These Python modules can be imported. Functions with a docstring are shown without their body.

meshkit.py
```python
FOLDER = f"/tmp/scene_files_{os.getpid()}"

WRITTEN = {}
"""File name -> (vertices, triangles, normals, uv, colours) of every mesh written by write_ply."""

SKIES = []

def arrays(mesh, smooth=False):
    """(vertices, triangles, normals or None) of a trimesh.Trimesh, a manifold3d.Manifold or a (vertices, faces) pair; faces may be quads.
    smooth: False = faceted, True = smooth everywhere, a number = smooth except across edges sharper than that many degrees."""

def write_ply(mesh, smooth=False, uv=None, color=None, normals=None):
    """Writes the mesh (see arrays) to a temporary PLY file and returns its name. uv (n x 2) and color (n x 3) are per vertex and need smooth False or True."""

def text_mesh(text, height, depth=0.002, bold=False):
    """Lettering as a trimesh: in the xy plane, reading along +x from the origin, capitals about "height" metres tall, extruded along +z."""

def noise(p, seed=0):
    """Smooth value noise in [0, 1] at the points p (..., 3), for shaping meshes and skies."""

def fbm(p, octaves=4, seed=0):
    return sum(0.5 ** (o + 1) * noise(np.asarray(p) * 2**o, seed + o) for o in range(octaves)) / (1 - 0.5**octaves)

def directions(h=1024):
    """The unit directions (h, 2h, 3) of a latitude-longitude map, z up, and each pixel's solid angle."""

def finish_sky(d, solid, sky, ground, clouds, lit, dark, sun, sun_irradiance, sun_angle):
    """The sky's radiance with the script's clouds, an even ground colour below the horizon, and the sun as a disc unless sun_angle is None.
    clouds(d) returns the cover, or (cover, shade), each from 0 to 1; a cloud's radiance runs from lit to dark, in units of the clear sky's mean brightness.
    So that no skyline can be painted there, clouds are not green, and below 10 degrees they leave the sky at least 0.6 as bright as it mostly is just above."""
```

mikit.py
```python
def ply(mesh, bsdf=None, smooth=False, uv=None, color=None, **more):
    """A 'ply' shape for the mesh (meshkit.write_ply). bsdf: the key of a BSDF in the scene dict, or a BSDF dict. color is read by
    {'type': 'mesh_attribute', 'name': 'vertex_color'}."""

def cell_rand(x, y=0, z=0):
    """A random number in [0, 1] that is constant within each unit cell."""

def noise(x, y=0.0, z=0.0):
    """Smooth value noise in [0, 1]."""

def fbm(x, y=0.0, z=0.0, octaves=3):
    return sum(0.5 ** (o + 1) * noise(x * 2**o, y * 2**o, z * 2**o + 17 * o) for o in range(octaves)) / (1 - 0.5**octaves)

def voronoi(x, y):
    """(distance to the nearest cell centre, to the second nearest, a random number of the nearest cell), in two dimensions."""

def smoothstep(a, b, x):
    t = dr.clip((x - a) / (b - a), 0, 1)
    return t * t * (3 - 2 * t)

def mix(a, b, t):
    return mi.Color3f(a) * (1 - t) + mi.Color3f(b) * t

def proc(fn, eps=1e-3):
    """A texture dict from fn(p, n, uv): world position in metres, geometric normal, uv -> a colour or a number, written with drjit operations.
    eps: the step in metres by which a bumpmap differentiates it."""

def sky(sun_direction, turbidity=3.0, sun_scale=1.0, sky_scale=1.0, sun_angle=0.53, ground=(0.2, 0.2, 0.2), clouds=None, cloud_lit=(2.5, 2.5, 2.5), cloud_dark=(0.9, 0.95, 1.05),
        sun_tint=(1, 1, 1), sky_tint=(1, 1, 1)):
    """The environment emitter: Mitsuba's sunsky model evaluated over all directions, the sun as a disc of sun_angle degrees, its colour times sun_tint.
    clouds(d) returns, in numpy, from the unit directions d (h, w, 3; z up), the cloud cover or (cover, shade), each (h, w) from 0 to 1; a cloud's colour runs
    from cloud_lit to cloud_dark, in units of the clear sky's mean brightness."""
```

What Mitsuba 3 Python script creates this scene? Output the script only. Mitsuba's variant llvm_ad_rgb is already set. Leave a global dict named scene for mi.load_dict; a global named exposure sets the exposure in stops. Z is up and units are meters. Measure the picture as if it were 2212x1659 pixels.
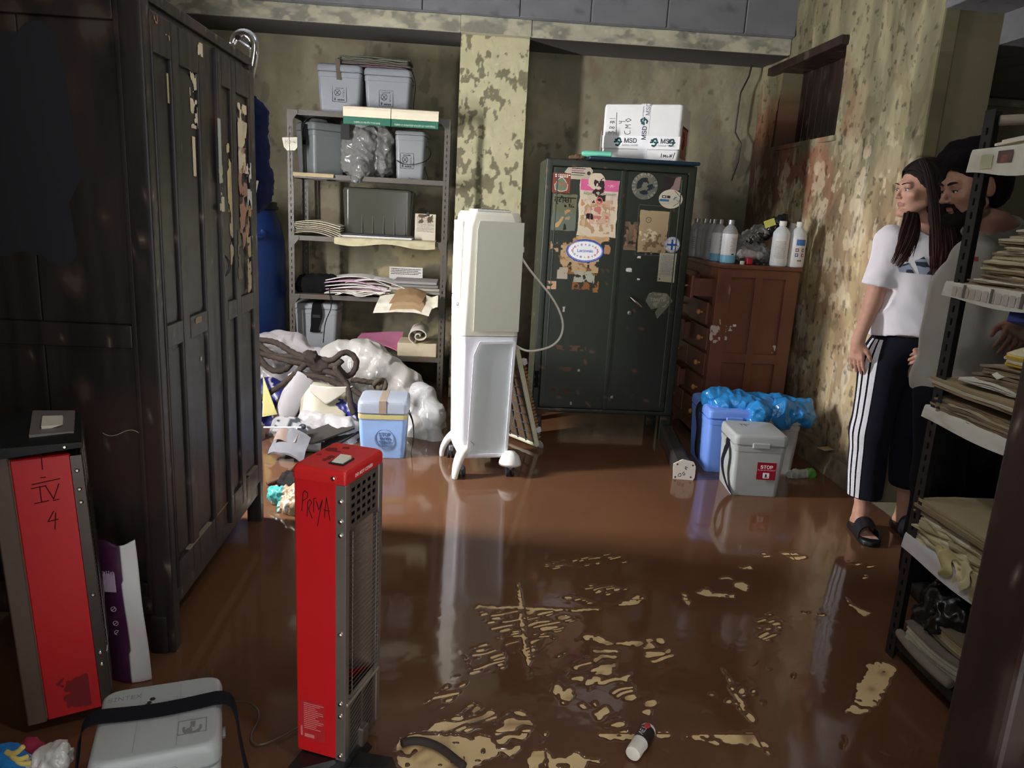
import math, random
import numpy as np
import trimesh
import shapely
import shapely.geometry as sg
import drjit as dr
import mitsuba as mi
import mikit, meshkit
from mikit import proc, noise, fbm, voronoi, cell_rand, smoothstep, mix

T = mi.ScalarTransform4f
scene, labels = {}, {}
random.seed(7)
RNG = np.random.RandomState(11)
exposure = 2.45


def C(r, g, b):
    """sRGB 0..255 to linear."""
    c = np.array([r, g, b], float) / 255
    return tuple(float(x) for x in np.where(c < 0.04045, c / 12.92, ((c + 0.055) / 1.055) ** 2.4))


# ---------------------------------------------------------------- camera
CAM_P, CAM_R, CAM_Y = math.radians(13.1), math.radians(3.16), math.radians(4.03)
_f = np.array([math.sin(CAM_Y) * math.cos(CAM_P), math.cos(CAM_Y) * math.cos(CAM_P), -math.sin(CAM_P)])
_r = np.cross(_f, [0, 0, 1]); _r /= np.linalg.norm(_r)
_u = np.cross(_r, _f)
_up = -_r * math.sin(CAM_R) + _u * math.cos(CAM_R)
EYE = np.array([0, 0, 1.42])
scene['camera'] = {'type': 'perspective', 'fov_axis': 'x', 'fov': math.degrees(2 * math.atan(1106 / 1620)), 'near_clip': 0.05,
                   'to_world': T().look_at(origin=EYE.tolist(), target=(EYE + _f).tolist(), up=_up.tolist())}

# ---------------------------------------------------------------- lights
# daylight of the open window in the left wall, just behind the wardrobe
SIDE_WINDOW = (3.24, 3.46, 1.05, 2.0)         # y0, y1, z0, z1 at x = -1.98
SIDE_RADIANCE = (44.0, 43.5, 44.5)
# ceiling lamp in front of and above the doorway in which the photographer stands
LAMP_POS, LAMP_R, LAMP_RADIANCE = (0.34, 1.12, 2.34), 0.075, (21.0, 21.1, 21.1)
LAMP2_POS, LAMP2_R, LAMP2_RADIANCE = (0.1, 3.1, 2.80), 0.10, (5.2, 5.3, 5.4)  # added fill lamp, unseen, evens out the light deeper in the room
# daylight of the doorway behind the photographer
DOOR_LIGHT = (-1.1, 1.1, 0.05, 2.2)           # x0, x1, z0, z1 at y = -0.75
DOOR_RADIANCE = (0.5, 0.51, 0.53)

# ---------------------------------------------------------------- mesh helpers
def cat(*ms):
    ms = [m for m in (ms[0] if len(ms) == 1 and isinstance(ms[0], (list, tuple)) else ms)]
    return trimesh.util.concatenate(ms)


def TM(v, f):
    return trimesh.Trimesh(np.asarray(v, float), np.asarray(f, int), process=False)


def hull(pts):
    return trimesh.convex.convex_hull(np.asarray(pts, float))


GRID = None      # cell sizes (x, y, z) of boxes whose weathered colour needs vertices


def gridbox(lo, hi, b):
    """A box with rounded edges whose faces are grids of cells no larger than GRID."""
    ax = []
    for k in range(3):
        n = max(1, int(math.ceil((hi[k] - lo[k] - 2 * b) / GRID[k])))
        m = np.linspace(lo[k] + b, hi[k] - b, n + 1)
        ax.append(np.r_[lo[k], m, hi[k]] if b > 0 else m)
    vs, fs, o = [], [], 0
    for k in range(3):
        i, j = (k + 1) % 3, (k + 2) % 3
        A, B = np.meshgrid(ax[i], ax[j], indexing='ij')
        na, nb = A.shape
        I, J = np.meshgrid(np.arange(na - 1), np.arange(nb - 1), indexing='ij')
        q = np.stack([I * nb + J, (I + 1) * nb + J, (I + 1) * nb + J + 1, I * nb + J + 1], -1).reshape(-1, 4)
        for side in (0, 1):
            v = np.zeros((na * nb, 3)); v[:, i], v[:, j], v[:, k] = A.ravel(), B.ravel(), (lo, hi)[side][k]
            qq = q if side else q[:, ::-1]
            vs.append(v); fs.append(np.vstack([qq[:, [0, 1, 2]], qq[:, [0, 2, 3]]]) + o); o += len(v)
    v, f = np.vstack(vs), np.vstack(fs)
    if b > 0:
        q = np.clip(v, np.array(lo) + b, np.array(hi) - b)
        d = v - q
        v = q + d * (b / np.maximum(np.linalg.norm(d, axis=1, keepdims=True), 1e-9))
        key = np.round(v * 1e5).astype(np.int64)
        _, first, inv = np.unique(key, axis=0, return_index=True, return_inverse=True)
        v, f = v[first], inv.ravel()[f]
        f = f[(f[:, 0] != f[:, 1]) & (f[:, 1] != f[:, 2]) & (f[:, 0] != f[:, 2])]
    return TM(v, f)


def box(x0, x1, y0, y1, z0, z1, b=0.0):
    """A box with bevelled edges."""
    x0, x1 = min(x0, x1), max(x0, x1); y0, y1 = min(y0, y1), max(y0, y1); z0, z1 = min(z0, z1), max(z0, z1)
    b = min(b, 0.45 * min(x1 - x0, y1 - y0, z1 - z0))
    if GRID:
        return gridbox((x0, y0, z0), (x1, y1, z1), b)
    if b <= 0:
        m = trimesh.creation.box((x1 - x0, y1 - y0, z1 - z0)); m.apply_translation([(x0 + x1) / 2, (y0 + y1) / 2, (z0 + z1) / 2]); return m
    pts = []
    for x, sx in ((x0, 1), (x1, -1)):
        for y, sy in ((y0, 1), (y1, -1)):
            for z, sz in ((z0, 1), (z1, -1)):
                pts += [(x + sx * b, y + sy * b, z), (x + sx * b, y, z + sz * b), (x, y + sy * b, z + sz * b)]
    return hull(pts)


def frame(o, x, y):
    """4x4: local x and y along the given directions (made orthonormal), origin o."""
    x = np.asarray(x, float); x = x / np.linalg.norm(x)
    y = np.asarray(y, float); y = y - x * (x @ y); y /= np.linalg.norm(y)
    m = np.eye(4); m[:3, 0], m[:3, 1], m[:3, 2], m[:3, 3] = x, y, np.cross(x, y), o
    return m


def mat(loc=(0, 0, 0), rz=0, rx=0, ry=0, s=1):
    """Placement: scale, then rotations about x, y, z in degrees, then loc."""
    e = trimesh.transformations.euler_matrix(math.radians(rx), math.radians(ry), math.radians(rz), 'sxyz')
    e[:3, :3] *= s
    e[:3, 3] = loc
    return e


def tf(m, M):
    m = m.copy(); m.apply_transform(M); return m


def spline(pts, n):
    from scipy.interpolate import CubicSpline
    p = np.asarray(pts, float)
    t = np.r_[0, np.cumsum(np.linalg.norm(np.diff(p, axis=0), axis=1) + 1e-9)]
    return CubicSpline(t, p)(np.linspace(0, t[-1], n))


def tube(pts, r, n=8, seg=None, lobes=0, twist=0, depth=0.15, flat=None):
    """A tube along pts (a smooth curve if seg is given) with capped ends; lobes/twist make rope strands; flat=(a,b) gives an oval section."""
    p = np.asarray(pts, float) if seg is None else spline(pts, seg)
    k = len(p)
    r = np.broadcast_to(np.asarray(r, float), (k,)) if np.ndim(r) == 0 or len(np.atleast_1d(r)) == k else np.interp(np.linspace(0, 1, k), np.linspace(0, 1, len(r)), r)
    t = np.gradient(p, axis=0); t /= np.linalg.norm(t, axis=1, keepdims=True) + 1e-12
    a = np.zeros_like(p)
    a0 = np.cross(t[0], [0, 0, 1.0] if abs(t[0][2]) < 0.9 else [1.0, 0, 0]); a[0] = a0 / np.linalg.norm(a0)
    for i in range(1, k):
        v = a[i - 1] - t[i] * (a[i - 1] @ t[i]); a[i] = v / (np.linalg.norm(v) + 1e-12)
    b = np.cross(t, a)
    ang = np.arange(n) * 2 * np.pi / n
    s = np.r_[0, np.cumsum(np.linalg.norm(np.diff(p, axis=0), axis=1))]
    rr = r[:, None] * np.ones(n)
    if lobes:
        rr = rr * (1 - depth + depth * np.abs(np.cos(lobes / 2 * ang[None] + twist * s[:, None])))
    ca, sa = np.cos(ang)[None, :, None], np.sin(ang)[None, :, None]
    fa, fb = flat or (1, 1)
    v = p[:, None] + rr[:, :, None] * (fa * ca * a[:, None] + fb * sa * b[:, None])
    i, j = np.meshgrid(np.arange(k - 1), np.arange(n), indexing='ij')
    q = np.stack([i * n + j, i * n + (j + 1) % n, (i + 1) * n + (j + 1) % n, (i + 1) * n + j], -1).reshape(-1, 4)
    f = np.vstack([q[:, [0, 1, 2]], q[:, [0, 2, 3]]])
    v = np.vstack([v.reshape(-1, 3), p[:1], p[-1:]])
    j = np.arange(n)
    f = np.vstack([f, np.stack([(j + 1) % n, j, j * 0 + k * n], 1), np.stack([(k - 1) * n + j, (k - 1) * n + (j + 1) % n, j * 0 + k * n + 1], 1)])
    return TM(v, f)


def cyl(p0, p1, r, n=16, r1=None):
    return tube([p0, p1], [r, r if r1 is None else r1], n)


def lathe(prof, n=28):
    """prof: (r, z) pairs from bottom to top, turned about z."""
    p = np.asarray(prof, float)
    ang = np.arange(n) * 2 * np.pi / n
    v = np.stack([p[:, None, 0] * np.cos(ang), p[:, None, 0] * np.sin(ang), p[:, None, 1] + 0 * ang], -1)
    k = len(p)
    i, j = np.meshgrid(np.arange(k - 1), np.arange(n), indexing='ij')
    q = np.stack([i * n + j, i * n + (j + 1) % n, (i + 1) * n + (j + 1) % n, (i + 1) * n + j], -1).reshape(-1, 4)
    f = np.vstack([q[:, [0, 1, 2]], q[:, [0, 2, 3]]])
    j = np.arange(n)
    v = np.vstack([v.reshape(-1, 3), [[0, 0, p[0, 1]], [0, 0, p[-1, 1]]]])
    f = np.vstack([f, np.stack([(j + 1) % n, j, j * 0 + k * n], 1), np.stack([(k - 1) * n + j, (k - 1) * n + (j + 1) % n, j * 0 + k * n + 1], 1)])
    return TM(v, f)


def loft(secs, c=5):
    """Rounded rectangles stacked along z: (z, width x, depth y, corner radius[, cx, cy])."""
    ring = []
    for s in secs:
        z, w, d, r = s[:4]; cx, cy = (s[4], s[5]) if len(s) > 4 else (0, 0)
        r = min(r, w / 2 - 1e-4, d / 2 - 1e-4)
        pts = []
        for qx, qy, a0 in ((1, 1, 0), (-1, 1, 90), (-1, -1, 180), (1, -1, 270)):
            for k in range(c):
                a = math.radians(a0 + 90 * k / (c - 1))
                pts.append((cx + qx * (w / 2 - r) + r * math.cos(a), cy + qy * (d / 2 - r) + r * math.sin(a), z))
        ring.append(pts)
    v = np.array(ring); k, n = v.shape[:2]
    i, j = np.meshgrid(np.arange(k - 1), np.arange(n), indexing='ij')
    q = np.stack([i * n + j, i * n + (j + 1) % n, (i + 1) * n + (j + 1) % n, (i + 1) * n + j], -1).reshape(-1, 4)
    f = np.vstack([q[:, [0, 1, 2]], q[:, [0, 2, 3]]])
    j = np.arange(n)
    vv = np.vstack([v.reshape(-1, 3), v[0].mean(0)[None], v[-1].mean(0)[None]])
    f = np.vstack([f, np.stack([(j + 1) % n, j, j * 0 + k * n], 1), np.stack([(k - 1) * n + j, (k - 1) * n + (j + 1) % n, j * 0 + k * n + 1], 1)])
    return TM(vv, f)


def extr(poly, h):
    """Extrude a shapely polygon or a list of points along +z."""
    g = poly if hasattr(poly, 'geom_type') else sg.Polygon(poly)
    g = g.buffer(0)
    gs = [x for x in getattr(g, 'geoms', [g]) if x.geom_type == 'Polygon' and x.area > 1e-10]
    return cat([trimesh.creation.extrude_polygon(x, h, engine='earcut') for x in gs])


def strokes(lines, w, h=0.0006):
    """Pen strokes: a list of polylines, drawn w wide, as thin raised lettering."""
    return extr(shapely.union_all([sg.LineString(l).buffer(w / 2, quad_segs=3) for l in lines]), h)


def ragged(w, h, amp, seed, n=9, cut=()):
    """A torn-edged rectangle centred on the origin."""
    r = np.random.RandomState(seed)
    pts = []
    for (a, b) in (((-w / 2, -h / 2), (w / 2, -h / 2)), ((w / 2, -h / 2), (w / 2, h / 2)), ((w / 2, h / 2), (-w / 2, h / 2)), ((-w / 2, h / 2), (-w / 2, -h / 2))):
        for t in np.linspace(0, 1, n)[:-1]:
            pts.append((a[0] + (b[0] - a[0]) * t + r.uniform(-amp, amp), a[1] + (b[1] - a[1]) * t + r.uniform(-amp, amp)))
    return sg.Polygon(pts).buffer(0)


def torn(w, h, keep, seed, freq=18.0, n=60):
    """A patch left over from a torn sticker: cells of the w x h sheet where noise lies under keep."""
    xs, ys = np.linspace(-w / 2, w / 2, n), np.linspace(-h / 2, h / 2, max(10, int(n * h / w)))
    X, Y = np.meshgrid((xs[1:] + xs[:-1]) / 2, (ys[1:] + ys[:-1]) / 2)
    e = np.maximum(np.abs(X) / (w / 2), np.abs(Y) / (h / 2))
    v = meshkit.fbm(np.stack([X * freq, Y * freq, X * 0 + seed], -1), 3, seed) + 0.25 * np.clip(e - 0.7, 0, 1)
    dx, dy = xs[1] - xs[0], ys[1] - ys[0]
    on = v < keep
    g = shapely.union_all(shapely.box(X[on] - dx * .51, Y[on] - dy * .51, X[on] + dx * .51, Y[on] + dy * .51))
    return g.buffer(dx * .6).buffer(-dx * .6)


def ellipse(rx, ry, n=40):
    a = np.arange(n) * 2 * np.pi / n
    return sg.Polygon(np.stack([rx * np.cos(a), ry * np.sin(a)], 1))


def ridged(p, octaves=3, seed=0):
    out, w = 0, 0
    for o in range(octaves):
        out = out + 0.5 ** o * (1 - np.abs(2 * meshkit.noise(np.asarray(p) * 2 ** o, seed + o * 7) - 1)); w += 0.5 ** o
    return out / w


def sheet(fn, nu, nv, thick=0.0):
    """A grid sheet fn(u, v) -> (x, y, z) arrays; with thickness it is closed."""
    u, v = np.meshgrid(np.linspace(0, 1, nu), np.linspace(0, 1, nv), indexing='ij')
    p = np.stack(np.broadcast_arrays(*fn(u, v)), -1).reshape(-1, 3)
    i, j = np.meshgrid(np.arange(nu - 1), np.arange(nv - 1), indexing='ij')
    q = np.stack([i * nv + j, (i + 1) * nv + j, (i + 1) * nv + j + 1, i * nv + j + 1], -1).reshape(-1, 4)
    f = np.vstack([q[:, [0, 1, 2]], q[:, [0, 2, 3]]])
    m = TM(p, f)
    if not thick:
        return m
    n = meshkit.arrays(m, True)[2]
    k = len(p)
    e = np.r_[[i * nv for i in range(nu)], [(nu - 1) * nv + j for j in range(1, nv)], [i * nv + nv - 1 for i in range(nu - 2, -1, -1)], [j for j in range(nv - 2, 0, -1)]]
    e2 = np.roll(e, -1)
    side = np.vstack([np.stack([e, e + k, e2], 1), np.stack([e2, e + k, e2 + k], 1)])
    return TM(np.vstack([p, p - n * thick]), np.vstack([f, f[:, ::-1] + k, side]))


def nets(fn, lo, hi, h):
    """Naive surface nets: the zero surface of fn(points) on a grid of step h."""
    lo, hi = np.asarray(lo, float), np.asarray(hi, float)
    n = np.ceil((hi - lo) / h).astype(int) + 1
    ax = [lo[k] + h * np.arange(n[k]) for k in range(3)]
    P = np.stack(np.meshgrid(*ax, indexing='ij'), -1).astype(np.float32)
    V = np.empty(P.shape[:3], np.float32)
    B = 8                                    # blocks far from the surface keep the value of their centre
    nb = [-(-int(x) // B) for x in n]
    ctr = np.stack(np.meshgrid(*[lo[k] + h * (np.arange(nb[k]) * B + (B - 1) / 2) for k in range(3)], indexing='ij'), -1)
    dc = fn(ctr.reshape(-1, 3).astype(np.float32)).reshape(nb)
    V[:] = np.repeat(np.repeat(np.repeat(dc, B, 0), B, 1), B, 2)[:n[0], :n[1], :n[2]]
    near = np.repeat(np.repeat(np.repeat(np.abs(dc) < B * h * 1.6 + .02, B, 0), B, 1), B, 2)[:n[0], :n[1], :n[2]]
    V[near] = fn(P[near])
    S = V < 0
    cs = np.zeros(tuple(n - 1), int)
    for a in range(2):
        for b in range(2):
            for c in range(2):
                cs += S[a:n[0] - 1 + a, b:n[1] - 1 + b, c:n[2] - 1 + c]
    act = (cs > 0) & (cs < 8)
    idx = np.argwhere(act)
    number = -np.ones(act.shape, int); number[act] = np.arange(len(idx))
    tot, cnt = np.zeros((len(idx), 3)), np.zeros(len(idx))
    corner = [(a, b, c) for a in range(2) for b in range(2) for c in range(2)]
    for ca in corner:
        for k in range(3):
            if ca[k] == 0:
                cb = list(ca); cb[k] = 1
                ia, ib = idx + ca, idx + cb
                va, vb = V[tuple(ia.T)].astype(float), V[tuple(ib.T)].astype(float)
                x = (va < 0) != (vb < 0)
                t = np.where(x, va / np.where(x, va - vb, 1), 0)
                p = np.array(ca)[None] + 0.0 * idx; p[:, k] = t
                tot[x] += (idx + p)[x]; cnt[x] += 1
    verts = lo + h * tot / cnt[:, None]
    faces = []
    for k in range(3):
        o = [(1, 2), (2, 0), (0, 1)][k]
        sl0, sl1 = [slice(None)] * 3, [slice(None)] * 3
        sl0[k], sl1[k] = slice(0, -1), slice(1, None)
        x = S[tuple(sl0)] != S[tuple(sl1)]
        e = np.argwhere(x)
        e = e[(e[:, o[0]] > 0) & (e[:, o[1]] > 0) & (e[:, o[0]] < n[o[0]] - 1) & (e[:, o[1]] < n[o[1]] - 1)]
        d0, d1 = np.zeros(3, int), np.zeros(3, int); d0[o[0]] = 1; d1[o[1]] = 1
        q = np.stack([number[tuple((e - d0 - d1).T)], number[tuple((e - d1).T)], number[tuple(e.T)], number[tuple((e - d0).T)]], 1)
        s = S[tuple(e.T)]
        q = np.where(s[:, None], q, q[:, ::-1])
        faces += [q[:, [0, 1, 2]], q[:, [0, 2, 3]]]
    return TM(verts, np.vstack(faces))


def d_cone(P, a, b, ra, rb):
    a, b = np.asarray(a, np.float32), np.asarray(b, np.float32)
    ab = b - a
    t = np.clip((P - a) @ ab / max(float(ab @ ab), 1e-9), 0, 1)
    return np.linalg.norm(P - a - t[:, None] * ab, axis=1) - (ra + (rb - ra) * t)


def d_ell(P, c, r, R=None):
    q = P - np.asarray(c, np.float32)
    if R is not None:
        q = q @ np.asarray(R, np.float32)
    r = np.asarray(r, np.float32)
    k0 = np.linalg.norm(q / r, axis=1); k1 = np.linalg.norm(q / (r * r), axis=1)
    return k0 * (k0 - 1) / np.maximum(k1, 1e-6)


def smin(a, b, k):
    h = np.maximum(k - np.abs(a - b), 0) / k
    return np.minimum(a, b) - h * h * k * 0.25


def relax(m, times=2, w=.5):
    from scipy.sparse import coo_matrix
    e = m.edges_unique; n = len(m.vertices)
    i, j = np.r_[e[:, 0], e[:, 1]], np.r_[e[:, 1], e[:, 0]]
    A = coo_matrix((np.ones(len(i)), (i, j)), (n, n)).tocsr()
    d = np.maximum(np.asarray(A.sum(1)), 1)
    v = np.array(m.vertices)
    for _ in range(times):
        v = v + w * (A @ v / d - v)
    return TM(v, m.faces)


def organic(prims, h, k=0.03, pad=0.03, mod=None):
    """One continuous surface around round cones ('c', a, b, ra, rb[, k]) and ellipsoids ('e', centre, radii[, R, k]); smooth union of width k."""
    lo, hi = np.full(3, 1e9), np.full(3, -1e9)
    for p in prims:
        if p[0] == 'c':
            for q, r in ((p[1], p[3]), (p[2], p[4])):
                lo = np.minimum(lo, np.asarray(q) - r); hi = np.maximum(hi, np.asarray(q) + r)
        else:
            lo = np.minimum(lo, np.asarray(p[1]) - max(p[2])); hi = np.maximum(hi, np.asarray(p[1]) + max(p[2]))

    def fn(P):
        d = np.full(len(P), 1e3, np.float32)
        for p in prims:
            if p[0] == 'c':
                e = d_cone(P, *p[1:5]); kk = p[5] if len(p) > 5 else k
            else:
                e = d_ell(P, p[1], p[2], p[3] if len(p) > 3 else None); kk = p[4] if len(p) > 4 else k
            d = smin(d, e, kk) if kk > 0 else -smin(-d, e, -kk)
        return mod(P, d) if mod else d

    m = nets(fn, lo - pad, hi + pad, h)
    m = relax(m)
    m.metadata['fn'] = fn
    return m


def reach(fn, o, d, t0, t1, n=26):
    """Distance along the directions d from the points o, between t0 (outside) and t1 (inside), to the surface fn = 0."""
    a, b = np.full(len(o), t0), np.full(len(o), t1)
    for _ in range(n):
        c = (a + b) / 2
        ins = fn((o + d * c[:, None]).astype(np.float32)) < 0
        b = np.where(ins, c, b); a = np.where(ins, a, c)
    return a


def lay_on(fn, poly, F, depth, size=.006, off=.002):
    """A flat shape laid on the surface fn = 0: the polygon, in the frame F, is thrown along -z of F."""
    out = []
    for g in getattr(poly, 'geoms', [poly]):
        v, f = trimesh.creation.triangulate_polygon(g, engine='earcut')
        v, f = trimesh.remesh.subdivide_to_size(np.c_[v, np.zeros(len(v))], f, size)
        m = trimesh.Trimesh(v, f, process=True)
        p = np.asarray(m.vertices) @ F[:3, :3].T + F[:3, 3]
        d = np.tile(-F[:3, 2], (len(p), 1))
        t = reach(fn, p, d, 0.0, depth)
        out.append(TM(p + d * (t - off)[:, None], m.faces))
    return cat(out)


def facets(v, size, seed):
    """Crumple: each random cell of the given size is a tilted plane; two nearest cells blend over a narrow crease."""
    from scipy.spatial import cKDTree
    r = np.random.RandomState(seed)
    lo, hi = v.min(0) - size, v.max(0) + size
    n = int(max(8, np.prod((hi - lo) / size) * 1.2))
    c = lo + (hi - lo) * r.rand(n, 3)
    g = r.normal(size=(n, 3)); g /= np.linalg.norm(g, axis=1, keepdims=True)
    d, i = cKDTree(c).query(v, 3)
    h = np.einsum('nkj,nkj->nk', g[i], v[:, None] - c[i]) / size
    w = np.exp(-(d - d[:, :1]) / (size * .06))
    return (h * w).sum(1) / w.sum(1)


def lump(prims, h, amp, freq, seed, k=0.06, octaves=3, zmin=None, small=.3):
    """A crumpled bag or cloth: an organic body whose skin is folded into facets of two sizes."""
    m = organic(prims, h, k)
    n = meshkit.arrays(m, True)[2]
    v = np.array(m.vertices)
    d = .40 * facets(v, .75 / freq, seed) + small * facets(v, .32 / freq, seed + 1)
    r = np.random.RandomState(seed + 3)
    for i in range(5):                        # long sharp folds in five directions
        q = np.linalg.qr(r.normal(size=(3, 3)))[0]
        f = freq * (1.0, 1.3, 1.8, 2.6, 3.6)[i]
        p = v @ q * np.array([1.0, .22, .22]) * f + r.uniform(0, 50, 3)
        p = p + .5 * (meshkit.noise(v * freq * 1.5 + i, seed)[:, None] - .5)
        d = d + (.34, .30, .24, .17, .12)[i] * ((1 - np.abs(2 * meshkit.noise(p, seed + i) - 1)) ** 2.2 - .35)
    v = v + n * (amp * d)[:, None]
    if zmin is not None:
        v[:, 2] = np.maximum(v[:, 2], zmin)
    return TM(v, m.faces)


# ---------------------------------------------------------------- things and parts
def numbered(name):
    """The first free key: name, name_001, ... within its holder."""
    if name not in _taken:
        _taken.add(name); return name
    i = 1
    while f'{name}_{i:03d}' in _taken:
        i += 1
    k = f'{name}_{i:03d}'; _taken.add(k); return k


_taken = set()
VC = {'matte', 'satin', 'gloss', 'metal', 'chrome', 'cloth', 'skin', 'film', 'foam', 'mud', 'wet'}


def nf(x, y, z, octaves=3, seed=0):
    return meshkit.fbm(np.stack(np.broadcast_arrays(x, y, z), -1), octaves, seed)


def ss(a, b, x):
    t = np.clip((x - a) / (b - a), 0, 1); return t * t * (3 - 2 * t)


def mx(a, b, t):
    return np.asarray(a) * (1 - np.asarray(t)[..., None]) + np.asarray(b) * np.asarray(t)[..., None]


# weathered materials: name -> (bsdf, colours from the vertices and the plain colour)
WEATHER = {}


def packed(c):
    """A colour in one exact number: six bits of each channel's square root."""
    q = np.clip(np.round(np.sqrt(np.asarray(c, float)) * 63), 0, 63)
    return q[0] * 4096 + q[1] * 64 + q[2]


# second tones that wear mixes into the plain colour, and ramps that replace it
TONES = [C(112, 98, 80), C(104, 70, 48), C(150, 132, 100)]
RAMPS = [
    [C(24, 19, 19), C(42, 34, 32), C(54, 38, 32), C(68, 60, 54), C(110, 100, 86)],      # 3 dark wood
    [C(80, 46, 34), C(104, 63, 46), C(116, 72, 53), C(168, 138, 120)],                     # 4 brown wood
    [C(238, 210, 156), C(218, 186, 132), C(160, 124, 86)],                                 # 5 tile
    [C(32, 21, 20), C(48, 33, 29), C(70, 58, 52), C(120, 106, 94)],                        # 6 door paint
    [C(122, 122, 124), C(102, 102, 104), C(72, 72, 72)],                                   # 7 slab
]


def unpack(p, n, uv):
    q = dr.floor(uv.x + 0.5)
    r = dr.floor(q / 4096); g = dr.floor((q - r * 4096) / 64); b = q - r * 4096 - g * 64
    c = mi.Color3f(r / 63, g / 63, b / 63); c = c * c
    k = dr.floor(uv.y + 1e-4); t = dr.clip(uv.y - k, 0, 1)
    tone = mi.Color3f(TONES[0])
    for i in (1, 2):
        tone = dr.select(k == i, mi.Color3f(TONES[i]), tone)
    c = c * (1 - t) + tone * t
    for i, ramp in enumerate(RAMPS):
        x = t * (len(ramp) - 1) / 0.98
        d = mi.Color3f(ramp[0])
        for j in range(1, len(ramp)):
            d = dr.lerp(d, mi.Color3f(ramp[j]), dr.clip(x - (j - 1), 0, 1))
        c = dr.select(k == 3 + i, d, c)
    return c


def put(key, mesh, m, col=None, smooth=30, M=None):
    if M is not None:
        mesh = tf(mesh, M)
    if m in WEATHER:
        m, fn = WEATHER[m]
        plain = col
        col = (lambda v: fn(v, plain))
    if m in VC:
        if smooth is not False and smooth is not True:
            mesh = trimesh.graph.smooth_shade(mesh, angle=math.radians(smooth), facet_minarea=None) if len(mesh.faces) < 30000 else mesh
            smooth = True
        v = np.asarray(mesh.vertices)
        c = col(v) if callable(col) else (np.asarray(col, float), 0, np.zeros(len(v)))
        if isinstance(c, tuple):
            uv = np.stack([np.full(len(v), packed(c[0]) if c[0] is not None else 0.0), c[1] + np.clip(c[2], 0, 0.98)], 1)
            scene[key] = mikit.ply(mesh, m, smooth=smooth, uv=uv)
        else:
            scene[key] = mikit.ply(mesh, m + '_varied', smooth=smooth, color=c)
            if m + '_varied' not in scene:
                scene[m + '_varied'] = two(pr(VCOL, **LOOKS[m]))
    else:
        scene[key] = mikit.ply(mesh, m, smooth=smooth)


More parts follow.
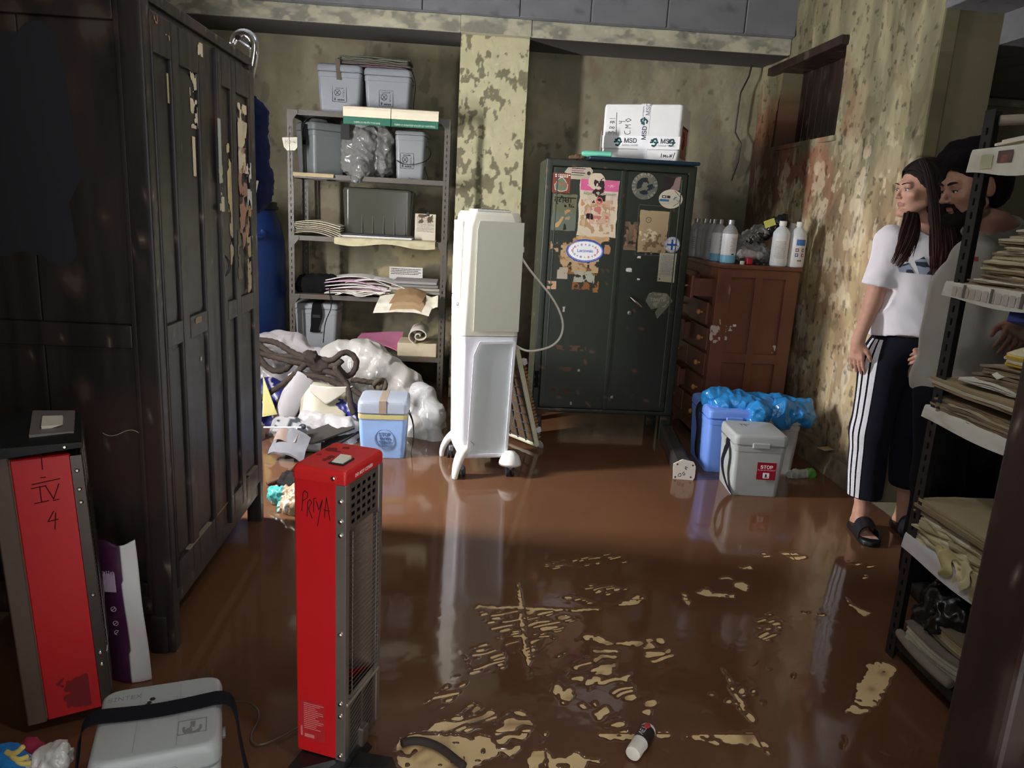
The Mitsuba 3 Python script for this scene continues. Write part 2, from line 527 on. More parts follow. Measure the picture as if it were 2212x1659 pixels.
class Thing:
    def __init__(self, name, label=None, category=None, M=None, group=None, kind=None):
        self.key, self.M = numbered(name), M
        d = {}
        if label: d['label'] = label
        if category: d['category'] = category
        if group: d['group'] = group
        if kind: d['kind'] = kind
        labels[self.key] = d

    def add(self, part, mesh, m, col=None, smooth=30, parent=None, label=None, L=None):
        key = numbered(f'{parent or self.key}__{part}')
        if L is not None:
            mesh = tf(mesh, L)
        put(key, mesh, m, col, smooth, self.M)
        if label:
            labels[key] = {'label': label}
        return key

    def solo(self, mesh, m, col=None, smooth=30):
        put(self.key, mesh, m, col, smooth, self.M); return self

    def text(self, s, h, F, col, parent=None, bold=False, sx=1.0, d=0.0005, part='lettering', m='matte'):
        """Lettering s in the frame F (local x reads, y up), centred on its origin."""
        t = meshkit.text_mesh(s, h, d, bold)
        b = t.bounds; t.apply_translation([-(b[0][0] + b[1][0]) / 2, -(b[0][1] + b[1][1]) / 2, 0])
        t.apply_scale([sx, 1, 1])
        return self.add(part, t, m, col, False, parent, L=F)


def one(name, label, category, mesh, m, col=None, smooth=30, M=None, group=None, kind=None):
    t = Thing(name, label, category, M, group, kind); t.solo(mesh, m, col, smooth); return t


def struct(name, mesh, m, col=None, smooth=False, label=None):
    t = Thing(name, label, None, None, None, 'structure'); t.solo(mesh, m, col, smooth); return t


# ---------------------------------------------------------------- materials
def two(b): return {'type': 'twosided', 'bsdf': b}
def pr(color, rough, **kw): return {'type': 'principled', 'base_color': color, 'roughness': rough, **kw}
def rgb(*c): return {'type': 'rgb', 'value': list(map(float, c))}


VCOL = {'type': 'mesh_attribute', 'name': 'vertex_color'}
PACKED = proc(unpack)
LOOKS = dict(matte=dict(rough=0.85, specular=0.25), satin=dict(rough=0.42, specular=0.45), gloss=dict(rough=0.16, specular=0.5), cloth=dict(rough=0.95, specular=0.1, sheen=0.3), skin=dict(rough=0.5, specular=0.35),
    metal=dict(rough=0.36, metallic=0.85, specular=0.5), chrome=dict(rough=0.12, metallic=1.0), film=dict(rough=0.22, specular=0.6), foam=dict(rough=0.75, specular=0.2), wet=dict(rough=0.3, specular=0.45), mud=dict(rough=0.075, specular=0.42))
for k, d in LOOKS.items():
    scene[k] = two(pr(PACKED, **d))


def w_grimy(v, c):
    x, y, z = v.T
    t = ss(.54, .8, nf(x * 9, y * 9, z * 9, 4)) * .45 + ss(.62, .9, nf(x * 60, y * 60, z * 60, 2)) * .35
    return c, 0, t


def w_rusty(v, c):
    x, y, z = v.T
    a = nf(x * 13, y * 13, z * 20, 4) + .10 * ss(.6, .15, z)
    return c, 1, ss(.66, .72, a) * .85 + .12 * ss(.4, .7, nf(x * 5, y * 5, z * 5, 3, 7))


def w_cupboard(v, c):
    x, y, z = v.T
    a = nf(x * 16, y * 16, z * 26, 4) + .07 * ss(.45, .15, z) + .05 * ss(.06, .0, np.abs(x - .47))
    return c, 1, ss(.74, .79, a) * .75


def w_paper(v, c):
    x, y, z = v.T
    return c, 2, ss(.48, .8, nf(x * 24, y * 24, z * 24, 3)) * .45


WEATHER.update(grimy=('satin', w_grimy), rusty=('satin', w_rusty), cupboard=('satin', w_cupboard), paper=('matte', w_paper))

# ---------------------------------------------------------------- the room's surfaces
def w_wall(v, c=None):
    """Greenish yellow limewash peeling off grey plaster, with damp stains and shade painted along the foot."""
    x, y, z = v.T
    u, w = x + y, z
    a = nf(u * 2.3 + 4, w * 2.3, 1.7, 4)
    b = nf(u * 9, w * 7 + 3, 5.1, 3)
    c = mx(C(152, 145, 120), C(134, 128, 106), ss(.35, .65, nf(u * 5, w * 2, 9.0, 3)))
    c = c * (.93 + .14 * nf(u * 40, w * 40, 2.0, 2))[:, None]
    c = mx(c, C(124, 120, 102), ss(.52, .62, a * .6 + b * .4) * .5)
    c = mx(c, C(200, 186, 142), ss(.52, .64, nf(u * 4 + 7, w * 5, 2.2, 4)) * ss(1.4, .9, w) * .85)
    c = mx(c, C(120, 92, 72), ss(.6, .72, nf(u * 7, w * 7 + 9, 3.3, 3)) * .4)
    flake = ss(.6, .63, nf(u * 11, w * 6, 6.6, 4)) * ss(.45, .6, nf(u * 2 + 3, w * 2, 8.1, 2))
    c = mx(c, C(108, 104, 86), flake * .7)
    c = mx(c, C(94, 92, 78), ss(.7, .75, nf(u * 14, w * 11, 8.8, 3)) * .7)
    return mx(c, C(46, 40, 33), ss(.50, .22, w + .12 * (nf(u * 5, w * 3, 4.4, 3) - .5)) * .85)  # dark foot: shade under the cupboard, put into the wall colour


def w_side(v, c=None):
    """The right wall: damp, streaked down the wall, pinkish and beige below, green above, with a cast shadow painted into the far corner."""
    u, w = v[:, 1], v[:, 2]
    s = nf(u * 8, w * 1.6, 3.0, 4)
    c = mx(C(140, 133, 104), C(112, 107, 84), ss(.35, .65, s))
    low = mx(C(200, 178, 138), C(168, 142, 110), ss(.35, .62, nf(u * 6, w * 3, 7, 4)))
    c = mx(c, low, ss(1.95, 1.2, w + .6 * (nf(u * 3, w * 2, 1, 3) - .5)) * .85)
    c = c * (.92 + .16 * nf(u * 40, w * 22, 2.0, 2))[:, None]
    c = mx(c, C(132, 84, 64), ss(.42, .58, nf(u * 4 + 3, w * 4, 2, 3)) * ss(4.2, 4.8, u) * ss(1.1, 1.6, w) * ss(2.6, 2.0, w) * .85)
    c = mx(c, C(216, 206, 184), ss(.58, .70, nf(u * 14, w * 5 + 5, 4, 4)) * .5 * ss(2.0, 1.5, w))
    c = mx(c, C(104, 96, 76), ss(.6, .72, nf(u * 14, w * 7, 6, 3)) * .45)
    pl = nf(u * 9, w * 5, 12.0, 4)
    c = mx(c, c * np.array([.80, .78, .74]), ss(.52, .545, pl))
    c = mx(c, np.array(C(214, 200, 168)), ss(.60, .63, nf(u * 16, w * 9, 14.0, 4)) * .5 * ss(2.1, 1.6, w))
    c = mx(c, c * .45, ss(.70, .74, nf(u * 30, w * 22, 15.0, 3)))
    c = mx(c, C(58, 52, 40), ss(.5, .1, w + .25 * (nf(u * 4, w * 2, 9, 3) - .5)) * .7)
    return mx(c, C(52, 44, 34), ss(5.3, 5.6, u + .2 * (s - .5)) * ss(2.15, 1.9, w) * .75)  # shadow cast by the cupboard, painted into the far corner


def w_pillar(v, c=None):
    """Bright yellow wash flaked off in spiky patches."""
    x, y, z = v.T
    c = mx(C(192, 186, 150), C(176, 170, 134), nf(x * 12, 0 * x, z * 12, 2))
    f = ss(.56, .575, .62 * nf(x * 30 + 3, y * 0 + 4, z * 15, 4) + .38 * ridged(np.stack([x * 16, 0 * x, z * 8], -1), 2, 3) * .8 + .24 * (nf(x * 4 + 1, 0 * x, z * 3.2, 2) - .5))
    return mx(c, mx(C(130, 124, 98), C(116, 110, 88), nf(x * 30, 0 * x, z * 30, 2)), f)


def w_beam(v, c=None):
    x, y, z = v.T
    c = mx(C(164, 160, 140), C(128, 126, 112), ss(.4, .6, nf(x * 7, y * 12, z * 12, 4)))
    c = c * (.9 + .2 * nf(x * 40, y * 40, z * 40, 2))[:, None]
    return mx(c, C(182, 176, 150), ss(.54, .62, nf(x * 12, y * 9 + 7, z * 14, 3)) * .7)


def w_slab(v, c=None):
    x, y, z = v.T
    return None, 7, .5 * nf(x * 6, y * 5, z * 9, 4) + .5 * ss(.66, .74, nf(x * 14, y * 14, z * 22, 3)) * .8


def w_door(v, c=None):
    x, y, z = v.T
    t = .36 * ss(.25, .75, nf(x * 14, y * 14, z * 2.5, 4))
    t = np.maximum(t, .62 * ss(.54, .7, nf(x * 9, y * 9, z * 4, 3)))
    return None, 6, np.maximum(t, .95 * ss(.72, .78, nf(x * 34, y * 34, z * 16, 3)))


def w_cement(v, c=None):
    x, y, z = v.T
    return mx(C(84, 82, 80), C(62, 58, 54), ss(.35, .65, nf(x * 5, y * 14, 0, 4)))


WEATHER.update(cement=('matte', w_cement), wall_plaster=('matte', w_wall), side_plaster=('matte', w_side), pillar_plaster=('matte', w_pillar), beam_plaster=('matte', w_beam), slab_concrete=('matte', w_slab), door_paint=('satin', w_door))
scene['plain_plaster'] = two(pr(rgb(*C(128, 122, 100)), 0.9, specular=0.15))


def rough_wall(x0, x1, z0, z1, nx, nz, amp, seed):
    """A wall face in the xz plane, bulging slightly along -y, with small lumps."""
    def fn(u, v):
        a, b = u * (x1 - x0), v * (z1 - z0)
        return x0 + a, -amp * (nf(a * 3, b * 3, seed, 3, seed) - .5) - .006 * (nf(a * 26, b * 26, seed, 3, seed) - .5), z0 + b
    return sheet(fn, nx, nz)


WX, BY, LX, CZ = 2.2, 5.97, -2.0, 2.95
BF_ = 5.50
# back wall, thick
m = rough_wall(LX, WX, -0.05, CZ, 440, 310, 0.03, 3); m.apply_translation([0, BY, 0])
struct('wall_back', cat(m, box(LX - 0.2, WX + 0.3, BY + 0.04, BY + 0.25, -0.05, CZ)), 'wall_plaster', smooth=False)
# pillar on the back wall
PY = BF_ + .06
px0, px1 = -0.090, 0.384
m = rough_wall(px0, px1, 0, 2.62, 80, 380, 0.012, 5); m.apply_translation([0, PY, 0])
struct('trim_1', cat(m, box(px0, px1, PY + 0.008, BY + 0.05, -0.02, 2.62)), 'pillar_plaster', label='yellow flaking pillar in the middle of the back wall')
# beam: the lower lintel course, stepping out of the wall, and the slab course above it
bz0, bz1 = 2.568, 2.672
for i, (a, b) in enumerate(((LX, px0 - 0.004), (px0 - 0.002, px1 + 0.002), (px1 + 0.004, WX))):
    y0 = BF_ if i != 1 else BF_ - .012
    nx = int((b - a) / 0.009) + 3
    m = rough_wall(a, b, bz0, bz1, nx, 24, 0.03, 17 + i); m.apply_translation([0, y0, 0])
    struct(f'trim_{i + 2}', cat(m, box(a, b, y0 + 0.012, BY + 0.1, bz0, bz1, 0.004)), 'beam_plaster', label='rough plastered lintel course under the ceiling slab')
    if i != 1:
        t_ = Thing(f'trim_{20 + i}', 'bare cement underside of the lintel course', None, None, None, 'structure'); t_.solo(box(a, b, y0 + .02, BY - .005, bz0 - .004, bz0 + .004), 'cement', None, False)
sy = 5.44
blocks = [LX, -1.2, -0.35, 0.3, 0.78, 1.30, 1.84, WX]
GRID = (.03, .03, .03)
fl = struct('trim_5', box(LX, WX, sy + 0.02, BY + 0.1, bz1 + 0.002, CZ), 'slab_concrete', label='grey slab course above the lintel')
for a, b in zip(blocks[:-1], blocks[1:]):
    fl.add('block', box(a + 0.003, b - 0.003, sy + RNG.uniform(-.006, .006), sy + 0.08, bz1 + 0.004, CZ - 0.02, 0.006), 'slab_concrete', smooth=False)
GRID = None
# ceiling
struct('ceiling', box(LX - 0.2, WX + 0.3, 1.6, BY + 0.2, CZ, CZ + 0.15), 'slab_concrete')
struct('ceiling_1', box(LX - 0.2, WX + 0.3, -1.2, 1.6, CZ, CZ + 0.15), 'slab_concrete')
# left wall with its open window (light comes in here, behind the wardrobe)
y0, y1, z0, z1 = SIDE_WINDOW
struct('wall_left', cat(box(LX - 0.2, LX, -1.2, y0, -0.05, CZ), box(LX - 0.2, LX, y1, BY + 0.1, -0.05, CZ), box(LX - 0.2, LX, y0, y1, -0.05, z0), box(LX - 0.2, LX, y0, y1, z1, CZ)), 'plain_plaster')
w1 = Thing('window_1', 'narrow open window in the left wall', None, None, None, 'structure')
w1.add('frame', cat(box(LX - .16, LX - .1, y0, y0 + .015, z0, z1), box(LX - .16, LX - .1, y1 - .015, y1, z0, z1), box(LX - .16, LX - .1, y0, y1, z0, z0 + .015), box(LX - .16, LX - .1, y0, y1, z1 - .015, z1)), 'door_paint', smooth=False)
k = w1.add('daylight', trimesh.Trimesh([[LX - .02, y0, z0], [LX - .02, y1, z0], [LX - .02, y1, z1], [LX - .02, y0, z1]], [[0, 1, 2], [0, 2, 3]], process=False), 'plain_plaster', smooth=False)
scene[k]['emitter'] = {'type': 'area', 'radiance': rgb(*SIDE_RADIANCE)}
# right wall: window recess high up, doorway near the camera
wy0, wy1, wz0, wz1 = 4.66, 5.60, 1.96, 2.48
DY, DZ = 3.657, 2.44                                # far jamb, head of the doorway


def yz_wall(poly, n=0.06):
    return poly


def side_sheet(ya, yb, za, zb, seed=9):
    ny, nz = max(3, int((yb - ya) / 0.0075)), max(3, int((zb - za) / 0.0075))
    def fn(u, v):
        y, z = ya + (yb - ya) * u, za + (zb - za) * v
        d = nf(y * 3.2, z * 1.6, seed, 3, seed) - 0.5
        return WX + 0.05 * d + .016 * (nf(y * 13, z * 4.5, seed, 3, seed + 1) - .5) + .006 * (nf(y * 40, z * 26, seed, 2, seed + 2) - .5), y, z
    return sheet(fn, ny, nz)


WT = 0.26
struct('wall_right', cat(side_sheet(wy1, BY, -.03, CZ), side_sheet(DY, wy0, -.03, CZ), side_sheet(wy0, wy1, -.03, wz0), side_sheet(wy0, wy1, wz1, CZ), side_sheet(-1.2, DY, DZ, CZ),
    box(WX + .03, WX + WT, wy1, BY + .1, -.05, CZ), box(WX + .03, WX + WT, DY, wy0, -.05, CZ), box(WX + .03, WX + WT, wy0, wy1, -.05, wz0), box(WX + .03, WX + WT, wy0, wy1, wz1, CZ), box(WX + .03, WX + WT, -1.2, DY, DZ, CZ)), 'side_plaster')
GRID = (.012, .012, .012)
# pilaster strip beside the doorway and its return
struct('trim_6', box(WX - .035, WX + .05, DY - 0.005, DY + .17, -.02, DZ + .3, .01), 'side_plaster', label='raised plaster strip beside the doorway')
struct('trim_7', box(WX - .03, WX + WT + .02, -1.2, DY + .1, DZ - 0.01, DZ + .03, .006), 'slab_concrete', label='lintel slab of the doorway')
# plinth along the foot of the right wall
struct('baseboard_right', cat(sheet(lambda u, v: (WX + .02 - .07 * np.clip(1.4 - v * 1.4, 0, 1) ** .5 - 0.01 * meshkit.noise(np.stack([u * 30, v * 5, u], -1)), DY + (BY - DY) * u, -.02 + .17 * v), 60, 6), box(WX - .02, WX + .1, DY, BY, -.05, .13)), 'side_plaster')
# high window in the right wall
GRID = (.03, .02, .04)
w2 = Thing('window_2', 'dark small high window recess in the right wall closed with old boards', None, None, None, 'structure')
w2.add('lintel', box(WX - .045, WX + .22, wy0 - .02, wy1 + .16, wz1 - .01, wz1 + .045, .006), 'door_paint', smooth=False)
for i in range(9):
    a = wy0 + .02 + i * .101
    w2.add('board', box(WX + .15, WX + .175, a, a + .093, wz0, wz1 - .01, .004), 'door_paint', smooth=False)
w2.add('sill', box(WX - .012, WX + .2, wy0 - .02, wy1 + .03, wz0 - .03, wz0 + .002, .005), 'side_plaster', smooth=False)
w2.add('reveal', cat(box(WX + .01, WX + .2, wy0 - .03, wy0 + .004, wz0, wz1), box(WX + .01, WX + .2, wy1 - .004, wy1 + .03, wz0, wz1)), 'side_plaster', smooth=False)
GRID = (.05, .05, .05)
# the room beyond the doorway
struct('floor_1', box(WX, 5.2, 1.6, 5.3, -.06, -.005), 'plain_plaster')
struct('wall_beyond', box(WX + WT, 5.2, 5.0, 5.2, -.05, 2.9), 'plain_plaster')
struct('wall_beyond_1', box(5.0, 5.2, 1.6, 5.2, -.05, 2.9), 'plain_plaster')
struct('ceiling_2', box(WX + WT, 5.2, 1.6, 5.1, 2.294, 2.75), 'slab_concrete')
struct('trim_8', box(WX + WT, 5.0, 4.93, 5.02, 2.236, 2.281, .006), 'beam_plaster', label='pale plaster strip under the ceiling of the next room')
GRID = None
# crack in the back wall
ck = [(2.079,5.890,2.576), (2.066,5.890,2.484), (2.017,5.890,2.366), (2.012,5.890,2.234), (2.009,5.890,2.083), (2.063,5.890,2.002), (2.058,5.890,1.866), (2.024,5.890,1.726)]
struct('trim_9', tube(ck, 0.006, 6), 'door_paint', label='dark crack running down the back wall beside the corner')
l3 = Thing('ceiling_lamp', 'small lamp of the next room beyond the doorway', 'lamp')  # made-up lamp out of view, so the next room is not black
k = l3.add('bulb', trimesh.creation.icosphere(subdivisions=2, radius=.06), 'matte', (1, 1, 1), True, L=mat((3.9, 2.3, 2.0)))
scene[k]['emitter'] = {'type': 'area', 'radiance': rgb(8.0, 7.8, 7.4)}
l3.add('stem', cyl((3.9, 2.3, 2.05), (3.9, 2.3, 2.4), .006), 'metal', C(120, 120, 120))
# lamp over the doorway
lp = Thing('ceiling_lamp', 'round ceiling lamp hanging above the doorway', 'lamp')
k = lp.add('bulb', trimesh.creation.icosphere(subdivisions=2, radius=LAMP_R), 'matte', (1, 1, 1), True, L=mat(LAMP_POS))
scene[k]['emitter'] = {'type': 'area', 'radiance': rgb(*LAMP_RADIANCE)}
lp.add('stem', cyl((LAMP_POS[0], LAMP_POS[1], LAMP_POS[2] + LAMP_R), (LAMP_POS[0], LAMP_POS[1], CZ), .008), 'metal', C(120, 120, 120))
lp2 = Thing('ceiling_lamp', 'round ceiling lamp in the middle of the ceiling', 'lamp')  # made-up fill lamp out of view, lifts the back of the room
k = lp2.add('bulb', trimesh.creation.icosphere(subdivisions=2, radius=LAMP2_R), 'matte', (1, 1, 1), True, L=mat(LAMP2_POS))
scene[k]['emitter'] = {'type': 'area', 'radiance': rgb(*LAMP2_RADIANCE)}
lp2.add('stem', cyl((LAMP2_POS[0], LAMP2_POS[1], LAMP2_POS[2] + LAMP2_R), (LAMP2_POS[0], LAMP2_POS[1], CZ), .008), 'metal', C(120, 120, 120))
# wall behind the photographer with the open doorway
x0, x1, z0, z1 = DOOR_LIGHT
struct('wall_front', cat(box(LX, x0, -.9, -.75, -.05, CZ), box(x1, WX + .2, -.9, -.75, -.05, CZ), box(x0, x1, -.9, -.75, z1, CZ)), 'plain_plaster')
k = struct('door_1', trimesh.Trimesh([[x0, -.82, z0], [x0, -.82, z1], [x1, -.82, z1], [x1, -.82, z0]], [[0, 1, 2], [0, 2, 3]], process=False), 'plain_plaster', label='daylight in the open doorway behind the photographer').key
scene[k]['emitter'] = {'type': 'area', 'radiance': rgb(*DOOR_RADIANCE)}

# ---------------------------------------------------------------- floor: tiles under a film of mud
def w_tile(v, c=None):
    x, y, z = v.T
    return None, 5, np.maximum(.5 * nf(x * 6, y * 6, 0, 4), .9 * ss(.5, .7, nf(x * 26, y * 26, 3, 3)))


def w_mud(v, c=None):
    return mx(C(108, 74, 51), C(92, 63, 44), nf(v[:, 0] * 2.5, v[:, 1] * 2.5, 0, 4))


WEATHER.update(tile=('wet', w_tile))
floor = struct('floor', box(LX - .1, WX + .1, -1.2, BY + .1, -.08, -.012), 'plain_plaster')
gx, gy = [0.267, 2.560]
g2 = 1.811
TS = 0.61
ys = [g2 - TS * 3, g2 - TS * 2, g2 - TS, g2] + [gy + TS * i for i in range(7)]
xs = [gx + TS * i for i in range(-4, 5)]
for i in range(len(xs) - 1):
    for j in range(len(ys) - 1):
        a, b, c, d = max(xs[i], LX), min(xs[i + 1], WX), max(ys[j], -.7), min(ys[j + 1], BY)
        if b - a > .02 and d - c > .02:
            GRID = (.03, .03, 1)
            floor.add('tile', box(a + .003, b - .003, c + .003, d - .003, -.014, 0.0, .0015), 'tile', smooth=False)
            GRID = None
PRINTS = [
    ('s', [(-0.131,1.775), (-0.091,1.798), (-0.017,1.799), (0.062,1.791), (0.116,1.792), (0.131,1.763), (0.137,1.725), (0.114,1.704), (0.084,1.683), (0.061,1.643), (-0.119,1.642)]),
    ('t', [(0.139,1.875), (0.169,1.900), (0.211,1.904), (0.242,1.876), (0.244,1.834), (0.219,1.787), (0.208,1.748), (0.159,1.704), (0.137,1.725), (0.132,1.792)]),
    ('D', [(-0.076,1.818), (-0.007,1.855), (0.021,1.879), (0.070,1.934), (0.087,1.918), (0.136,1.893), (0.138,1.844), (0.117,1.820), (0.050,1.814), (-0.017,1.813)]),
    ('d', [(-0.073,1.897), (-0.055,1.948), (-0.011,2.003), (0.027,2.067), (0.053,2.025), (0.020,1.963), (-0.036,1.885)]),
    ('d', [(0.030,2.197), (0.110,2.241), (0.166,2.209), (0.186,2.154), (0.170,2.107), (0.106,2.054), (0.071,2.061), (0.053,2.120)]),
    ('d', [(0.084,2.467), (0.155,2.450), (0.250,2.473), (0.240,2.187), (0.211,2.186), (0.159,2.285)]),
    ('d', [(0.266,2.474), (0.350,2.477), (0.422,2.430), (0.468,2.422), (0.379,2.326), (0.353,2.273), (0.298,2.212), (0.259,2.132), (0.253,2.236)]),
    ('s', [(0.252,2.676), (0.259,2.677), (0.258,2.514), (0.254,2.323), (0.256,2.187), (0.256,2.050), (0.248,2.057), (0.242,2.187), (0.242,2.395), (0.247,2.587)]),
    ('s', [(0.074,2.489), (0.251,2.491), (0.392,2.480), (0.546,2.486), (0.543,2.468), (0.390,2.464), (0.250,2.476), (0.073,2.475)]),
    ('d', [(0.385,2.560), (0.459,2.585), (0.542,2.524), (0.486,2.512), (0.409,2.530)]),
    ('d', [(0.492,2.664), (0.612,2.669), (0.673,2.637), (0.590,2.579), (0.518,2.609)]),
    ('s', [(0.595,2.506), (0.682,2.572), (0.734,2.596), (0.736,2.558), (0.700,2.530), (0.646,2.508)]),
    ('d', [(0.361,2.813), (0.482,2.883), (0.700,2.947), (0.734,2.869), (0.593,2.824), (0.411,2.790)]),
    ('s', [(0.425,2.266), (0.466,2.311), (0.513,2.295), (0.556,2.261), (0.646,2.290), (0.739,2.301), (0.636,2.246), (0.535,2.252), (0.490,2.277)]),
    ('t', [(0.470,2.225), (0.558,2.219), (0.531,2.085), (0.486,2.062), (0.421,1.990), (0.432,2.061), (0.467,2.137)]),
    ('D', [(0.367,2.081), (0.413,2.151), (0.464,2.176), (0.463,2.114), (0.528,2.070), (0.577,2.086), (0.559,2.041), (0.493,2.026), (0.428,2.039)]),
    ('s', [(0.312,1.995), (0.335,2.037), (0.353,2.009), (0.384,2.010), (0.380,1.982), (0.352,1.928), (0.338,1.955), (0.326,1.961)]),
    ('d', [(0.480,2.005), (0.568,2.042), (0.567,1.958), (0.531,1.951)]),
    ('D', [(0.385,1.923), (0.445,1.950), (0.432,1.923), (0.404,1.910)]),
    ('s', [(0.422,1.891), (0.461,1.924), (0.474,1.898), (0.433,1.860)]),
    ('D', [(0.446,1.839), (0.484,1.886), (0.511,1.855), (0.502,1.831)]),
    ('s', [(0.419,1.800), (0.438,1.815), (0.542,1.819), (0.533,1.784), (0.484,1.784), (0.451,1.778)]),
    ('s', [(0.260,1.810), (0.279,1.813), (0.263,1.759), (0.258,1.765)]),
    ('s', [(0.216,1.705), (0.234,1.737), (0.269,1.743), (0.289,1.710), (0.320,1.711), (0.342,1.735), (0.372,1.700), (0.433,1.700), (0.427,1.691), (0.374,1.691), (0.363,1.644), (0.208,1.643)]),
    ('s', [(0.334,2.169), (0.384,2.215), (0.383,2.202), (0.340,2.165)]),
    ('s', [(0.692,1.803), (0.724,1.809), (0.766,1.810), (0.822,1.816), (0.875,1.814), (0.895,1.770), (0.894,1.731), (0.879,1.709), (0.876,1.753), (0.840,1.764), (0.789,1.769), (0.748,1.769), (0.716,1.783), (0.691,1.780)]),
    ('s', [(0.663,1.780), (0.678,1.812), (0.682,1.797)]),
    ('s', [(0.587,1.817), (0.628,1.817), (0.631,1.797), (0.585,1.793)]),
    ('s', [(0.891,2.146), (0.891,2.062), (0.891,1.984), (0.899,1.866), (0.887,1.856), (0.873,1.936), (0.881,2.048)]),
    ('D', [(0.803,2.003), (0.828,1.983), (0.883,1.963), (0.870,1.940), (0.823,1.956), (0.801,1.982)]),
    ('d', [(0.909,2.048), (0.968,2.071), (0.948,1.971), (0.901,1.964)]),
    ('s', [(1.451,2.175), (1.392,2.158), (1.344,2.086), (1.288,2.033), (1.254,1.969), (1.193,1.902), (1.235,1.899), (1.280,1.916), (1.333,1.971), (1.450,2.096), (1.485,2.136), (1.476,2.168)]),
    ('s', [(1.191,1.744), (1.218,1.711), (1.198,1.728)]),
    ('s', [(0.947,2.615), (1.001,2.662), (1.016,2.618), (1.104,2.610), (1.098,2.593), (0.995,2.589)]),
    ('s', [(1.119,2.684), (1.165,2.716), (1.193,2.688), (1.147,2.634)]),
    ('s', [(1.064,2.729), (1.129,2.765), (1.157,2.725), (1.116,2.743)]),
    ('s', [(1.194,2.846), (1.269,2.866), (1.251,2.833)]),
    ('t', [(1.438,3.003), (1.488,2.999), (1.559,2.967), (1.534,2.926), (1.478,2.930)]),
    ('d', [(1.295,2.951), (1.384,2.997), (1.387,2.942), (1.325,2.912)]),
    ('d', [(1.126,2.444), (1.187,2.476), (1.221,2.427), (1.133,2.277), (1.088,2.293), (1.076,2.329)]),
    ('s', [(1.310,2.482), (1.346,2.489), (1.402,2.478), (1.386,2.468)]),
    ('s', [(1.547,2.611), (1.557,2.520), (1.592,2.480), (1.548,2.471), (1.534,2.529)]),
    ('d', [(1.699,2.924), (1.842,2.891), (1.768,2.861)]),
    ('d', [(1.709,2.820), (1.773,2.766), (1.707,2.748)]),
    ('D', [(0.645,2.272), (0.736,2.301), (0.742,2.175), (0.676,2.103), (0.662,2.141), (0.647,2.197)]),
    ('D', [(0.591,1.959), (0.630,1.993), (0.627,1.946), (0.585,1.893), (0.572,1.912)]),
    ('s', [(0.890,2.613), (0.904,2.602), (0.907,2.528), (0.888,2.511)]),
    ('s', [(1.105,1.749), (1.137,1.796), (1.126,1.767)]),
    ('s', [(0.745,1.895), (0.765,1.912), (0.773,1.896), (0.757,1.892)]),
    ('s', [(0.940,1.937), (0.957,1.965), (0.958,1.944)]),
    ('s', [(1.039,2.118), (1.054,2.138), (1.053,2.119)]),
    ('s', [(1.101,2.074), (1.119,2.101), (1.115,2.074)]),
    ('s', [(0.991,2.145), (1.019,2.167), (1.028,2.164)]),
    ('s', [(0.590,1.742), (0.597,1.745), (0.601,1.729)]),
]


def mud_patch(x0, x1, y0, y1, h, prints):
    nx, ny = int((x1 - x0) / h) + 2, int((y1 - y0) / h) + 2
    X, Y = np.meshgrid(np.linspace(x0, x1, nx), np.linspace(y0, y1, ny), indexing='ij')
    q = np.stack([X, Y, X * 0], -1)
    Z = 0.0026 + 0.0008 * (meshkit.fbm(q * 6, 3, 4) - 0.5) * ss(3.4, 2.2, Y)
    if prints:
        Z = Z + 0.0006 * (meshkit.fbm(q * 30, 3, 8) - .5) * ss(3.0, 2.3, Y) * ss(.4, .62, meshkit.fbm(q * 2.2, 2, 15))
    if prints:
        wx = X + 0.020 * (meshkit.fbm(q * 34, 3, 21) - .5) + .008 * (meshkit.noise(q * 90, 3) - .5)
        wy = Y + 0.024 * (meshkit.fbm(q * 34, 3, 22) - .5) + .008 * (meshkit.noise(q * 90, 5) - .5)
        n1 = meshkit.fbm(q * 22, 3, 31); n2 = meshkit.noise(q * 60, 9)
        a = 0.42
        rx, ry = X * math.cos(a) + Y * math.sin(a), -X * math.sin(a) + Y * math.cos(a)
        for kind, poly in prints:
            g = sg.Polygon(poly).buffer(0)
            ins = shapely.contains_xy(g, wx, wy)
            if kind == 's':
                d = np.where(n2 + .5 * n1 > 1.0, .2, 1.0)
            elif kind in 'dD':
                f = 34 if kind == 'd' else 21
                ph = ry * f * 1.6 + 2.2 * (meshkit.fbm(np.stack([rx * 10, ry * 30, X * 0], -1), 2, 41) - .5)
                br = meshkit.noise(np.stack([rx * f * 1.1, np.floor(ph) * 3.7, X * 0], -1), 43)
                w = np.abs(ph - np.floor(ph) - .5)
                d = np.clip(((.37 if kind == 'd' else .40) - w) * 5, 0, 1) * np.clip((br - (.40 if kind == 'd' else .32)) * 6, 0, 1) * 1.3
            else:
                ph = (ry + .2 * rx) * 62 + 1.4 * (n1 - .5) * 3
                d = .62 + .45 * np.sin(ph * 2) + .5 * (n1 - .5)
            Z = np.where(ins, np.minimum(Z, Z * (1 - d) - .0014 * d), Z)
            if kind in 'dD':
                Z = np.where(ins, Z + .0006 * (1 - d) * n1, Z)
        k = np.array([.25, .5, .25])
        for _ in range(1):
            Z[1:-1] = k[0] * Z[:-2] + k[1] * Z[1:-1] + k[2] * Z[2:]
            Z[:, 1:-1] = k[0] * Z[:, :-2] + k[1] * Z[:, 1:-1] + k[2] * Z[:, 2:]
    v = np.stack([X, Y, Z], -1).reshape(-1, 3)
    i, j = np.meshgrid(np.arange(nx - 1), np.arange(ny - 1), indexing='ij')
    q = np.stack([i * ny + j, (i + 1) * ny + j, (i + 1) * ny + j + 1, i * ny + j + 1], -1).reshape(-1, 4)
    return TM(v, np.vstack([q[:, [0, 1, 2]], q[:, [0, 2, 3]]]))


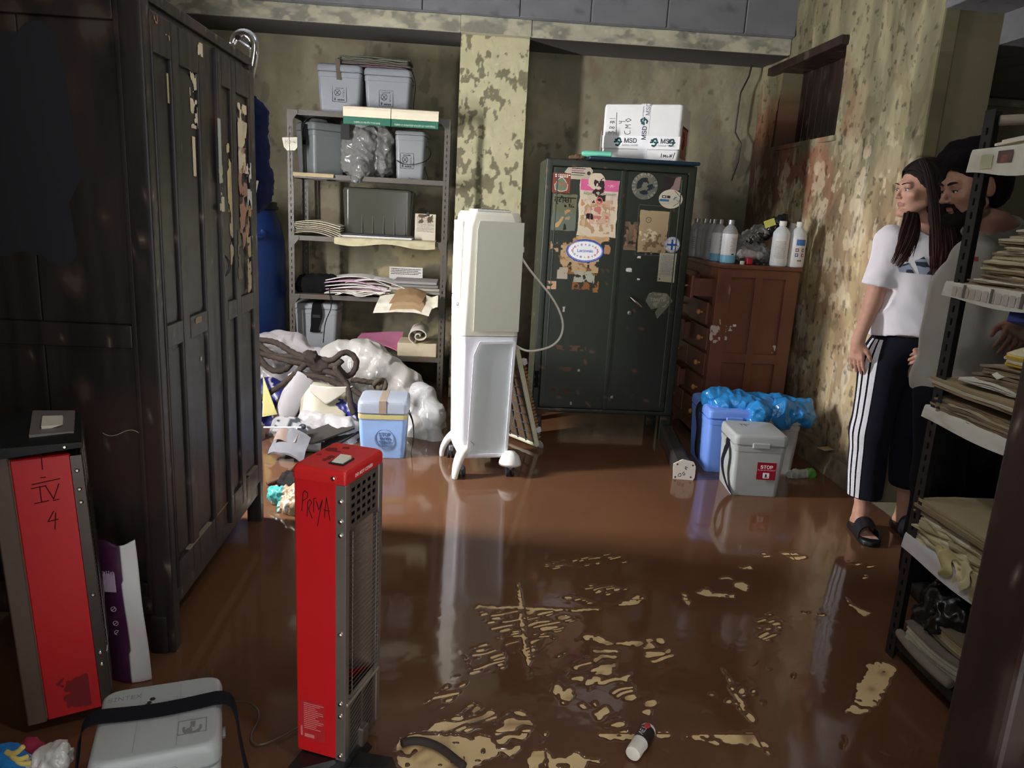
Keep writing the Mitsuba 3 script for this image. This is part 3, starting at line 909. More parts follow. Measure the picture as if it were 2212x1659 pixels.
mud = Thing('muddy_water', 'brown muddy flood water and footprints covering the tiled floor', 'mud', kind='stuff')
mud.add('film', mud_patch(-.35, 2.0, 1.40, 3.05, .0042, PRINTS), 'mud', w_mud, smooth=True)
mud.add('film', cat(mud_patch(LX, -.35, -.6, 3.05, .08, 0), mud_patch(-.35, 2.0, -.6, 1.40, .08, 0), mud_patch(2.0, WX, -.6, 3.05, .05, 0), mud_patch(LX, WX, 3.05, BY, .05, 0)), 'mud', w_mud, smooth=True)

# ---------------------------------------------------------------- dark wooden wardrobe on the left
def w_wood(v, c=None):
    x, y, z = v.T
    t = .26 * (1 - ss(.3, .7, nf((x + y) * 42, y * 6, z * 2.2, 4)))
    t = np.maximum(t, .5 * ss(.5, .72, nf(x * 5, y * 5, z * 3 + 4, 4)))
    t = np.maximum(t, .72 * ss(.6, .8, nf(x * 11, y * 11, z * 6, 4)))
    return None, 3, np.maximum(t, .95 * ss(.76, .8, nf(x * 30, y * 30, z * 18, 2)))


WEATHER['wood_dark'] = ('satin', w_wood)
GRID = (.012, .012, .03)
WXF, WY0, WY1, WZ = -0.875, 2.165, 3.225, 1.945
WXL = -1.62
w = Thing('wardrobe', 'dark old wooden wardrobe with two panelled doors and torn stickers', 'wardrobe')
w.add('body', cat(
    box(WXL, WXF - .01, WY0 + .03, WY1 - .002, .16, WZ - .02),
    box(WXL, WXF + .004, WY0 - .004, WY1 + .004, WZ - .035, WZ, .006), box(WXL, WXF + .002, WY0 + .006, WY1, .13, .19, .004)), 'wood_dark')
# side facing the camera: stiles, rails, boards
for (a, b) in ((WXL, WXL + .07), (-0.940, WXF - .048)):
    w.add('stile', box(a, b, WY0 + .006, WY0 + .04, .13, WZ - .03, .004), 'wood_dark')
for (a, b) in ((.13, .235), (.972, 1.04), (WZ - .1, WZ - .03)):
    w.add('rail', box(WXL + .07, -0.940, WY0 + .008, WY0 + .04, a, b, .004), 'wood_dark')
bx = [WXL + .07, -1.38, -1.19, -0.940]
for a, b in zip(bx[:-1], bx[1:]):
    for z0, z1 in ((.235, .972), (1.04, WZ - .1)):
        w.add('side_panel', box(a + .0015, b - .0015, WY0 + .022, WY0 + .05, z0, z1, .003), 'wood_dark')
# corner posts with feet
for (y0, y1) in ((WY0, WY0 + .055), (WY1 - .045, WY1)):
    w.add('post', box(WXF - .05, WXF + .012, y0, y1, -.005, WZ - .03, .006), 'wood_dark')
w.add('post', box(WXL, WXL + .05, WY0, WY0 + .05, -.005, WZ - .03, .006), 'wood_dark')
w.add('foot', box(WXF - .06, WXF - .006, WY0 - .006, WY0 + .07, -.006, .13, .008), 'wood_dark')
# front: doors with stiles, rails and recessed panels
DGAP = 2.733


def door(y0, y1, ps):
    d = w.add('door', box(WXF - .02, WXF + .004, y0, y1, .2, WZ - .06, .003), 'wood_dark')
    zs = [(.2, .285), (.965, 1.035), (WZ - .165, WZ - .06)]
    ys = [(y0, ps[0]), (ps[1], ps[2]), (ps[3], y1)]
    for a, b in ys:
        w.add('door_stile', box(WXF, WXF + .017, a, b, .2, WZ - .06, .005), 'wood_dark', parent=d)
    for a, b in zs:
        for (c, e) in ((ps[0], ps[1]), (ps[2], ps[3])):
            w.add('door_rail', box(WXF, WXF + .017, c, e, a, b, .005), 'wood_dark', parent=d)
    for (c, e) in ((ps[0], ps[1]), (ps[2], ps[3])):
        for a, b in ((.285, .965), (1.035, WZ - .165)):
            m = hull([(WXF + .001, c, a), (WXF + .001, e, a), (WXF + .001, e, b), (WXF + .001, c, b), (WXF + .007, c + .02, a + .02), (WXF + .007, e - .02, a + .02), (WXF + .007, e - .02, b - .02), (WXF + .007, c + .02, b - .02)])
            w.add('door_panel', m, 'wood_dark', parent=d)
    return d


d1 = door(WY0 + .057, DGAP - .003, (2.213, 2.346, 2.406, 2.569))
d2 = door(DGAP + .003, WY1 - .047, (DGAP + .06, DGAP + .17, DGAP + .225, WY1 - .095))
w.add('door_edge', box(WXF, WXF + .03, DGAP - .022, DGAP - .004, .2, WZ - .06, .004), 'wood_dark', parent=d1)
w.add('latch', cat(box(WXF + .015, WXF + .022, DGAP - .01, DGAP + .03, 1.124, 1.222, .002), tube([(WXF + .02, DGAP, 1.214), (WXF + .04, DGAP + .012, 1.173), (WXF + .02, DGAP, 1.127)], .004, 8, seg=14)), 'metal', C(60, 58, 56), parent=d2)
GRID = None
# torn sticker remains on the doors (a flat frame looking along +x)


def on_front(px, z, off=.0185):
    return frame((WXF + off, px, z), (0, 1, 0), (0, 0, 1))


SC = C(214, 202, 172)
for (y, z, ww, hh, keep, sd, col, o) in (
        (2.558, 1.713, .10, .2, .60, 3, SC, .0085), (2.524, 1.528, .025, .12, .9, 5, SC, .0085), (2.595, 1.525, .04, .12, .55, 6, SC, .0085),
        (2.708, 1.559, .03, .21, .9, 7, C(176, 190, 178), .031), (2.709, 1.437, .04, .15, .5, 8, C(190, 180, 160), .031), (2.723, 1.383, .03, .05, .7, 9, SC, .031),
        (2.899, 1.475, .09, .24, .62, 10, C(206, 190, 140), .0085), (2.901, 1.334, .075, .34, .58, 11, C(186, 172, 140), .0085), (3.022, 1.623, .12, .25, .6, 12, SC, .0185),
        (3.012, 1.402, .11, .38, .47, 13, C(168, 128, 112), .0185), (3.097, 1.452, .06, .18, .56, 14, C(206, 204, 196), .0185), (3.094, 1.278, .06, .2, .5, 15, C(176, 148, 104), .0185),
        (3.071, 1.170, .05, .26, .5, 16, C(184, 168, 130), .0185), (2.945, 1.204, .05, .2, .45, 17, C(120, 110, 92), .0185), (2.242, 1.867, .03, .03, .6, 18, C(150, 110, 84), .0185),
        (2.584, 1.856, .05, .04, .55, 19, SC, .0185), (2.321, 1.818, .03, .05, .5, 20, C(160, 130, 110), .0185), (2.306, 1.700, .012, .08, .9, 21, C(168, 160, 110), .0185),
        (2.511, 0.879, .012, .012, .9, 22, SC, .0085), (2.475, 1.016, .07, .02, .7, 23, C(150, 136, 112), .0185)):
    g = torn(ww, hh, keep, sd, 26, 30)
    if not g.is_empty:
        w.add('sticker_remnant', extr(g, .0007), 'paper', col, False, L=on_front(y, z, o))
# pale wear along the ledges of the lower panels
for y0, y1 in ((2.311, 2.524), (2.590, 2.781), (3.001, 3.122)):
    w.add('worn_ledge', box(WXF + .003, WXF + .0178, y0, y1, .283, .2895, .001), 'matte', C(120, 108, 88))
# greyish bloom patch on the side panel
w.add('grey_patch', extr(ragged(.32, .5, .03, 44, 7).buffer(.05), .0004), 'matte', C(40, 40, 42), False, L=frame((-1.285, WY0 + .0215, 1.522), (1, 0, 0), (0, 0, 1)))
w.add('string', tube([(-1.040,2.172,0.718), (-0.997,2.172,0.715), (-0.969,2.172,0.728), (-0.937,2.172,0.722)], .0012, 5, seg=16), 'matte', C(150, 140, 120))

# ---------------------------------------------------------------- umbrella hooked over the wardrobe's corner
u = Thing('umbrella', 'closed navy umbrella with a shiny chrome crook handle hung at the wardrobe corner', 'umbrella')
hk = [(-0.981,3.360,2.013), (-0.971,3.360,2.042), (-0.939,3.360,2.060), (-0.906,3.360,2.046), (-0.896,3.360,2.006), (-0.903,3.360,1.949), (-0.914,3.360,1.890)]
u.add('handle', tube(hk, [.014, .016, .018, .019, .018, .017, .015], 14, seg=50), 'chrome', C(235, 235, 238), True)
pg_ = (-0.919,3.300,2.026)
w.add('peg', cyl((pg_[0], 3.21, pg_[2] - .012), (pg_[0], 3.42, pg_[2] - .012), .010, 10), 'wood_dark')
u.add('ferrule', tube([(-0.914,3.360,1.890), (-0.916,3.360,1.875), (-0.918,3.360,1.850), (-0.921,3.360,1.823)], [.012, .009, .012, .010], 12, seg=16), 'chrome', C(190, 190, 190))
u.add('frill', lump([('c', (-0.921,3.360,1.821), (-0.912,3.360,1.792), .014, .03)], .006, .016, 60, 4, .01), 'cloth', lambda v: np.where((np.sin(v[:, 2:3] * 260 + v[:, :1] * 90) > .2), np.array(C(196, 196, 200)), np.array(C(22, 22, 28))))
u.add('canopy', lump([('c', (-0.918,3.360,1.792), (-0.910,3.360,1.741), .03, .055), ('c', (-0.910,3.360,1.741), (-0.911,3.360,1.470), .055, .075), ('c', (-0.911,3.360,1.470), (-0.912,3.360,1.399), .075, .06)], .012, .02, 14, 8, .04), 'cloth', C(24, 30, 60), True)
u.add('strap', box(-.012, .012, -.004, .004, -.035, .035, .003), 'matte', C(222, 216, 196), L=mat((-0.889,3.285,1.447), ry=12))

# ---------------------------------------------------------------- blue drum
DX_ = -1.274 - .292
b = Thing('plastic_drum', 'tall blue plastic drum with a black lid behind the wardrobe', 'drum', mat((DX_, 5.45, 0)))
b.add('body', lathe([(.20, .42), (.27, .44), (.285, .47), (.29, .75), (.296, .77), (.29, .79), (.292, 1.0), (.285, 1.12), (.262, 1.22), (.235, 1.29), (.228, 1.33), (.225, 1.34)], 48), 'satin', C(20, 42, 92), 40)
b.add('lid', lathe([(.236, 1.325), (.247, 1.33), (.247, 1.345), (.238, 1.35), (.238, 1.375), (.232, 1.38), (.20, 1.382)], 48), 'satin', C(20, 22, 28), 40)
a = math.radians(-58)
b.add('handle', tube([(.27 * math.cos(a - .22), .27 * math.sin(a - .22), 1.19), (.30 * math.cos(a - .2), .30 * math.sin(a - .2), 1.16), (.325 * math.cos(a), .325 * math.sin(a), 1.15), (.30 * math.cos(a + .2), .30 * math.sin(a + .2), 1.16), (.27 * math.cos(a + .22), .27 * math.sin(a + .22), 1.19)], .016, 8, seg=20), 'satin', C(22, 46, 100))
s = Thing('stand', 'dark wooden stool under the blue drum behind the wardrobe', 'stool', mat((DX_, 5.45, 0)))
s.add('seat', box(-.29, .29, -.29, .29, .38, .42, .008), 'wood_dark')
for x in (-.25, .25):
    for y in (-.25, .25):
        s.add('leg', box(x - .025, x + .025, y - .025, y + .025, 0, .38, .005), 'wood_dark')

# ---------------------------------------------------------------- red tower heaters
RED = C(196, 22, 28)


def tower_heater(M, label, H, wx=.112):
    """Local: x along the red side panel (0..wx), y along the grille side (0..wy) going back; z up. The red panel faces -y, the grille faces +x."""
    wy, zb = .185, .035
    t = Thing('tower_heater', label, 'heater', M)
    t.add('side_panel', box(0, wx - .022, -.002, .012, zb, H - .03, .003), 'satin', RED, label='red painted side panel')
    t.add('side_panel', box(0, wx - .022, wy - .012, wy + .002, zb, H - .03, .003), 'satin', RED)
    t.add('back_panel', box(-.004, .006, .004, wy - .004, zb, H - .03, .002), 'grimy', C(118, 96, 82))
    GM = C(150, 142, 134)
    for y in (0, wy):
        s = 1 if y == 0 else -1
        t.add('corner_strip', cat(box(wx - .024, wx + .002, y - .003 * s, y + .002 * s, zb, H - .035, .001), box(wx - .002, wx + .003, y - .003 * s, y + .016 * s, zb, H - .035, .001)), 'metal', C(176, 170, 164) if wx < .14 else C(84, 78, 72))
    for z in (H - .075, H - .125, H - .16, H - .42, .2, .165, .05):
        t.add('screw', lathe([(.006, 0), (.0055, .003), (.003, .0045)], 10), 'chrome', C(210, 208, 204), L=frame((wx - .011, -.0035, z), (1, 0, 0), (0, 0, 1)))
    # upper and lower louvred plates
    for (z0, z1, rows, cols) in ((H - .155, H - .035, 5, 5), (zb, .19, 10, 2)):
        g = sg.box(.012, z0, wy - .012, z1)
        cw, rh = (wy - .05) / cols, (z1 - z0 - .02) / rows
        cut = [sg.box(.025 + c * cw + .004, z0 + .012 + r * rh, .025 + (c + 1) * cw - .004, z0 + .012 + r * rh + rh * .55) for c in range(cols) for r in range(rows)]
        if rows == 10:
            cut = [shapely.affinity.skew(q, ys=14, origin='center') for q in cut]
        g = g.difference(shapely.union_all(cut))
        t.add('louvre_plate', extr(g, .002), 'metal', GM, False, L=frame((wx - .0015, 0, 0), (0, 1, 0), (0, 0, 1)))
    t.add('base_rim', box(wx - .012, wx + .006, .004, wy - .004, .188, .197, .002), 'metal', C(200, 196, 190))
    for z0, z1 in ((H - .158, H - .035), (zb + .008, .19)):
        t.add('baffle', box(wx - .03, wx - .012, .014, wy - .014, z0, z1), 'matte', C(30, 26, 24))  # dark plate added behind the slots, stands in for the shade inside
    # wire guard
    n = 36
    for i in range(n):
        z = .205 + (H - .165 - .205) * i / (n - 1)
        t.add('guard_wire', tube([(wx - .002, .012, z), (wx + .006, .018, z), (wx + .006, wy - .018, z), (wx - .002, wy - .012, z)], .0011, 5), 'chrome', C(190, 184, 176), True)
    for y in (.03, wy - .03):
        t.add('guard_rod', cyl((wx + .004, y, .2), (wx + .004, y, H - .16), .0015, 6), 'chrome', C(180, 174, 168))
    # reflector and heating rods
    t.add('reflector', sheet(lambda u, v: (wx - .085 + .07 * (2 * u - 1) ** 2 + .0 * v, .0125 + (wy - .024) * u, .195 + (H - .35) * v), 15, 3, .001), 'metal', C(120, 104, 88), True)
    for y in (.06, wy - .06):
        t.add('heating_rod', cyl((.07, y, .21), (.07, y, H - .165), .006, 10), 'satin', C(220, 214, 204))
    t.add('floor_plate', box(.01, wx - .01, .012, wy - .012, zb, zb + .006), 'metal', GM)
    return t


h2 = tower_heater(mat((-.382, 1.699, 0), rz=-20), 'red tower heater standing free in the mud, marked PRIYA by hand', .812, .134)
H = .812
cap = loft([(H - .034, .140, .192, .006, .067, .0925), (H - .012, .141, .193, .007, .067, .0925), (H - .004, .136, .188, .01, .067, .0925), (H, .126, .178, .012, .067, .0925)], 4)
cp = h2.add('top_cap', cap, 'satin', C(206, 34, 34), 35, label='red top cap')
h2.add('switch', box(.072, .112, .03, .085, H - .001, H + .0035, .001), 'satin', C(34, 32, 32), parent=cp)
h2.add('rocker', hull([(.077, .036, H + .003), (.107, .036, H + .003), (.077, .079, H + .003), (.107, .079, H + .003), (.078, .037, H + .005), (.106, .037, H + .005), (.078, .078, H + .011), (.106, .078, H + .011)]), 'satin', C(226, 222, 204), parent=cp)
h2.add('screw', lathe([(.006, 0), (.0055, .003), (.003, .0045)], 10), 'chrome', C(210, 208, 204), L=frame((.105, -.0045, H - .02), (1, 0, 0), (0, 0, 1)), parent=cp)
h2.text('DO NOT COVER', .0085, frame((.1378, .085, H - .023), (0, 1, 0), (0, 0, 1)), C(232, 214, 206), parent=cp)
h2.add('worn_print', extr(shapely.union_all([torn(.06, .05, .42, 71, 60), shapely.affinity.translate(torn(.05, .05, .4, 72, 60), .0, .07)]), .0004), 'matte', C(120, 40, 36), False, L=frame((.035, .065, H + .0002), (1, 0, 0), (0, 1, 0)), parent=cp)
h2.add('handwriting', strokes([[(.008, .0), (.012, .045), (.016, .052), (.024, .048), (.024, .036), (.012, .026)], [(.022, -.012), (.024, .024), (.03, .032), (.035, .026), (.026, .008), (.036, -.014)], [(.040, .002), (.040, .036), (.047, .038)], [(.047, .03), (.054, .01), (.063, .036), (.05, -.03)], [(.068, -.006), (.074, .044), (.083, -.012)], [(.067, .012), (.083, .012)]], .0016, .0004), 'matte', C(24, 14, 14), False, L=frame((.012, -.0024, H - .115), (1, 0, 0), (0, 0, 1)))
h2.add('warning_label', cat(extr(sg.box(.008, .075, .08, .185), .0003)), 'satin', C(176, 40, 44), False, L=frame((0, -.0022, 0), (1, 0, 0), (0, 0, 1)))
pl = [extr(sg.box(.02, z, .02 + .045 + .012 * math.sin(z * 900), z + .0025), .0004) for z in np.arange(.105, .18, .0055)] + [extr(sg.box(.011, .082, .016, .11), .0004), extr(sg.box(.022, .08, .05, .09), .0004)]
h2.add('warning_print', cat(pl), 'matte', C(206, 110, 108), False, L=frame((0, -.0026, 0), (1, 0, 0), (0, 0, 1)))
# wheel base of the free-standing heater
bs = Thing('heater_base', 'black heater base with wide feet in the mud under the free-standing red heater', 'base', mat((-.372, 1.695, 0), rz=-20))
bs.add('foot', hull([(-.02, -.12, .0), (.02, -.12, .0), (.15, .03, .0), (.15, .11, .0), (-.02, .11, .0), (0, -.08, .03), (.12, .02, .033), (.12, .1, .033), (0, .1, .033)]), 'satin', C(24, 22, 22))
bs.add('foot', hull([(.13, -.02, .0), (.25, .0, .0), (.25, .05, .0), (.13, .06, .0), (.14, -.01, .03), (.235, .005, .045), (.235, .045, .045), (.14, .05, .03)]), 'satin', C(26, 24, 24))
bs.add('bracket', box(.1, .135, .075, .11, .02, .075, .003), 'metal', C(150, 140, 130))
ar = [(-0.119,1.748,0.012), (-0.099,1.757,0.012), (-0.062,1.756,0.012), (-0.024,1.738,0.012), (0.014,1.702,0.012), (0.048,1.665,0.012)]
one('rubber_hoop', 'flat dark rubber hoop lying in the mud beside the black heater base', 'hoop', tube(ar, .011, 8, seg=40, flat=(1, 1)), 'matte', C(62, 54, 50), True)

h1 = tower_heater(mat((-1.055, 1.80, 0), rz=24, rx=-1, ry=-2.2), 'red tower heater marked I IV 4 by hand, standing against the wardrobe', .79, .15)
LZ = .80
M1 = C(66, 60, 52)
h1.add('side_cover', box(-.046, -.002, .0, .16, .03, .775, .003), 'grimy', C(96, 80, 66))
lid = hull([(-.05, -.02, LZ - .03), (.158, -.02, LZ - .022), (.158, .17, LZ - .022), (-.05, .17, LZ - .03), (-.05, -.022, LZ + .0), (.158, -.022, LZ - .008), (-.045, .17, LZ + .03), (.152, .17, LZ + .022), (.05, .16, LZ + .04), (-.045, .16, LZ + .04)])
lk = h1.add('lid', lid, 'satin', C(22, 23, 22), label='black slanted lid')
h1.add('control_plate', hull([(.045, .02, LZ + .014), (.14, .03, LZ + .008), (.14, .16, LZ + .031), (.045, .16, LZ + .042), (.045, .02, LZ + .006), (.14, .03, LZ), (.14, .16, LZ + .015), (.045, .16, LZ + .02)]), 'satin', C(104, 92, 88), parent=lk)
h1.add('switch', hull([(.07, .05, LZ + .026), (.115, .055, LZ + .022), (.07, .11, LZ + .037), (.115, .11, LZ + .033), (.07, .05, LZ + .012), (.115, .11, LZ + .012)]), 'satin', C(196, 190, 172), parent=lk)
h1.add('screw', lathe([(.006, 0), (.0055, .003), (.003, .0045)], 10), 'chrome', C(200, 198, 192), L=frame((.12, -.0225, LZ - .015), (1, 0, 0), (0, 0, 1)), parent=lk)
h1.add('handwriting', strokes([[(.043, .075), (.044, .105)], [(.038, .058), (.046, .058)], [(.022, .046), (.07, .051)], [(.02, .038), (.045, .04)], [(.034, .04), (.034, .008)], [(.022, .006), (.046, .008)], [(.044, .04), (.055, .01), (.067, .04)], [(.054, .007), (.064, .008)], [(.052, -.016), (.04, -.036), (.058, -.034)], [(.055, -.02), (.05, -.054)]], .0018, .0004), 'matte', C(60, 8, 10), False, L=frame((.012, -.0024, LZ - .165), (1.22, 0, 0), (0, 0, 1)) @ mat((0, 0, 0), s=1.25))
h1.add('stained_label', extr(torn(.075, .1, .55, 81, 30), .0004), 'satin', C(128, 18, 24), False, L=frame((.066, -.0022, .1), (1, 0, 0), (0, 0, 1)))

# ---------------------------------------------------------------- vaccine carriers


def carrier(M, label, w, d, h, col, lidcol=None, strap=None, group=None, lid_h=.055, name='vaccine_carrier', dirty='grimy', band=None, latch=True, name_key='carrier'):
    """A cool box with tapered body, overhanging lid with front latch, side pivots and a webbing strap. Front faces -y."""
    t = Thing(name, label, 'cool box', M, group)
    zl = h - lid_h
    t.add('body', loft([(0, w * .84, d * .84, .02), (.006, w * .87, d * .87, .025), (zl * .6, w * .935, d * .935, .026), (zl - .035, w * .955, d * .955, .026), (zl - .033, w * .975, d * .975, .026), (zl - .005, w * .98, d * .98, .026), (zl - .004, w * .93, d * .93, .02), (zl, w * .93, d * .93, .02)]), dirty, col, 40)
    l = t.add('lid', loft([(zl + .002, w * .975, d * .975, .024), (zl + .006, w, d, .026), (h - .022, w, d, .028), (h - .007, w * .97, d * .97, .03), (h, w * .90, d * .90, .03)]), dirty, lidcol or col, 40)
    if latch:
        t.add('latch', box(-w * .16, w * .16, -d / 2 - .007, -d / 2 + .01, zl - .012, zl + .018, .004), dirty, lidcol or col, parent=l)
    for s in (-1, 1):
        t.add('pivot', cyl((s * w * .465, 0, zl - .02), (s * (w * .5 + .006), 0, zl - .02), .013, 12), dirty, tuple(x * .6 for x in col))
    if band:
        t.add('band', loft([(zl - .028, w * .99, d * .99, .026), (zl - .004, w * .99, d * .99, .026)]), 'satin', band)
    return t, l


def strap_over(t, w, h, pts, sw=.036, col=C(24, 25, 30), part='strap'):
    """Webbing along pts, flat in the local x-z plane, sw wide along y (or as given by each point)."""
    p = spline(pts, 60)
    tt = np.gradient(p, axis=0); tt /= np.linalg.norm(tt, axis=1, keepdims=True)
    side = np.array([0, 1.0, 0])
    side = side - tt * (tt @ side)[:, None]; side /= np.linalg.norm(side, axis=1, keepdims=True)
    nn = np.cross(tt, side)
    v = np.stack([p - side * sw / 2 - nn * .0012, p + side * sw / 2 - nn * .0012, p + side * sw / 2 + nn * .0012, p - side * sw / 2 + nn * .0012], 1)
    k = len(p)
    i, j = np.meshgrid(np.arange(k - 1), np.arange(4), indexing='ij')
    q = np.stack([i * 4 + j, i * 4 + (j + 1) % 4, (i + 1) * 4 + (j + 1) % 4, (i + 1) * 4 + j], -1).reshape(-1, 4)
    f = np.vstack([q[:, [0, 1, 2]], q[:, [0, 2, 3]], [[0, 2, 1], [0, 3, 2], [k * 4 - 4, k * 4 - 3, k * 4 - 2], [k * 4 - 4, k * 4 - 2, k * 4 - 1]]])
    return t.add(part, TM(v.reshape(-1, 3), f), 'cloth', col, 30)


GREY = C(172, 174, 172)
# near carrier at the bottom left, lid with a moulded emblem, strap across the lid
cx, cyy, ch = -.650, 1.525, .262
NW, ND = .262, .265
nc, nl = carrier(mat((cx, cyy, 0), rz=17), 'grey vaccine carrier in the near left corner with a black strap across its lid', NW, ND, ch, C(158, 161, 159))
for x in (-.045, .04):
    nc.add('lid_ridge', box(x - .001, x + .001, -ND * .43, ND * .43, ch - .001, ch + .0012), 'grimy', C(150, 152, 150), parent=nl)
em = [extr(sg.box(-.03, -.024, .03, .024).difference(sg.box(-.028, -.022, .028, .022)), .002), extr(shapely.union_all([sg.Point(0, -.006).buffer(.02).difference(sg.Point(0, -.004).buffer(.015)).intersection(sg.box(-.03, -.03, .03, 0)), sg.box(-.004, -.002, .006, .016), sg.Point(-.006, -.012).buffer(.007)]), .003)]
nc.add('emblem', cat(em), 'grimy', C(120, 120, 116), False, parent=nl, L=frame((.07, -.06, ch - .0008), (1, 0, 0), (0, 1, 0)))
nc.text('SINTEX', .014, frame((-.08, .085, ch), (1, 0, 0), (0, 1, 0)), C(128, 128, 122), parent=nl)
nc.add('ink_blot', extr(shapely.union_all([sg.Point(-.02, .065).buffer(.006), sg.Point(-.026, .053).buffer(.005), sg.Point(-.031, .045).buffer(.004)]), .0008), 'matte', C(44, 34, 38), False, parent=nl, L=frame((0, 0, ch + .0002), (1, 0, 0), (0, 1, 0)))
strap_over(nc, NW, ch, [(-.235, -.09, .0), (-.2, -.06, .08), (-.168, .0, .19), (-.145, .02, ch + .003), (-.1, .02, ch + .006), (0, .012, ch + .006), (.1, .02, ch + .006), (.142, .02, ch + .002), (.165, .0, .2), (.19, -.06, .08), (.22, -.12, .0)], .05)

# pouch with purple and white print beside the heater
def pouch_col(v):
    x = (v[:, :1] - -0.939) - (v[:, 2:3] - .22) * -.05
    return np.where(x > .0, np.array(C(214, 210, 206)), np.array(C(66, 26, 58)))


def pouch_fn(u, v):
    z = .005 + .43 * v
    wv = .118 * (1 - .05 * v)
    return -.938 - .03 * v + wv * (u - .5), 2.045 - .016 * np.sin(np.pi * u) - .01 * np.sin(9 * v + u * 3) * .3 - .02 * (1 - v), z + .008 * np.sin(7 * u) * (v > .98)


po = Thing('plastic_pouch', 'long purple and white printed plastic pouch standing between the left heater and the wardrobe', 'packet')
po.add('film', sheet(pouch_fn, 26, 40, .006), 'satin', pouch_col, True)
F = frame((-.985, 2.02, .1), (.03, 0, 1), (-1, 0, 0))
po.text('RAS', .02, frame((-.948, 2.018, .05), (.03, 0, 1), (-1, 0, 0)), C(230, 226, 222), bold=True)
for i in range(16):
    z0 = .29
    po.add('print_line', box(-.001, .001, -.0006, .0006, 0, .06 + .006 * math.sin(i * 2.3)), 'matte', C(186, 160, 180), False, L=mat((-.998 + i * .0024, 2.022 - .001 * i * .2, z0), ry=-2))
for z in (.13, .16, .19, .235):
    po.add('print_mark', extr(sg.Point(0, 0).buffer(.008).difference(sg.Point(0, 0).buffer(.0062)).union(sg.LineString([(-.005, -.005), (.005, .005)]).buffer(.001)), .0005), 'matte', C(206, 186, 200), False, L=frame((-.957 - .03 * z / .43, 2.021, z), (1, 0, 0), (0, 0, 1)))

# small things in the bottom left corner
one('cable', 'thin brown cable looping on the mud behind the near carrier', 'cable', tube([(-0.631,1.886,0.030), (-0.590,1.894,0.030), (-0.541,1.873,0.030), (-0.517,1.818,0.020), (-0.524,1.794,0.010), (-0.502,1.744,0.010), (-0.450,1.765,0.012), (-0.399,1.811,0.012)], .0032, 7, seg=60), 'satin', C(78, 62, 50), True)
pk = Thing('knitted_bundle', 'blue cloth bundle with yellow knotted fringe at the lower left edge', 'cloth')
pk.add('cloth', lump([('e', (-0.987,1.500,0.135), (.05, .05, .05))], .008, .015, 30, 5, .02), 'cloth', C(44, 116, 178), True)
for i, (a, b) in enumerate((((18, 1622), (50, 1618)), ((30, 1630), (58, 1640)), ((42, 1642), (66, 1650)), ((20, 1624), (48, 1606)))):
    pass
fr = [[(-0.950,1.460,0.217), (-0.929,1.450,0.221), (-0.908,1.450,0.239)], [(-0.933,1.450,0.216), (-0.910,1.440,0.215), (-0.901,1.450,0.214)], [(-0.918,1.440,0.213), (-0.906,1.440,0.204), (-0.896,1.450,0.198)]]
for q in fr:
    pk.add('fringe', tube(q, .006, 7, seg=14, lobes=3, twist=200), 'cloth', C(214, 194, 112), True)
one('pink_ball', 'dark pink cloth ball beside the blue bundle in the lower left corner', 'cloth', lump([('e', (-0.961,1.560,0.137), (.028, .028, .03))], .007, .01, 40, 6, .02), 'cloth', C(150, 48, 70), True)
one('white_wrapper', 'crumpled white wrapper on the floor left of the near carrier', 'wrapper', lump([('c', (-0.936,1.520,0.130), (-0.879,1.520,0.149), .02, .03)], .006, .02, 34, 9, .02), 'film', C(200, 196, 188), True)

# ---------------------------------------------------------------- slotted-angle steel racks
def slotted_post(x, y, z0, z1, sx, sy, fw=.038, t=.0025, step=.042, sl=True):
    """Angle iron with punched slots: one flange along sx*x, the other along sy*y from the corner (x, y)."""
    out = []
    for k, s in ((0, sx), (1, sy)):
        g = sg.box(0, z0, fw, z1)
        if sl:
            cut = [sg.box(fw * .42, z + .004, fw * .60, z + .024) for z in np.arange(z0 + .01, z1 - .03, step)]
            g = g.difference(shapely.union_all(cut))
        m = extr(g, t)
        m = tf(m, frame((x, y, 0), (s, 0, 0) if k == 0 else (0, s, 0), (0, 0, 1)))
        out.append(m)
    return cat(out)


RX0, RX1, RY0, RY1 = -1.215, -.135, 5.32, 5.80
SH = [1.985, 1.582, 1.167, .765, .346]
STEEL = C(84, 80, 73)
rk = Thing('steel_rack', 'grey slotted-angle steel rack against the back wall, loaded with carriers and papers', 'rack')
for (x, sx) in ((RX0, 1), (RX1, -1)):
    for (y, sy) in ((RY0, 1), (RY1, -1)):
        rk.add('post', slotted_post(x, y, 0, 1.985 if y == RY0 else 1.985, sx, sy), 'rusty', STEEL, False)
GRID = (.05, .05, .05)
for z in SH + [.06]:
    rk.add('shelf', cat(box(RX0 + .004, RX1 - .004, RY0 + .006, RY1 - .006, z - .004, z), box(RX0 + .004, RX1 - .004, RY0 + .003, RY0 + .006, z - .032, z), box(RX0 + .004, RX1 - .004, RY1 - .006, RY1 - .003, z - .032, z), box(RX0 + .003, RX0 + .006, RY0, RY1, z - .032, z), box(RX1 - .006, RX1 - .003, RY0, RY1, z - .032, z)), 'rusty', STEEL, False)
GRID = None
for (x, s) in ((RX0, 1), (RX1, -1)):
    for z in (SH[0], SH[2], SH[3]):
        rk.add('gusset', tf(extr([(0, 0), (.07, 0), (.07, -.02), (.02, -.085), (0, -.085)], .002), frame((x, RY0 - .003, z - .002), (s, 0, 0), (0, 0, 1))), 'rusty', STEEL, False)

# ---------------------------------------------------------------- carriers on the rack
VG = C(122, 125, 129)


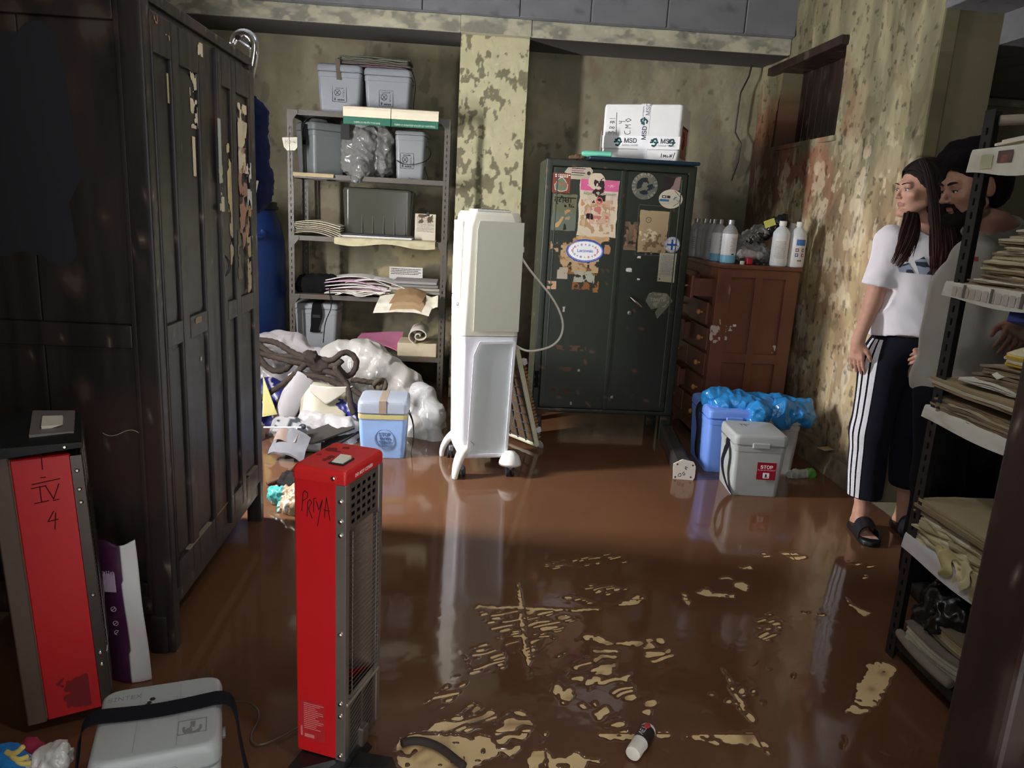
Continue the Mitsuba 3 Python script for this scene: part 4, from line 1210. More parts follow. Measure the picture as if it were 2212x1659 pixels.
def vaccine_mark(t, w, y, z, s=1.0, x=0):
    F = frame((x, y - .001, z), (1, 0, 0), (0, 0, 1))
    o = sg.box(-.043, -.047, .043, .047).buffer(.004)
    g = [o.difference(o.buffer(-.0022)), sg.Point(-.014, .008).buffer(.021).difference(sg.Point(-.014, .008).buffer(.0185)), sg.LineString([(-.028, -.008), (0, .024)]).buffer(.0014), sg.LineString([(-.028, .024), (0, -.008)]).buffer(.0014),
         sg.LineString([(-.03, -.042), (-.03, -.024)]).buffer(.0012), sg.LineString([(-.034, -.03), (-.03, -.042), (-.026, -.03)]).buffer(.001)]
    g += [sg.box(-.012 + i * .012, -.042, -.006 + i * .012, -.033) for i in range(4)]
    g += [sg.box(.022 + (i % 2) * .006, -.02 + i * .006, .026 + (i % 2) * .006, -.0165 + i * .006) for i in range(8)]
    k = t.add('vaccine_label', extr(shapely.union_all(g), .0008), 'matte', C(44, 46, 52), False, L=F)
    t.text('VACCINE', .0085, frame((x, y - .001, z + .037), (1, 0, 0), (0, 0, 1)), C(44, 46, 52), parent=k, bold=True)
    r = sg.Point(0, 0).buffer(.02).difference(sg.Point(0, 0).buffer(.0185)).union(sg.LineString([(-.008, -.008), (.008, .008)]).buffer(.0015))
    t.add('moulded_ring', extr(r, .001), 'satin', C(118, 122, 126), False, L=frame((x + w * .3, y - .001, z + .13), (1, 0, 0), (0, 0, 1)))


def carrier_at(px0, px1, pyt, y, zb, label, col=VG, d=.27, rz=0, pyb=None, group=None, dirty='satin', lid_h=.045):
    pass


cA0, cA1 = -1.028, -0.733
wA, hA = cA1 - cA0, 2.292 - 1.985
ca, l = carrier(mat(((cA0 + cA1) / 2, 5.36 + .15, 1.986)), 'grey vaccine carrier on top of the steel rack, left of its pair', wA * 1.02, .30, hA, VG, dirty='satin', lid_h=.05, latch=False)
vaccine_mark(ca, wA, -.139, .12, x=.0)
cB0, cB1 = -0.718, -0.406
cb, l = carrier(mat(((cB0 + cB1) / 2, 5.36 + .15, 1.986)), 'grey vaccine carrier on top of the steel rack, right of its pair', (cB1 - cB0) * 1.02, .30, hA * .98, VG, dirty='satin', lid_h=.05, latch=False)
vaccine_mark(cb, cB1 - cB0, -.139, .11, x=-.01)
strap_over(cb, .3, hA, [(.155, 0, hA * .97), (.175, -.02, hA * .7), (.172, -.04, .15), (.18, -.06, .003)], .03)
strap_over(ca, .3, hA, [(.155, -.1, .06), (.16, -.14, .03), (.19, -.16, .006), (.25, -.16, .004)], .03)
# folded sacking on the two carriers
zt = 1.986 + hA
sk = Thing('folded_sacking', 'folded brown grey sacking cloth lying across the two carriers on the rack top', 'cloth')
sx0, sx1 = -0.902, -0.407
for i in range(6):
    a, b = sx0 + .02 + RNG.uniform(-.015, .02), sx1 - RNG.uniform(0, .03)
    y0 = 5.37 + RNG.uniform(-.01, .015)
    def fold(u, v, i=i, a=a, b=b, y0=y0):
        q = np.stack([u * 6, v * 4, u * 0 + i], -1)
        return a + (b - a) * u, y0 + .24 * v, zt + .004 + i * .0105 + .012 * (meshkit.fbm(q, 2, i) - .5) + .016 * np.sin(u * 3.1) * .3
    sk.add('fold', sheet(fold, 26, 8, .009), 'cloth', tuple(x * RNG.uniform(.8, 1.15) for x in C(112, 104, 94)), True)
sk.add('hanging_corner', sheet(lambda u, v: (sx0 - .005 + .03 * u + .01 * v, 5.355 + .01 * u, zt + .03 - .13 * v), 6, 12, .004), 'cloth', C(96, 88, 80), True)

# flip charts on the front edge of the top shelf
fx = [-0.837, -0.524, -0.211]
for i, (txt, lab, tc) in enumerate((('Estrous cycle in cattle', 'white and green flip chart on the rack top edge, left, with plain green bar', C(120, 140, 84)), ('Diagnosis of uterine disorders in cattle', 'white and green flip chart on the rack top edge, right one with red outlined title', C(196, 92, 70)))):
    a, b = fx[i] + .002, fx[i + 1] - .002
    z1, z0 = 2.007, 1.923
    t = Thing('flip_chart', lab, 'chart')
    t.add('cover', sheet(lambda u, v: (a + (b - a) * u, 5.245 + .18 * np.clip(1 - v * 2, 0, 1) + .018 * np.clip(v * 2 - 1, 0, 1) * 0, z1 - (z1 - z0) * np.clip(v * 2 - 1, 0, 1) * .62 + .012 * np.sin(np.pi * np.clip(1 - v * 2, 0, 1))), 10, 21, .012), 'satin', C(214, 206, 176), 40)
    t.add('title_strip', box(a, b, 5.240, 5.256, z0 - .015, z1 - (z1 - z0) * .62, .001), 'satin', C(28, 92, 74))
    F = frame(((a + b) / 2, 5.2395, z0 + .0), (-1, 0, 0), (0, 0, -1))
    m = meshkit.text_mesh(txt, .012, .0005); bb = m.bounds
    t.text(txt, .012, frame(((a + b) / 2, 5.2393, z0 - .001), (-1, 0, 0), (0, 0, -1)), C(196, 200, 186), sx=min(1, (b - a) * .86 / (bb[1][0] - bb[0][0])))
    bar = shapely.box(-(b - a) * .27, -.005, (b - a) * .27, .005)
    bar = bar if i == 0 else bar.buffer(.004).difference(bar.buffer(.001))
    t.add('title_bar', extr(bar, .0008), 'matte', tc, False, L=frame(((a + b) / 2 + .01, 5.2442, z1 - .02), (1, 0, 0), (0, 0, 1)))
    if i == 1:
        for k in range(3):
            t.add('photo', extr(sg.box(-.028, -.012, .028, .008).buffer(.004), .0008), 'matte', C(52, 40, 44), False, L=frame((a + .07 + k * .09, 5.2442 + .0, z1 - .006), (1, 0, 0), (0, 0, 1)))

# second shelf: carrier, bagged carrier, small carrier
z2 = SH[1] + .001
x0, x1 = -1.187, -0.920
c2, l = carrier(mat(((x0 + x1) / 2 + .02, 5.55, z2), rz=38), 'grey vaccine carrier turned corner-on at the left of the second rack shelf, black strap', .27, .27, 1.926 - z2, C(112, 114, 116), dirty='satin', latch=False)
hh = 1.926 - z2
strap_over(c2, .27, hh, [(-.16, -.06, hh * .55), (-.15, -.05, hh * .8), (-.1, -.02, hh + .02), (0, 0, hh + .035), (.09, .0, hh + .02), (.145, 0, hh * .75)], .045)
x0, x1 = -0.904, -0.511
zc0, zc1 = 1.572, 1.943
bg = Thing('bagged_carrier', 'carrier wrapped in a cloudy plastic bag in the middle of the second rack shelf', 'bag')
bg.add('carrier', loft([(z2, .24, .22, .03, (x0 + x1) / 2, 5.55), (zc1 - .06, .27, .25, .03, (x0 + x1) / 2, 5.55), (zc1 - .02, .27, .25, .03, (x0 + x1) / 2, 5.55), (zc1 - .01, .24, .22, .03, (x0 + x1) / 2, 5.55)]), 'satin', C(116, 118, 120), 40)
xm = (x0 + x1) / 2
bag = lump([('c', (xm + sx * .10, 5.55 + sy * .07, z2 + .08), (xm + sx * .098, 5.55 + sy * .07, zc1 - .08), .075, .07) for sx in (-1, 1) for sy in (-1, 1)] + [('c', (xm - .02, 5.42, z2 + .06), (xm, 5.42, zc1 - .1), .07, .06), ('e', (xm, 5.55, (z2 + zc1) / 2), (.13, .10, .14)), ('c', (xm - .03, 5.36, z2 + .03), (-0.764,5.320,1.564), .06, .02)], .009, .04, 9, 12, .05)
bv = np.array(bag.vertices); bv[:, 2] = np.where(bv[:, 1] > RY0 - .012, np.clip(bv[:, 2], z2 + .001, SH[0] - .04), bv[:, 2]); bag = TM(bv, bag.faces)
bg.add('plastic_film', bag, 'film', C(112, 112, 108), True)
bg.add('strap', box(-.03, .03, -.004, .004, -.05, .05, .003), 'cloth', C(60, 60, 60), L=mat((-0.842,5.375,1.867)))
x0, x1 = -0.502, -0.294
hh = 1.906 - z2
c3, l = carrier(mat(((x0 + x1) / 2 - .005, 5.54, z2), rz=-4), 'small grey vaccine carrier, drooping black strap, at the right end of second rack shelf', x1 - x0 + .01, .22, hh, C(122, 125, 128), dirty='satin', latch=False, lid_h=.03)
vaccine_mark(c3, .2, -.103, hh * .38, x=-.02)
strap_over(c3, .2, hh, [(.1, -.02, hh * .72), (.135, -.06, hh * .62), (.13, -.11, hh * .45), (.06, -.135, hh * .33), (-.03, -.13, hh * .30), (-.09, -.1, hh * .38)], .02)
strap_over(c3, .2, hh, [(.1, -.02, hh * .4), (.11, -.08, .06), (.13, -.12, .008), (.0, -.13, .01)], .02)
# paper tag hanging on the rack's left post
tg = Thing('paper_tag', 'white paper tag hanging at the top left post of the steel rack', 'tag')
F = frame((-1.192,5.290,1.762), (1, 0, .03), (0, 0, 1))
tg.add('card', extr(sg.Polygon([(-.05, .04), (.05, .045), (.048, -.02), (.03, -.04), (-.02, -.042), (-.04, -.02)]), .001), 'paper', C(226, 222, 206), False, L=F)
tg.add('handwriting', strokes([[(-.026, .026), (-.026, .004)], [(-.012, .026), (-.012, .004)], [(-.026, .015), (-.012, .015)], [(-.002, .022), (.008, .022), (.002, .014), (.008, .008), (-.002, .004)], [(.012, .014), (.02, .014)], [(.03, .022), (.024, .012), (.03, .006), (.034, .012), (.026, .014)], [(.04, .022), (.04, .006)]], .0016), 'matte', C(40, 36, 40), False, L=F @ mat((0, 0, .0011)))
tg.add('string', tube([(-1.197,5.290,1.870), (-1.195,5.288,1.794), (-1.193,5.288,1.676), (-1.190,5.290,1.512)], .0014, 5), 'matte', C(30, 30, 32))


# ---------------------------------------------------------------- papers
def paper_slab(t, part, x0, x1, y0, y1, z, n, col, seed, curl=.0, droop=(0, 0), thick=.0016, wave=.004, gap=1.0, mt='paper', nx=16, ny=8, rot=0):
    """n sheets as slightly shifted wavy leaves, all one bundle: leaves as parts. droop: how far the ends at low/high y sink."""
    r = np.random.RandomState(seed)
    cxm, cym = (x0 + x1) / 2, (y0 + y1) / 2
    for i in range(n):
        dx, dy, a = r.uniform(-.008, .008), r.uniform(-.008, .008), math.radians(rot + r.uniform(-2.5, 2.5))
        zz = z + i * thick * gap
        def fn(u, v):
            lx, ly = (u - .5) * (x1 - x0), (v - .5) * (y1 - y0)
            X = cxm + lx * math.cos(a) - ly * math.sin(a) + dx
            Y = cym + lx * math.sin(a) + ly * math.cos(a) + dy
            q = np.stack([u * 3, v * 3, u * 0 + seed], -1)
            zc = zz + thick + wave * (meshkit.fbm(q * 1.5, 2, seed) - .5) + curl * (2 * u - 1) ** 2 + .0012 * (meshkit.noise(np.stack([u * 9, v * 9, u * 0 + i], -1), seed + i) - .5)
            zc = zc - droop[0] * np.clip(1 - 2.2 * v, 0, 1) ** 2 - droop[1] * np.clip(2.2 * v - 1.2, 0, 1) ** 2
            return X, Y, zc
        c = np.array(col[i % len(col)]) * r.uniform(.88, 1.06)
        t.add(part, sheet(fn, nx, ny, thick), mt, tuple(c), 40)
    return t


NEWS = [C(190, 182, 160), C(172, 160, 136), C(204, 196, 176)]
OLD = [C(150, 132, 104), C(176, 158, 126), C(128, 112, 90)]
WHT = [C(222, 218, 208), C(206, 200, 190), C(232, 228, 220)]
# lining papers of the shelves
ln = one('newspaper_lining', 'yellowed newspaper lining under the left carrier on the second rack shelf', 'newspaper', sheet(lambda u, v: (-1.179 + .27 * u, 5.3 + .3 * v, SH[1] + .0025 - .03 * np.clip(.04 - v, 0, 1) * 20), 10, 24, .001), 'paper', C(184, 172, 132))
ln = one('newspaper_lining', 'white newspaper lining curling over the edge of the third rack shelf', 'newspaper', sheet(lambda u, v: (-0.903 + (-0.213 - -0.903) * u, 5.3 - .006 + .3 * np.clip(v * 1.25 - .25, 0, 1), SH[2] + .003 - (.045 + .012 * np.sin(u * 9)) * np.clip(1 - v * 5, 0, 1)), 26, 20, .001), 'paper', C(190, 180, 146), True)
t = Thing('newspaper_bundle', 'bent bundle of old newspapers at the left of the third rack shelf', 'newspapers')
r0, r1 = -1.190, -0.875
for i in range(7):
    def fn(u, v, i=i):
        q = np.stack([u * 2, v * 3, u * 0 + i * .1], -1)
        return r0 + (r1 - r0 + .01) * u, 5.33 + .25 * v + .01 * math.sin(i), SH[2] + .012 + i * .011 + .028 * np.sin(np.pi * (u * .9 + .1)) - .035 * u ** 2 * (7 - i) / 7 + .01 * (meshkit.fbm(q, 2, 3) - .5)
    t.add('sheet', sheet(fn, 20, 6, .006), 'paper', tuple(np.array(NEWS[i % 3]) * RNG.uniform(.75, 1.0)), 40)
# grey tub with white tray
gx0, gx1 = -0.872, -0.377
gz0, gz1 = 1.189, 1.517
tb = Thing('grey_tub', 'large smoky grey plastic tub on the third rack shelf', 'tub')
tb.add('body', loft([(SH[2] + .004, (gx1 - gx0) * .93, .24, .03, (gx0 + gx1) / 2, 5.56), (gz1 - .03, gx1 - gx0, .29, .05, (gx0 + gx1) / 2, 5.56), (gz1 - .012, (gx1 - gx0) * .97, .27, .05, (gx0 + gx1) / 2, 5.56), (gz1 - .005, (gx1 - gx0) * .8, .2, .05, (gx0 + gx1) / 2, 5.56)]), 'gloss', C(74, 70, 64), 40)
for k in range(5):
    xk = gx0 + (gx1 - gx0) * (.28 + .15 * k)
    tb.add('moulded_rib', box(xk, xk + .003, 5.413 + .012, 5.43, SH[2] + .02, SH[2] + .16), 'satin', C(92, 88, 80), False)
one('tray', 'flat white tray with a black rim under the smoky grey tub', 'tray', cat(box(gx0 - .02, gx1, 5.36, 5.6, SH[2] + .004, SH[2] + .018, .004)), 'satin', C(206, 204, 198))
one('black_strip', 'black strip lying in front of the smoky grey tub on its white tray', 'strip', box(gx0 - .025, gx1 + .002, 5.372, 5.385, SH[2] + .0185, SH[2] + .032, .002), 'satin', C(30, 30, 32))
# weathered certificate
wc = Thing('water_stained_card', 'water stained printed card leaning at the right of the third rack shelf', 'card')
cx0, cx1 = -0.366, -0.219
cz0, cz1 = SH[2] + .004, 1.355
wc.add('card', box(cx0, cx1, 5.45, 5.462, cz0, cz1, .002), 'paper', C(206, 198, 178))
for i in range(13):
    wc.add('print_line', box(cx0 + .015, cx1 - .012 - .02 * (i % 3 == 1), 5.4485, 5.45, cz0 + .06 + i * .0085, cz0 + .0625 + i * .0085), 'matte', C(110, 102, 92), False)
wc.add('stain', extr(torn(.1, .06, .5, 91, 30), .0006), 'matte', C(92, 78, 58), False, L=frame(((cx0 + cx1) / 2, 5.4489, cz1 - .035), (1, 0, 0), (0, 0, 1)))
wc.add('clip', box(cx0 + .08, cx0 + .1, 5.444, 5.45, cz1 - .015, cz1 + .014, .002), 'metal', C(70, 68, 66))
# fourth shelf
z4 = SH[3] + .001
one('black_bag', 'black cloth pouch bag at the left of the fourth rack shelf', 'bag', lump([('c', (-1.131,5.450,0.827), (-0.951,5.450,0.835), .065, .06), ('c', (-1.147,5.450,0.793), (-0.919,5.450,0.804), .05, .045)], .01, .02, 18, 3, .03, zmin=z4), 'cloth', C(22, 23, 26), True)
one('bag_cord', 'thin black cord hanging from the black pouch bag on the rack', 'cord', tube([(-0.945,5.360,0.812), (-0.933,5.310,0.760), (-0.927,5.310,0.679), (-0.957,5.300,0.597), (-0.970,5.280,0.501), (-0.973,5.260,0.438)], .0032, 6, seg=40), 'matte', C(26, 26, 26), True)
t = Thing('paper_pile', 'sliding pile of white and pink papers in the middle of the fourth rack shelf', 'papers')
for i in range(9):
    a0 = RNG.uniform(-.05, .05); xs = -0.975 + .02 * i * (i % 2)
    def fn(u, v, i=i, xs=xs):
        X = xs + (.40 + .03 * (i % 3)) * u
        q = np.stack([u * 3, v * 2, u * 0 + i * .35], -1)
        return X, 5.32 + .02 * (i % 3) + .26 * v, z4 + .018 + .0105 * i + .03 * np.sin(np.pi * u) * (.35 + .1 * i) - .03 * u ** 3 * (i > 4) + .014 * (meshkit.fbm(q, 2, 4) - .5)
    t.add('sheet', sheet(fn, 24, 6, .0045), 'paper', (C(216, 210, 204), C(196, 186, 176), C(206, 170, 190), C(226, 222, 218))[i % 4], 40)
t = Thing('paper_pile', 'crumpled white papers jutting out under the pile on the fourth rack shelf', 'papers')
for i in range(4):
    def fn(u, v, i=i):
        q = np.stack([u * 5, v * 3, u * 0 + i * 2.0], -1)
        return -0.892 + .03 * i + .28 * u, 5.27 + .015 * i + .2 * v, z4 + .004 + .007 * i + .018 * meshkit.fbm(q, 2, 14) + .012 * np.sin(5 * u + i) ** 2
    t.add('sheet', sheet(fn, 26, 8, .003), 'paper', WHT[i % 3], 40)
t = Thing('grey_folder', 'grey card folder lying at the right of the fourth rack shelf', 'folder')
for i, c in enumerate((C(140, 138, 128), C(170, 164, 146), C(128, 126, 120), C(150, 148, 142))):
    t.add('card', box(-0.542 + .012 * i, RX1 - .03 - .01 * i, 5.36 + .01 * i, 5.68, z4 + .03 + i * .022, z4 + .049 + i * .022, .003), 'paper', c)
wn = Thing('printed_notice', 'white printed notice standing behind the grey folder on the rack', 'notice')
nx0, nx1, nz0, nz1 = -0.564, -0.316, 0.891, 0.956
wn.add('sheet', box(nx0, nx1, 5.70, 5.702, nz0 - .06, nz1, .0005), 'paper', C(226, 224, 214))
for i in range(4):
    wn.add('print_line', box(nx0 + .012, nx1 - .012 - (i % 2) * .02, 5.6988, 5.70, nz1 - .018 - i * .012, nz1 - .0135 - i * .012), 'matte', C(70, 70, 74), False)
# book drooping over the shelf edge
bk = Thing('drooping_book', 'old brown paged book drooping over the edge of the fourth rack shelf', 'book')
def droop(z_off, w0, col, part, x0, x1, seed, L, thick=.004):
    def fn(u, v):
        q = np.stack([u * 4, v * 3, u * 0 + seed], -1)
        y = 5.42 - .2 * np.minimum(v * 1.4, 1) - .02 * np.clip(v - .6, 0, 1)
        z = z4 + z_off - .0 - L * np.clip(v - .38, 0, 1) ** 1.25 * 1.9 - .02 * (2 * u - 1) ** 2 + .014 * (meshkit.fbm(q, 2, seed) - .5)
        return x0 + (x1 - x0) * u + .02 * np.sin(4 * v), y, z
    bk.add(part, sheet(fn, 22, 18, thick), 'paper', col, 40)
bx0, bx1 = -0.608, -0.224
droop(.028, 0, C(222, 214, 196), 'page', bx0, bx1, 3, .105)
for i in range(6):
    droop(.034 + i * .005, 0, tuple(np.array(C(166, 138, 102)) * (1 - .05 * (i % 3))), 'page', bx0 + .11 + .004 * i, bx1 - .05 - .004 * i, 5 + i * 0, .088 - .004 * i)
droop(.066, 0, C(142, 114, 82), 'cover', bx0 + .11, bx1 - .06, 5, .07)
for i in range(3):
    one('loose_paper', ('yellowed loose sheet hanging beside the drooping book on the rack', 'torn grey sheet under the drooping book on the rack', 'cream folded sheet right of the drooping book on the rack')[i], 'paper',
        sheet(lambda u, v, i=i: (bx1 - .10 + .03 * i + .085 * u, 5.30 - .06 * v - .01 * i, z4 + .02 + .005 * i - (.075 + .02 * (i == 1)) * v ** 1.4 + .008 * np.sin(6 * u + i)), 10, 10, .0015), 'paper', (C(206, 192, 156), C(150, 140, 124), C(224, 214, 190))[i], 40)
# fifth shelf
z5 = SH[4] + .001
x0, x1 = -1.213, -0.900
hh = 0.691 - z5
c5, l = carrier(mat(((x0 + x1) / 2, 5.56, z5)), 'pale grey vaccine carrier with broad black vertical strap on the lowest seen rack shelf', x1 - x0, .27, hh, C(150, 153, 155), dirty='satin', lid_h=.045, latch=False)
p = [(0.015, -.02, hh + .006), (.015, -.1, hh + .006), (.013, -.15, hh - .005), (.01, -.152, hh * .7), (.0, -.15, hh * .4), (.012, -.152, .15)]
def vstrap(t, p, sw, col):
    q = spline(p, 40)
    v = np.concatenate([[a + (-sw * (1 + .15 * math.sin(a[2] * 30)) / 2, 0, 0), a + (sw * (1 + .15 * math.sin(a[2] * 30)) / 2, 0, 0)] for a in q])
    f = np.concatenate([[[2 * i, 2 * i + 1, 2 * i + 3], [2 * i, 2 * i + 3, 2 * i + 2]] for i in range(len(q) - 1)])
    t.add('strap', TM(v, f), 'cloth', col, True)
vstrap(c5, p, .07, C(22, 22, 24))
c5.add('buckle', box(-.02, .04, -.158, -.15, hh * .7, hh * .7 + .025, .002), 'satin', C(30, 30, 32))
one('pink_file', 'pink paper file lying on the right half of the lowest seen rack shelf', 'file', sheet(lambda u, v: (-0.763 + (-0.411 - -0.763) * (u * .9 + .1 * v * 0), 5.36 + .3 * v, z5 + .075 - .05 * u ** 3 * (1 - v) + .012 * np.sin(5 * v + 3 * u) + .04 * v), 22, 14, .006), 'paper', C(196, 118, 150), 40)
rl = Thing('rolled_cloth', 'roll of off-white cloth on the right end of the lowest seen rack shelf', 'roll')
c = (-0.308,5.300,0.500)
sp = [(.004 + .0052 * a, a) for a in np.linspace(0, 6.0 * math.pi / 3 + 4.2, 70)]
pl = [(r * math.cos(a) * 1.35, r * math.sin(a)) for r, a in sp]
rl.add('cloth', extr(sg.LineString(pl).buffer(.0036), .3), 'cloth', C(206, 198, 178), False, L=frame((c[0], c[1] + .3, c[2] + .006), (1, 0, 0), (0, 0, 1)))
one('rusty_box', 'cream rust-speckled box under the roll of off-white cloth', 'box', box(-0.463, RX1 - .045, 5.34, 5.6, z5, 0.444, .006), 'rusty', C(204, 190, 158))

# ---------------------------------------------------------------- heap of sacks, rope and odds and ends left of the cooler
def heap_plastic(v): return np.tile(np.array(C(214, 210, 204)), (len(v), 1))


WP = C(178, 174, 168)
one('white_sack', 'large white plastic sack heaped in front of the rack, right of the rope', 'sack', lump([
    ('c', (-0.804,4.950,0.391), (-0.606,4.950,0.384), .09, .13), ('c', (-0.765,4.900,0.262), (-0.444,4.900,0.180), .14, .16), ('c', (-0.482,4.950,0.326), (-0.230,4.750,-0.025), .07, .10), ('c', (-0.902,4.900,0.130), (-0.343,4.850,-0.059), .14, .14), ('c', (-0.252,4.600,0.019), (-0.171,4.500,-0.068), .07, .05)], .009, .085, 4.0, 21, .1, small=.2), 'film', WP, True)
one('white_sack', 'white plastic sheet draped over the back of the heap beside the wardrobe edge', 'sack', lump([('c', (-1.270,4.950,0.496), (-1.102,5.000,0.448), .055, .06), ('c', (-1.211,4.950,0.421), (-0.849,4.950,0.311), .09, .09), ('c', (-1.231,4.900,0.306), (-0.901,4.900,0.225), .1, .12)], .009, .07, 4.5, 24, .08, small=.2), 'film', C(174, 168, 168), True)
one('blue_white_bag', 'torn white woven bag with a blue printed strip beside the cooler', 'bag', lump([('c', (-0.266,4.750,0.224), (-0.152,4.600,0.115), .055, .07), ('c', (-0.213,4.650,0.099), (-0.127,4.450,-0.050), .07, .04)], .009, .05, 5, 27, .05, small=.2),
    'film', lambda v: np.where(((v[:, :1] * .8 + v[:, 2:3] > .30) & (v[:, :1] * .8 + v[:, 2:3] < .335)), np.array(C(60, 130, 186)), np.array(C(178, 176, 174))), True)


def flag_col(v):
    s = np.sin(v[:, :1] * 55 + v[:, 2:3] * 38)
    return np.where(s > .93, np.array(C(196, 190, 196)), np.array(C(28, 32, 100)))


one('blue_banner', 'dark blue printed plastic banner folded in the heap under the rope', 'banner', lump([('c', (-1.203,4.720,0.195), (-1.031,4.660,0.126), .085, .10), ('c', (-1.186,4.700,0.048), (-1.106,4.620,-0.079), .08, .06)], .01, .05, 4, 30, .06, small=.2), 'satin', flag_col, True)
one('blue_banner', 'dark blue banner with white curved lettering in the heap left of the blue carrier', 'banner', lump([('c', (-0.758,4.550,0.196), (-0.646,4.500,0.140), .055, .05)], .009, .03, 10, 33, .04), 'satin', flag_col, True)
one('white_cloth', 'white cloth strip hanging down over the blue banner in the heap', 'cloth', sheet(lambda u, v: (-.02 + -0.957 + .15 * (u - .5) * (1 - .65 * v) - .30 * v * .62 + .03 * v, 4.56 - .12 * v - .03 * np.sin(3 * u), 0.356 - .42 * v + .035 * np.sin(4 * u + 2 * v)), 18, 24, .006), 'cloth', C(176, 173, 173), True)
fb = Thing('beige_rexine_bag', 'flat beige bag with a folded flap in the middle of the heap', 'bag')
b0, b1 = (-0.966,4.560,0.244), (-0.730,4.500,0.151)
fb.add('body', sheet(lambda u, v: (-0.962 + .27 * u, 4.58 - .12 * v - .02 * np.sin(3.1 * u), 0.303 - .19 * v + .01 * np.sin(6 * u)), 16, 12, .02), 'satin', C(170, 164, 140), True)
fb.add('flap', sheet(lambda u, v: (-0.906 + .25 * u, 4.49 - .03 * np.sin(3.1 * u), 0.320 - (.02 + .09 * (1 - np.abs(2 * u - .8) ** 1.2)) * v), 16, 10, .008), 'satin', C(196, 190, 174), True)
fb.add('rolled_hem', cyl((-0.963,4.500,0.122), (-0.783,4.500,0.128), .022, 14), 'satin', C(196, 190, 164))
one('yellow_cloth', 'pale yellow cloth corner hanging at the wardrobe edge of the heap', 'cloth', sheet(lambda u, v: (-1.187 + .09 * u * v, 4.5 - .05 * v, 0.337 - .22 * v + .02 * u), 8, 12, .006), 'cloth', C(206, 196, 130), True)
one('dark_board', 'dark thin board lying across the heap under the beige bag', 'board', box(-.24, .24, -.05, .05, -.008, .008, .003), 'matte', C(78, 74, 70), M=mat((-0.828,4.500,0.103), rz=4, ry=0, rx=10))
one('white_polythene', 'crumpled white polythene hanging over the front of the heap', 'sack', lump([('c', (-0.918,4.460,0.111), (-0.645,4.400,0.080), .04, .055), ('c', (-0.714,4.400,0.063), (-0.652,4.360,-0.010), .05, .035)], .009, .045, 6, 36, .04, small=.2), 'film', C(180, 176, 174), True)
# rope: a tangle of thick brown coir rope
RC = C(60, 51, 44)
rp = Thing('coir_rope', 'tangled thick brown coir rope with knots lying over the heap', 'rope')
R = lambda pts, r=.020: rp.add('strand', tube(pts, r, 10, seg=90, lobes=3, twist=75, depth=.22), 'matte', lambda v: np.array(RC) * (.75 + .6 * meshkit.noise(v * 60, 2)[:, None]), True)
R([(-1.415,4.740,0.565), (-1.251,4.720,0.537), (-1.140,4.660,0.532), (-1.019,4.620,0.478), (-0.874,4.600,0.459), (-0.780,4.580,0.464), (-0.744,4.580,0.497), (-0.699,4.600,0.504), (-0.654,4.600,0.468), (-0.653,4.600,0.410), (-0.695,4.580,0.362), (-0.740,4.560,0.400), (-0.768,4.560,0.434)])
R([(-1.400,4.680,0.488), (-1.231,4.660,0.461), (-1.113,4.600,0.449), (-0.982,4.580,0.429), (-0.870,4.580,0.419), (-0.777,4.560,0.427), (-0.730,4.550,0.466)])
R([(-1.381,4.660,0.446), (-1.216,4.620,0.411), (-1.156,4.600,0.374), (-1.100,4.600,0.376), (-1.048,4.600,0.422)])
R([(-1.404,4.700,0.525), (-1.241,4.680,0.501), (-1.136,4.640,0.454), (-1.047,4.620,0.462), (-0.936,4.600,0.436), (-0.839,4.560,0.396), (-0.725,4.520,0.366), (-0.680,4.480,0.304), (-0.660,4.440,0.228), (-0.631,4.420,0.162)])
R([(-0.937,4.580,0.440), (-1.002,4.540,0.379), (-1.082,4.520,0.308), (-1.166,4.520,0.246), (-1.307,4.520,0.138)], .019)
R([(-1.007,4.560,0.369), (-0.863,4.540,0.356), (-0.748,4.520,0.321), (-0.683,4.500,0.305), (-0.703,4.500,0.342), (-0.753,4.520,0.422)])
R([(-0.666,4.500,0.358), (-0.577,4.500,0.350), (-0.499,4.500,0.339)], .018)
R([(-0.652,4.480,0.306), (-0.613,4.460,0.283), (-0.568,4.440,0.267)], .018)
R([(-0.485,4.480,0.318), (-0.454,4.460,0.295), (-0.430,4.440,0.278)], .014)
c = np.array((-0.488,4.480,0.335))
rp.add('knot', cat(tube([c + .032 * np.array([math.cos(a), .5 * math.sin(2 * a), math.sin(a)]) for a in np.linspace(0, 6.28, 30)], .017, 9, lobes=3, twist=70, depth=.2), tube([c + .02 * np.array([math.cos(a) * .6, math.sin(a), .8 * math.sin(a)]) for a in np.linspace(0, 6.28, 30)], .016, 9, lobes=3, twist=70, depth=.2)), 'matte', C(80, 70, 58), True)
c = np.array((-0.921,4.580,0.461))
rp.add('knot', lump([('e', c, (.05, .04, .05)), ('e', c + np.array([.06, 0, -.05]), (.06, .04, .05))], .009, .02, 26, 5, .03), 'matte', tuple(x * .8 for x in RC), True)
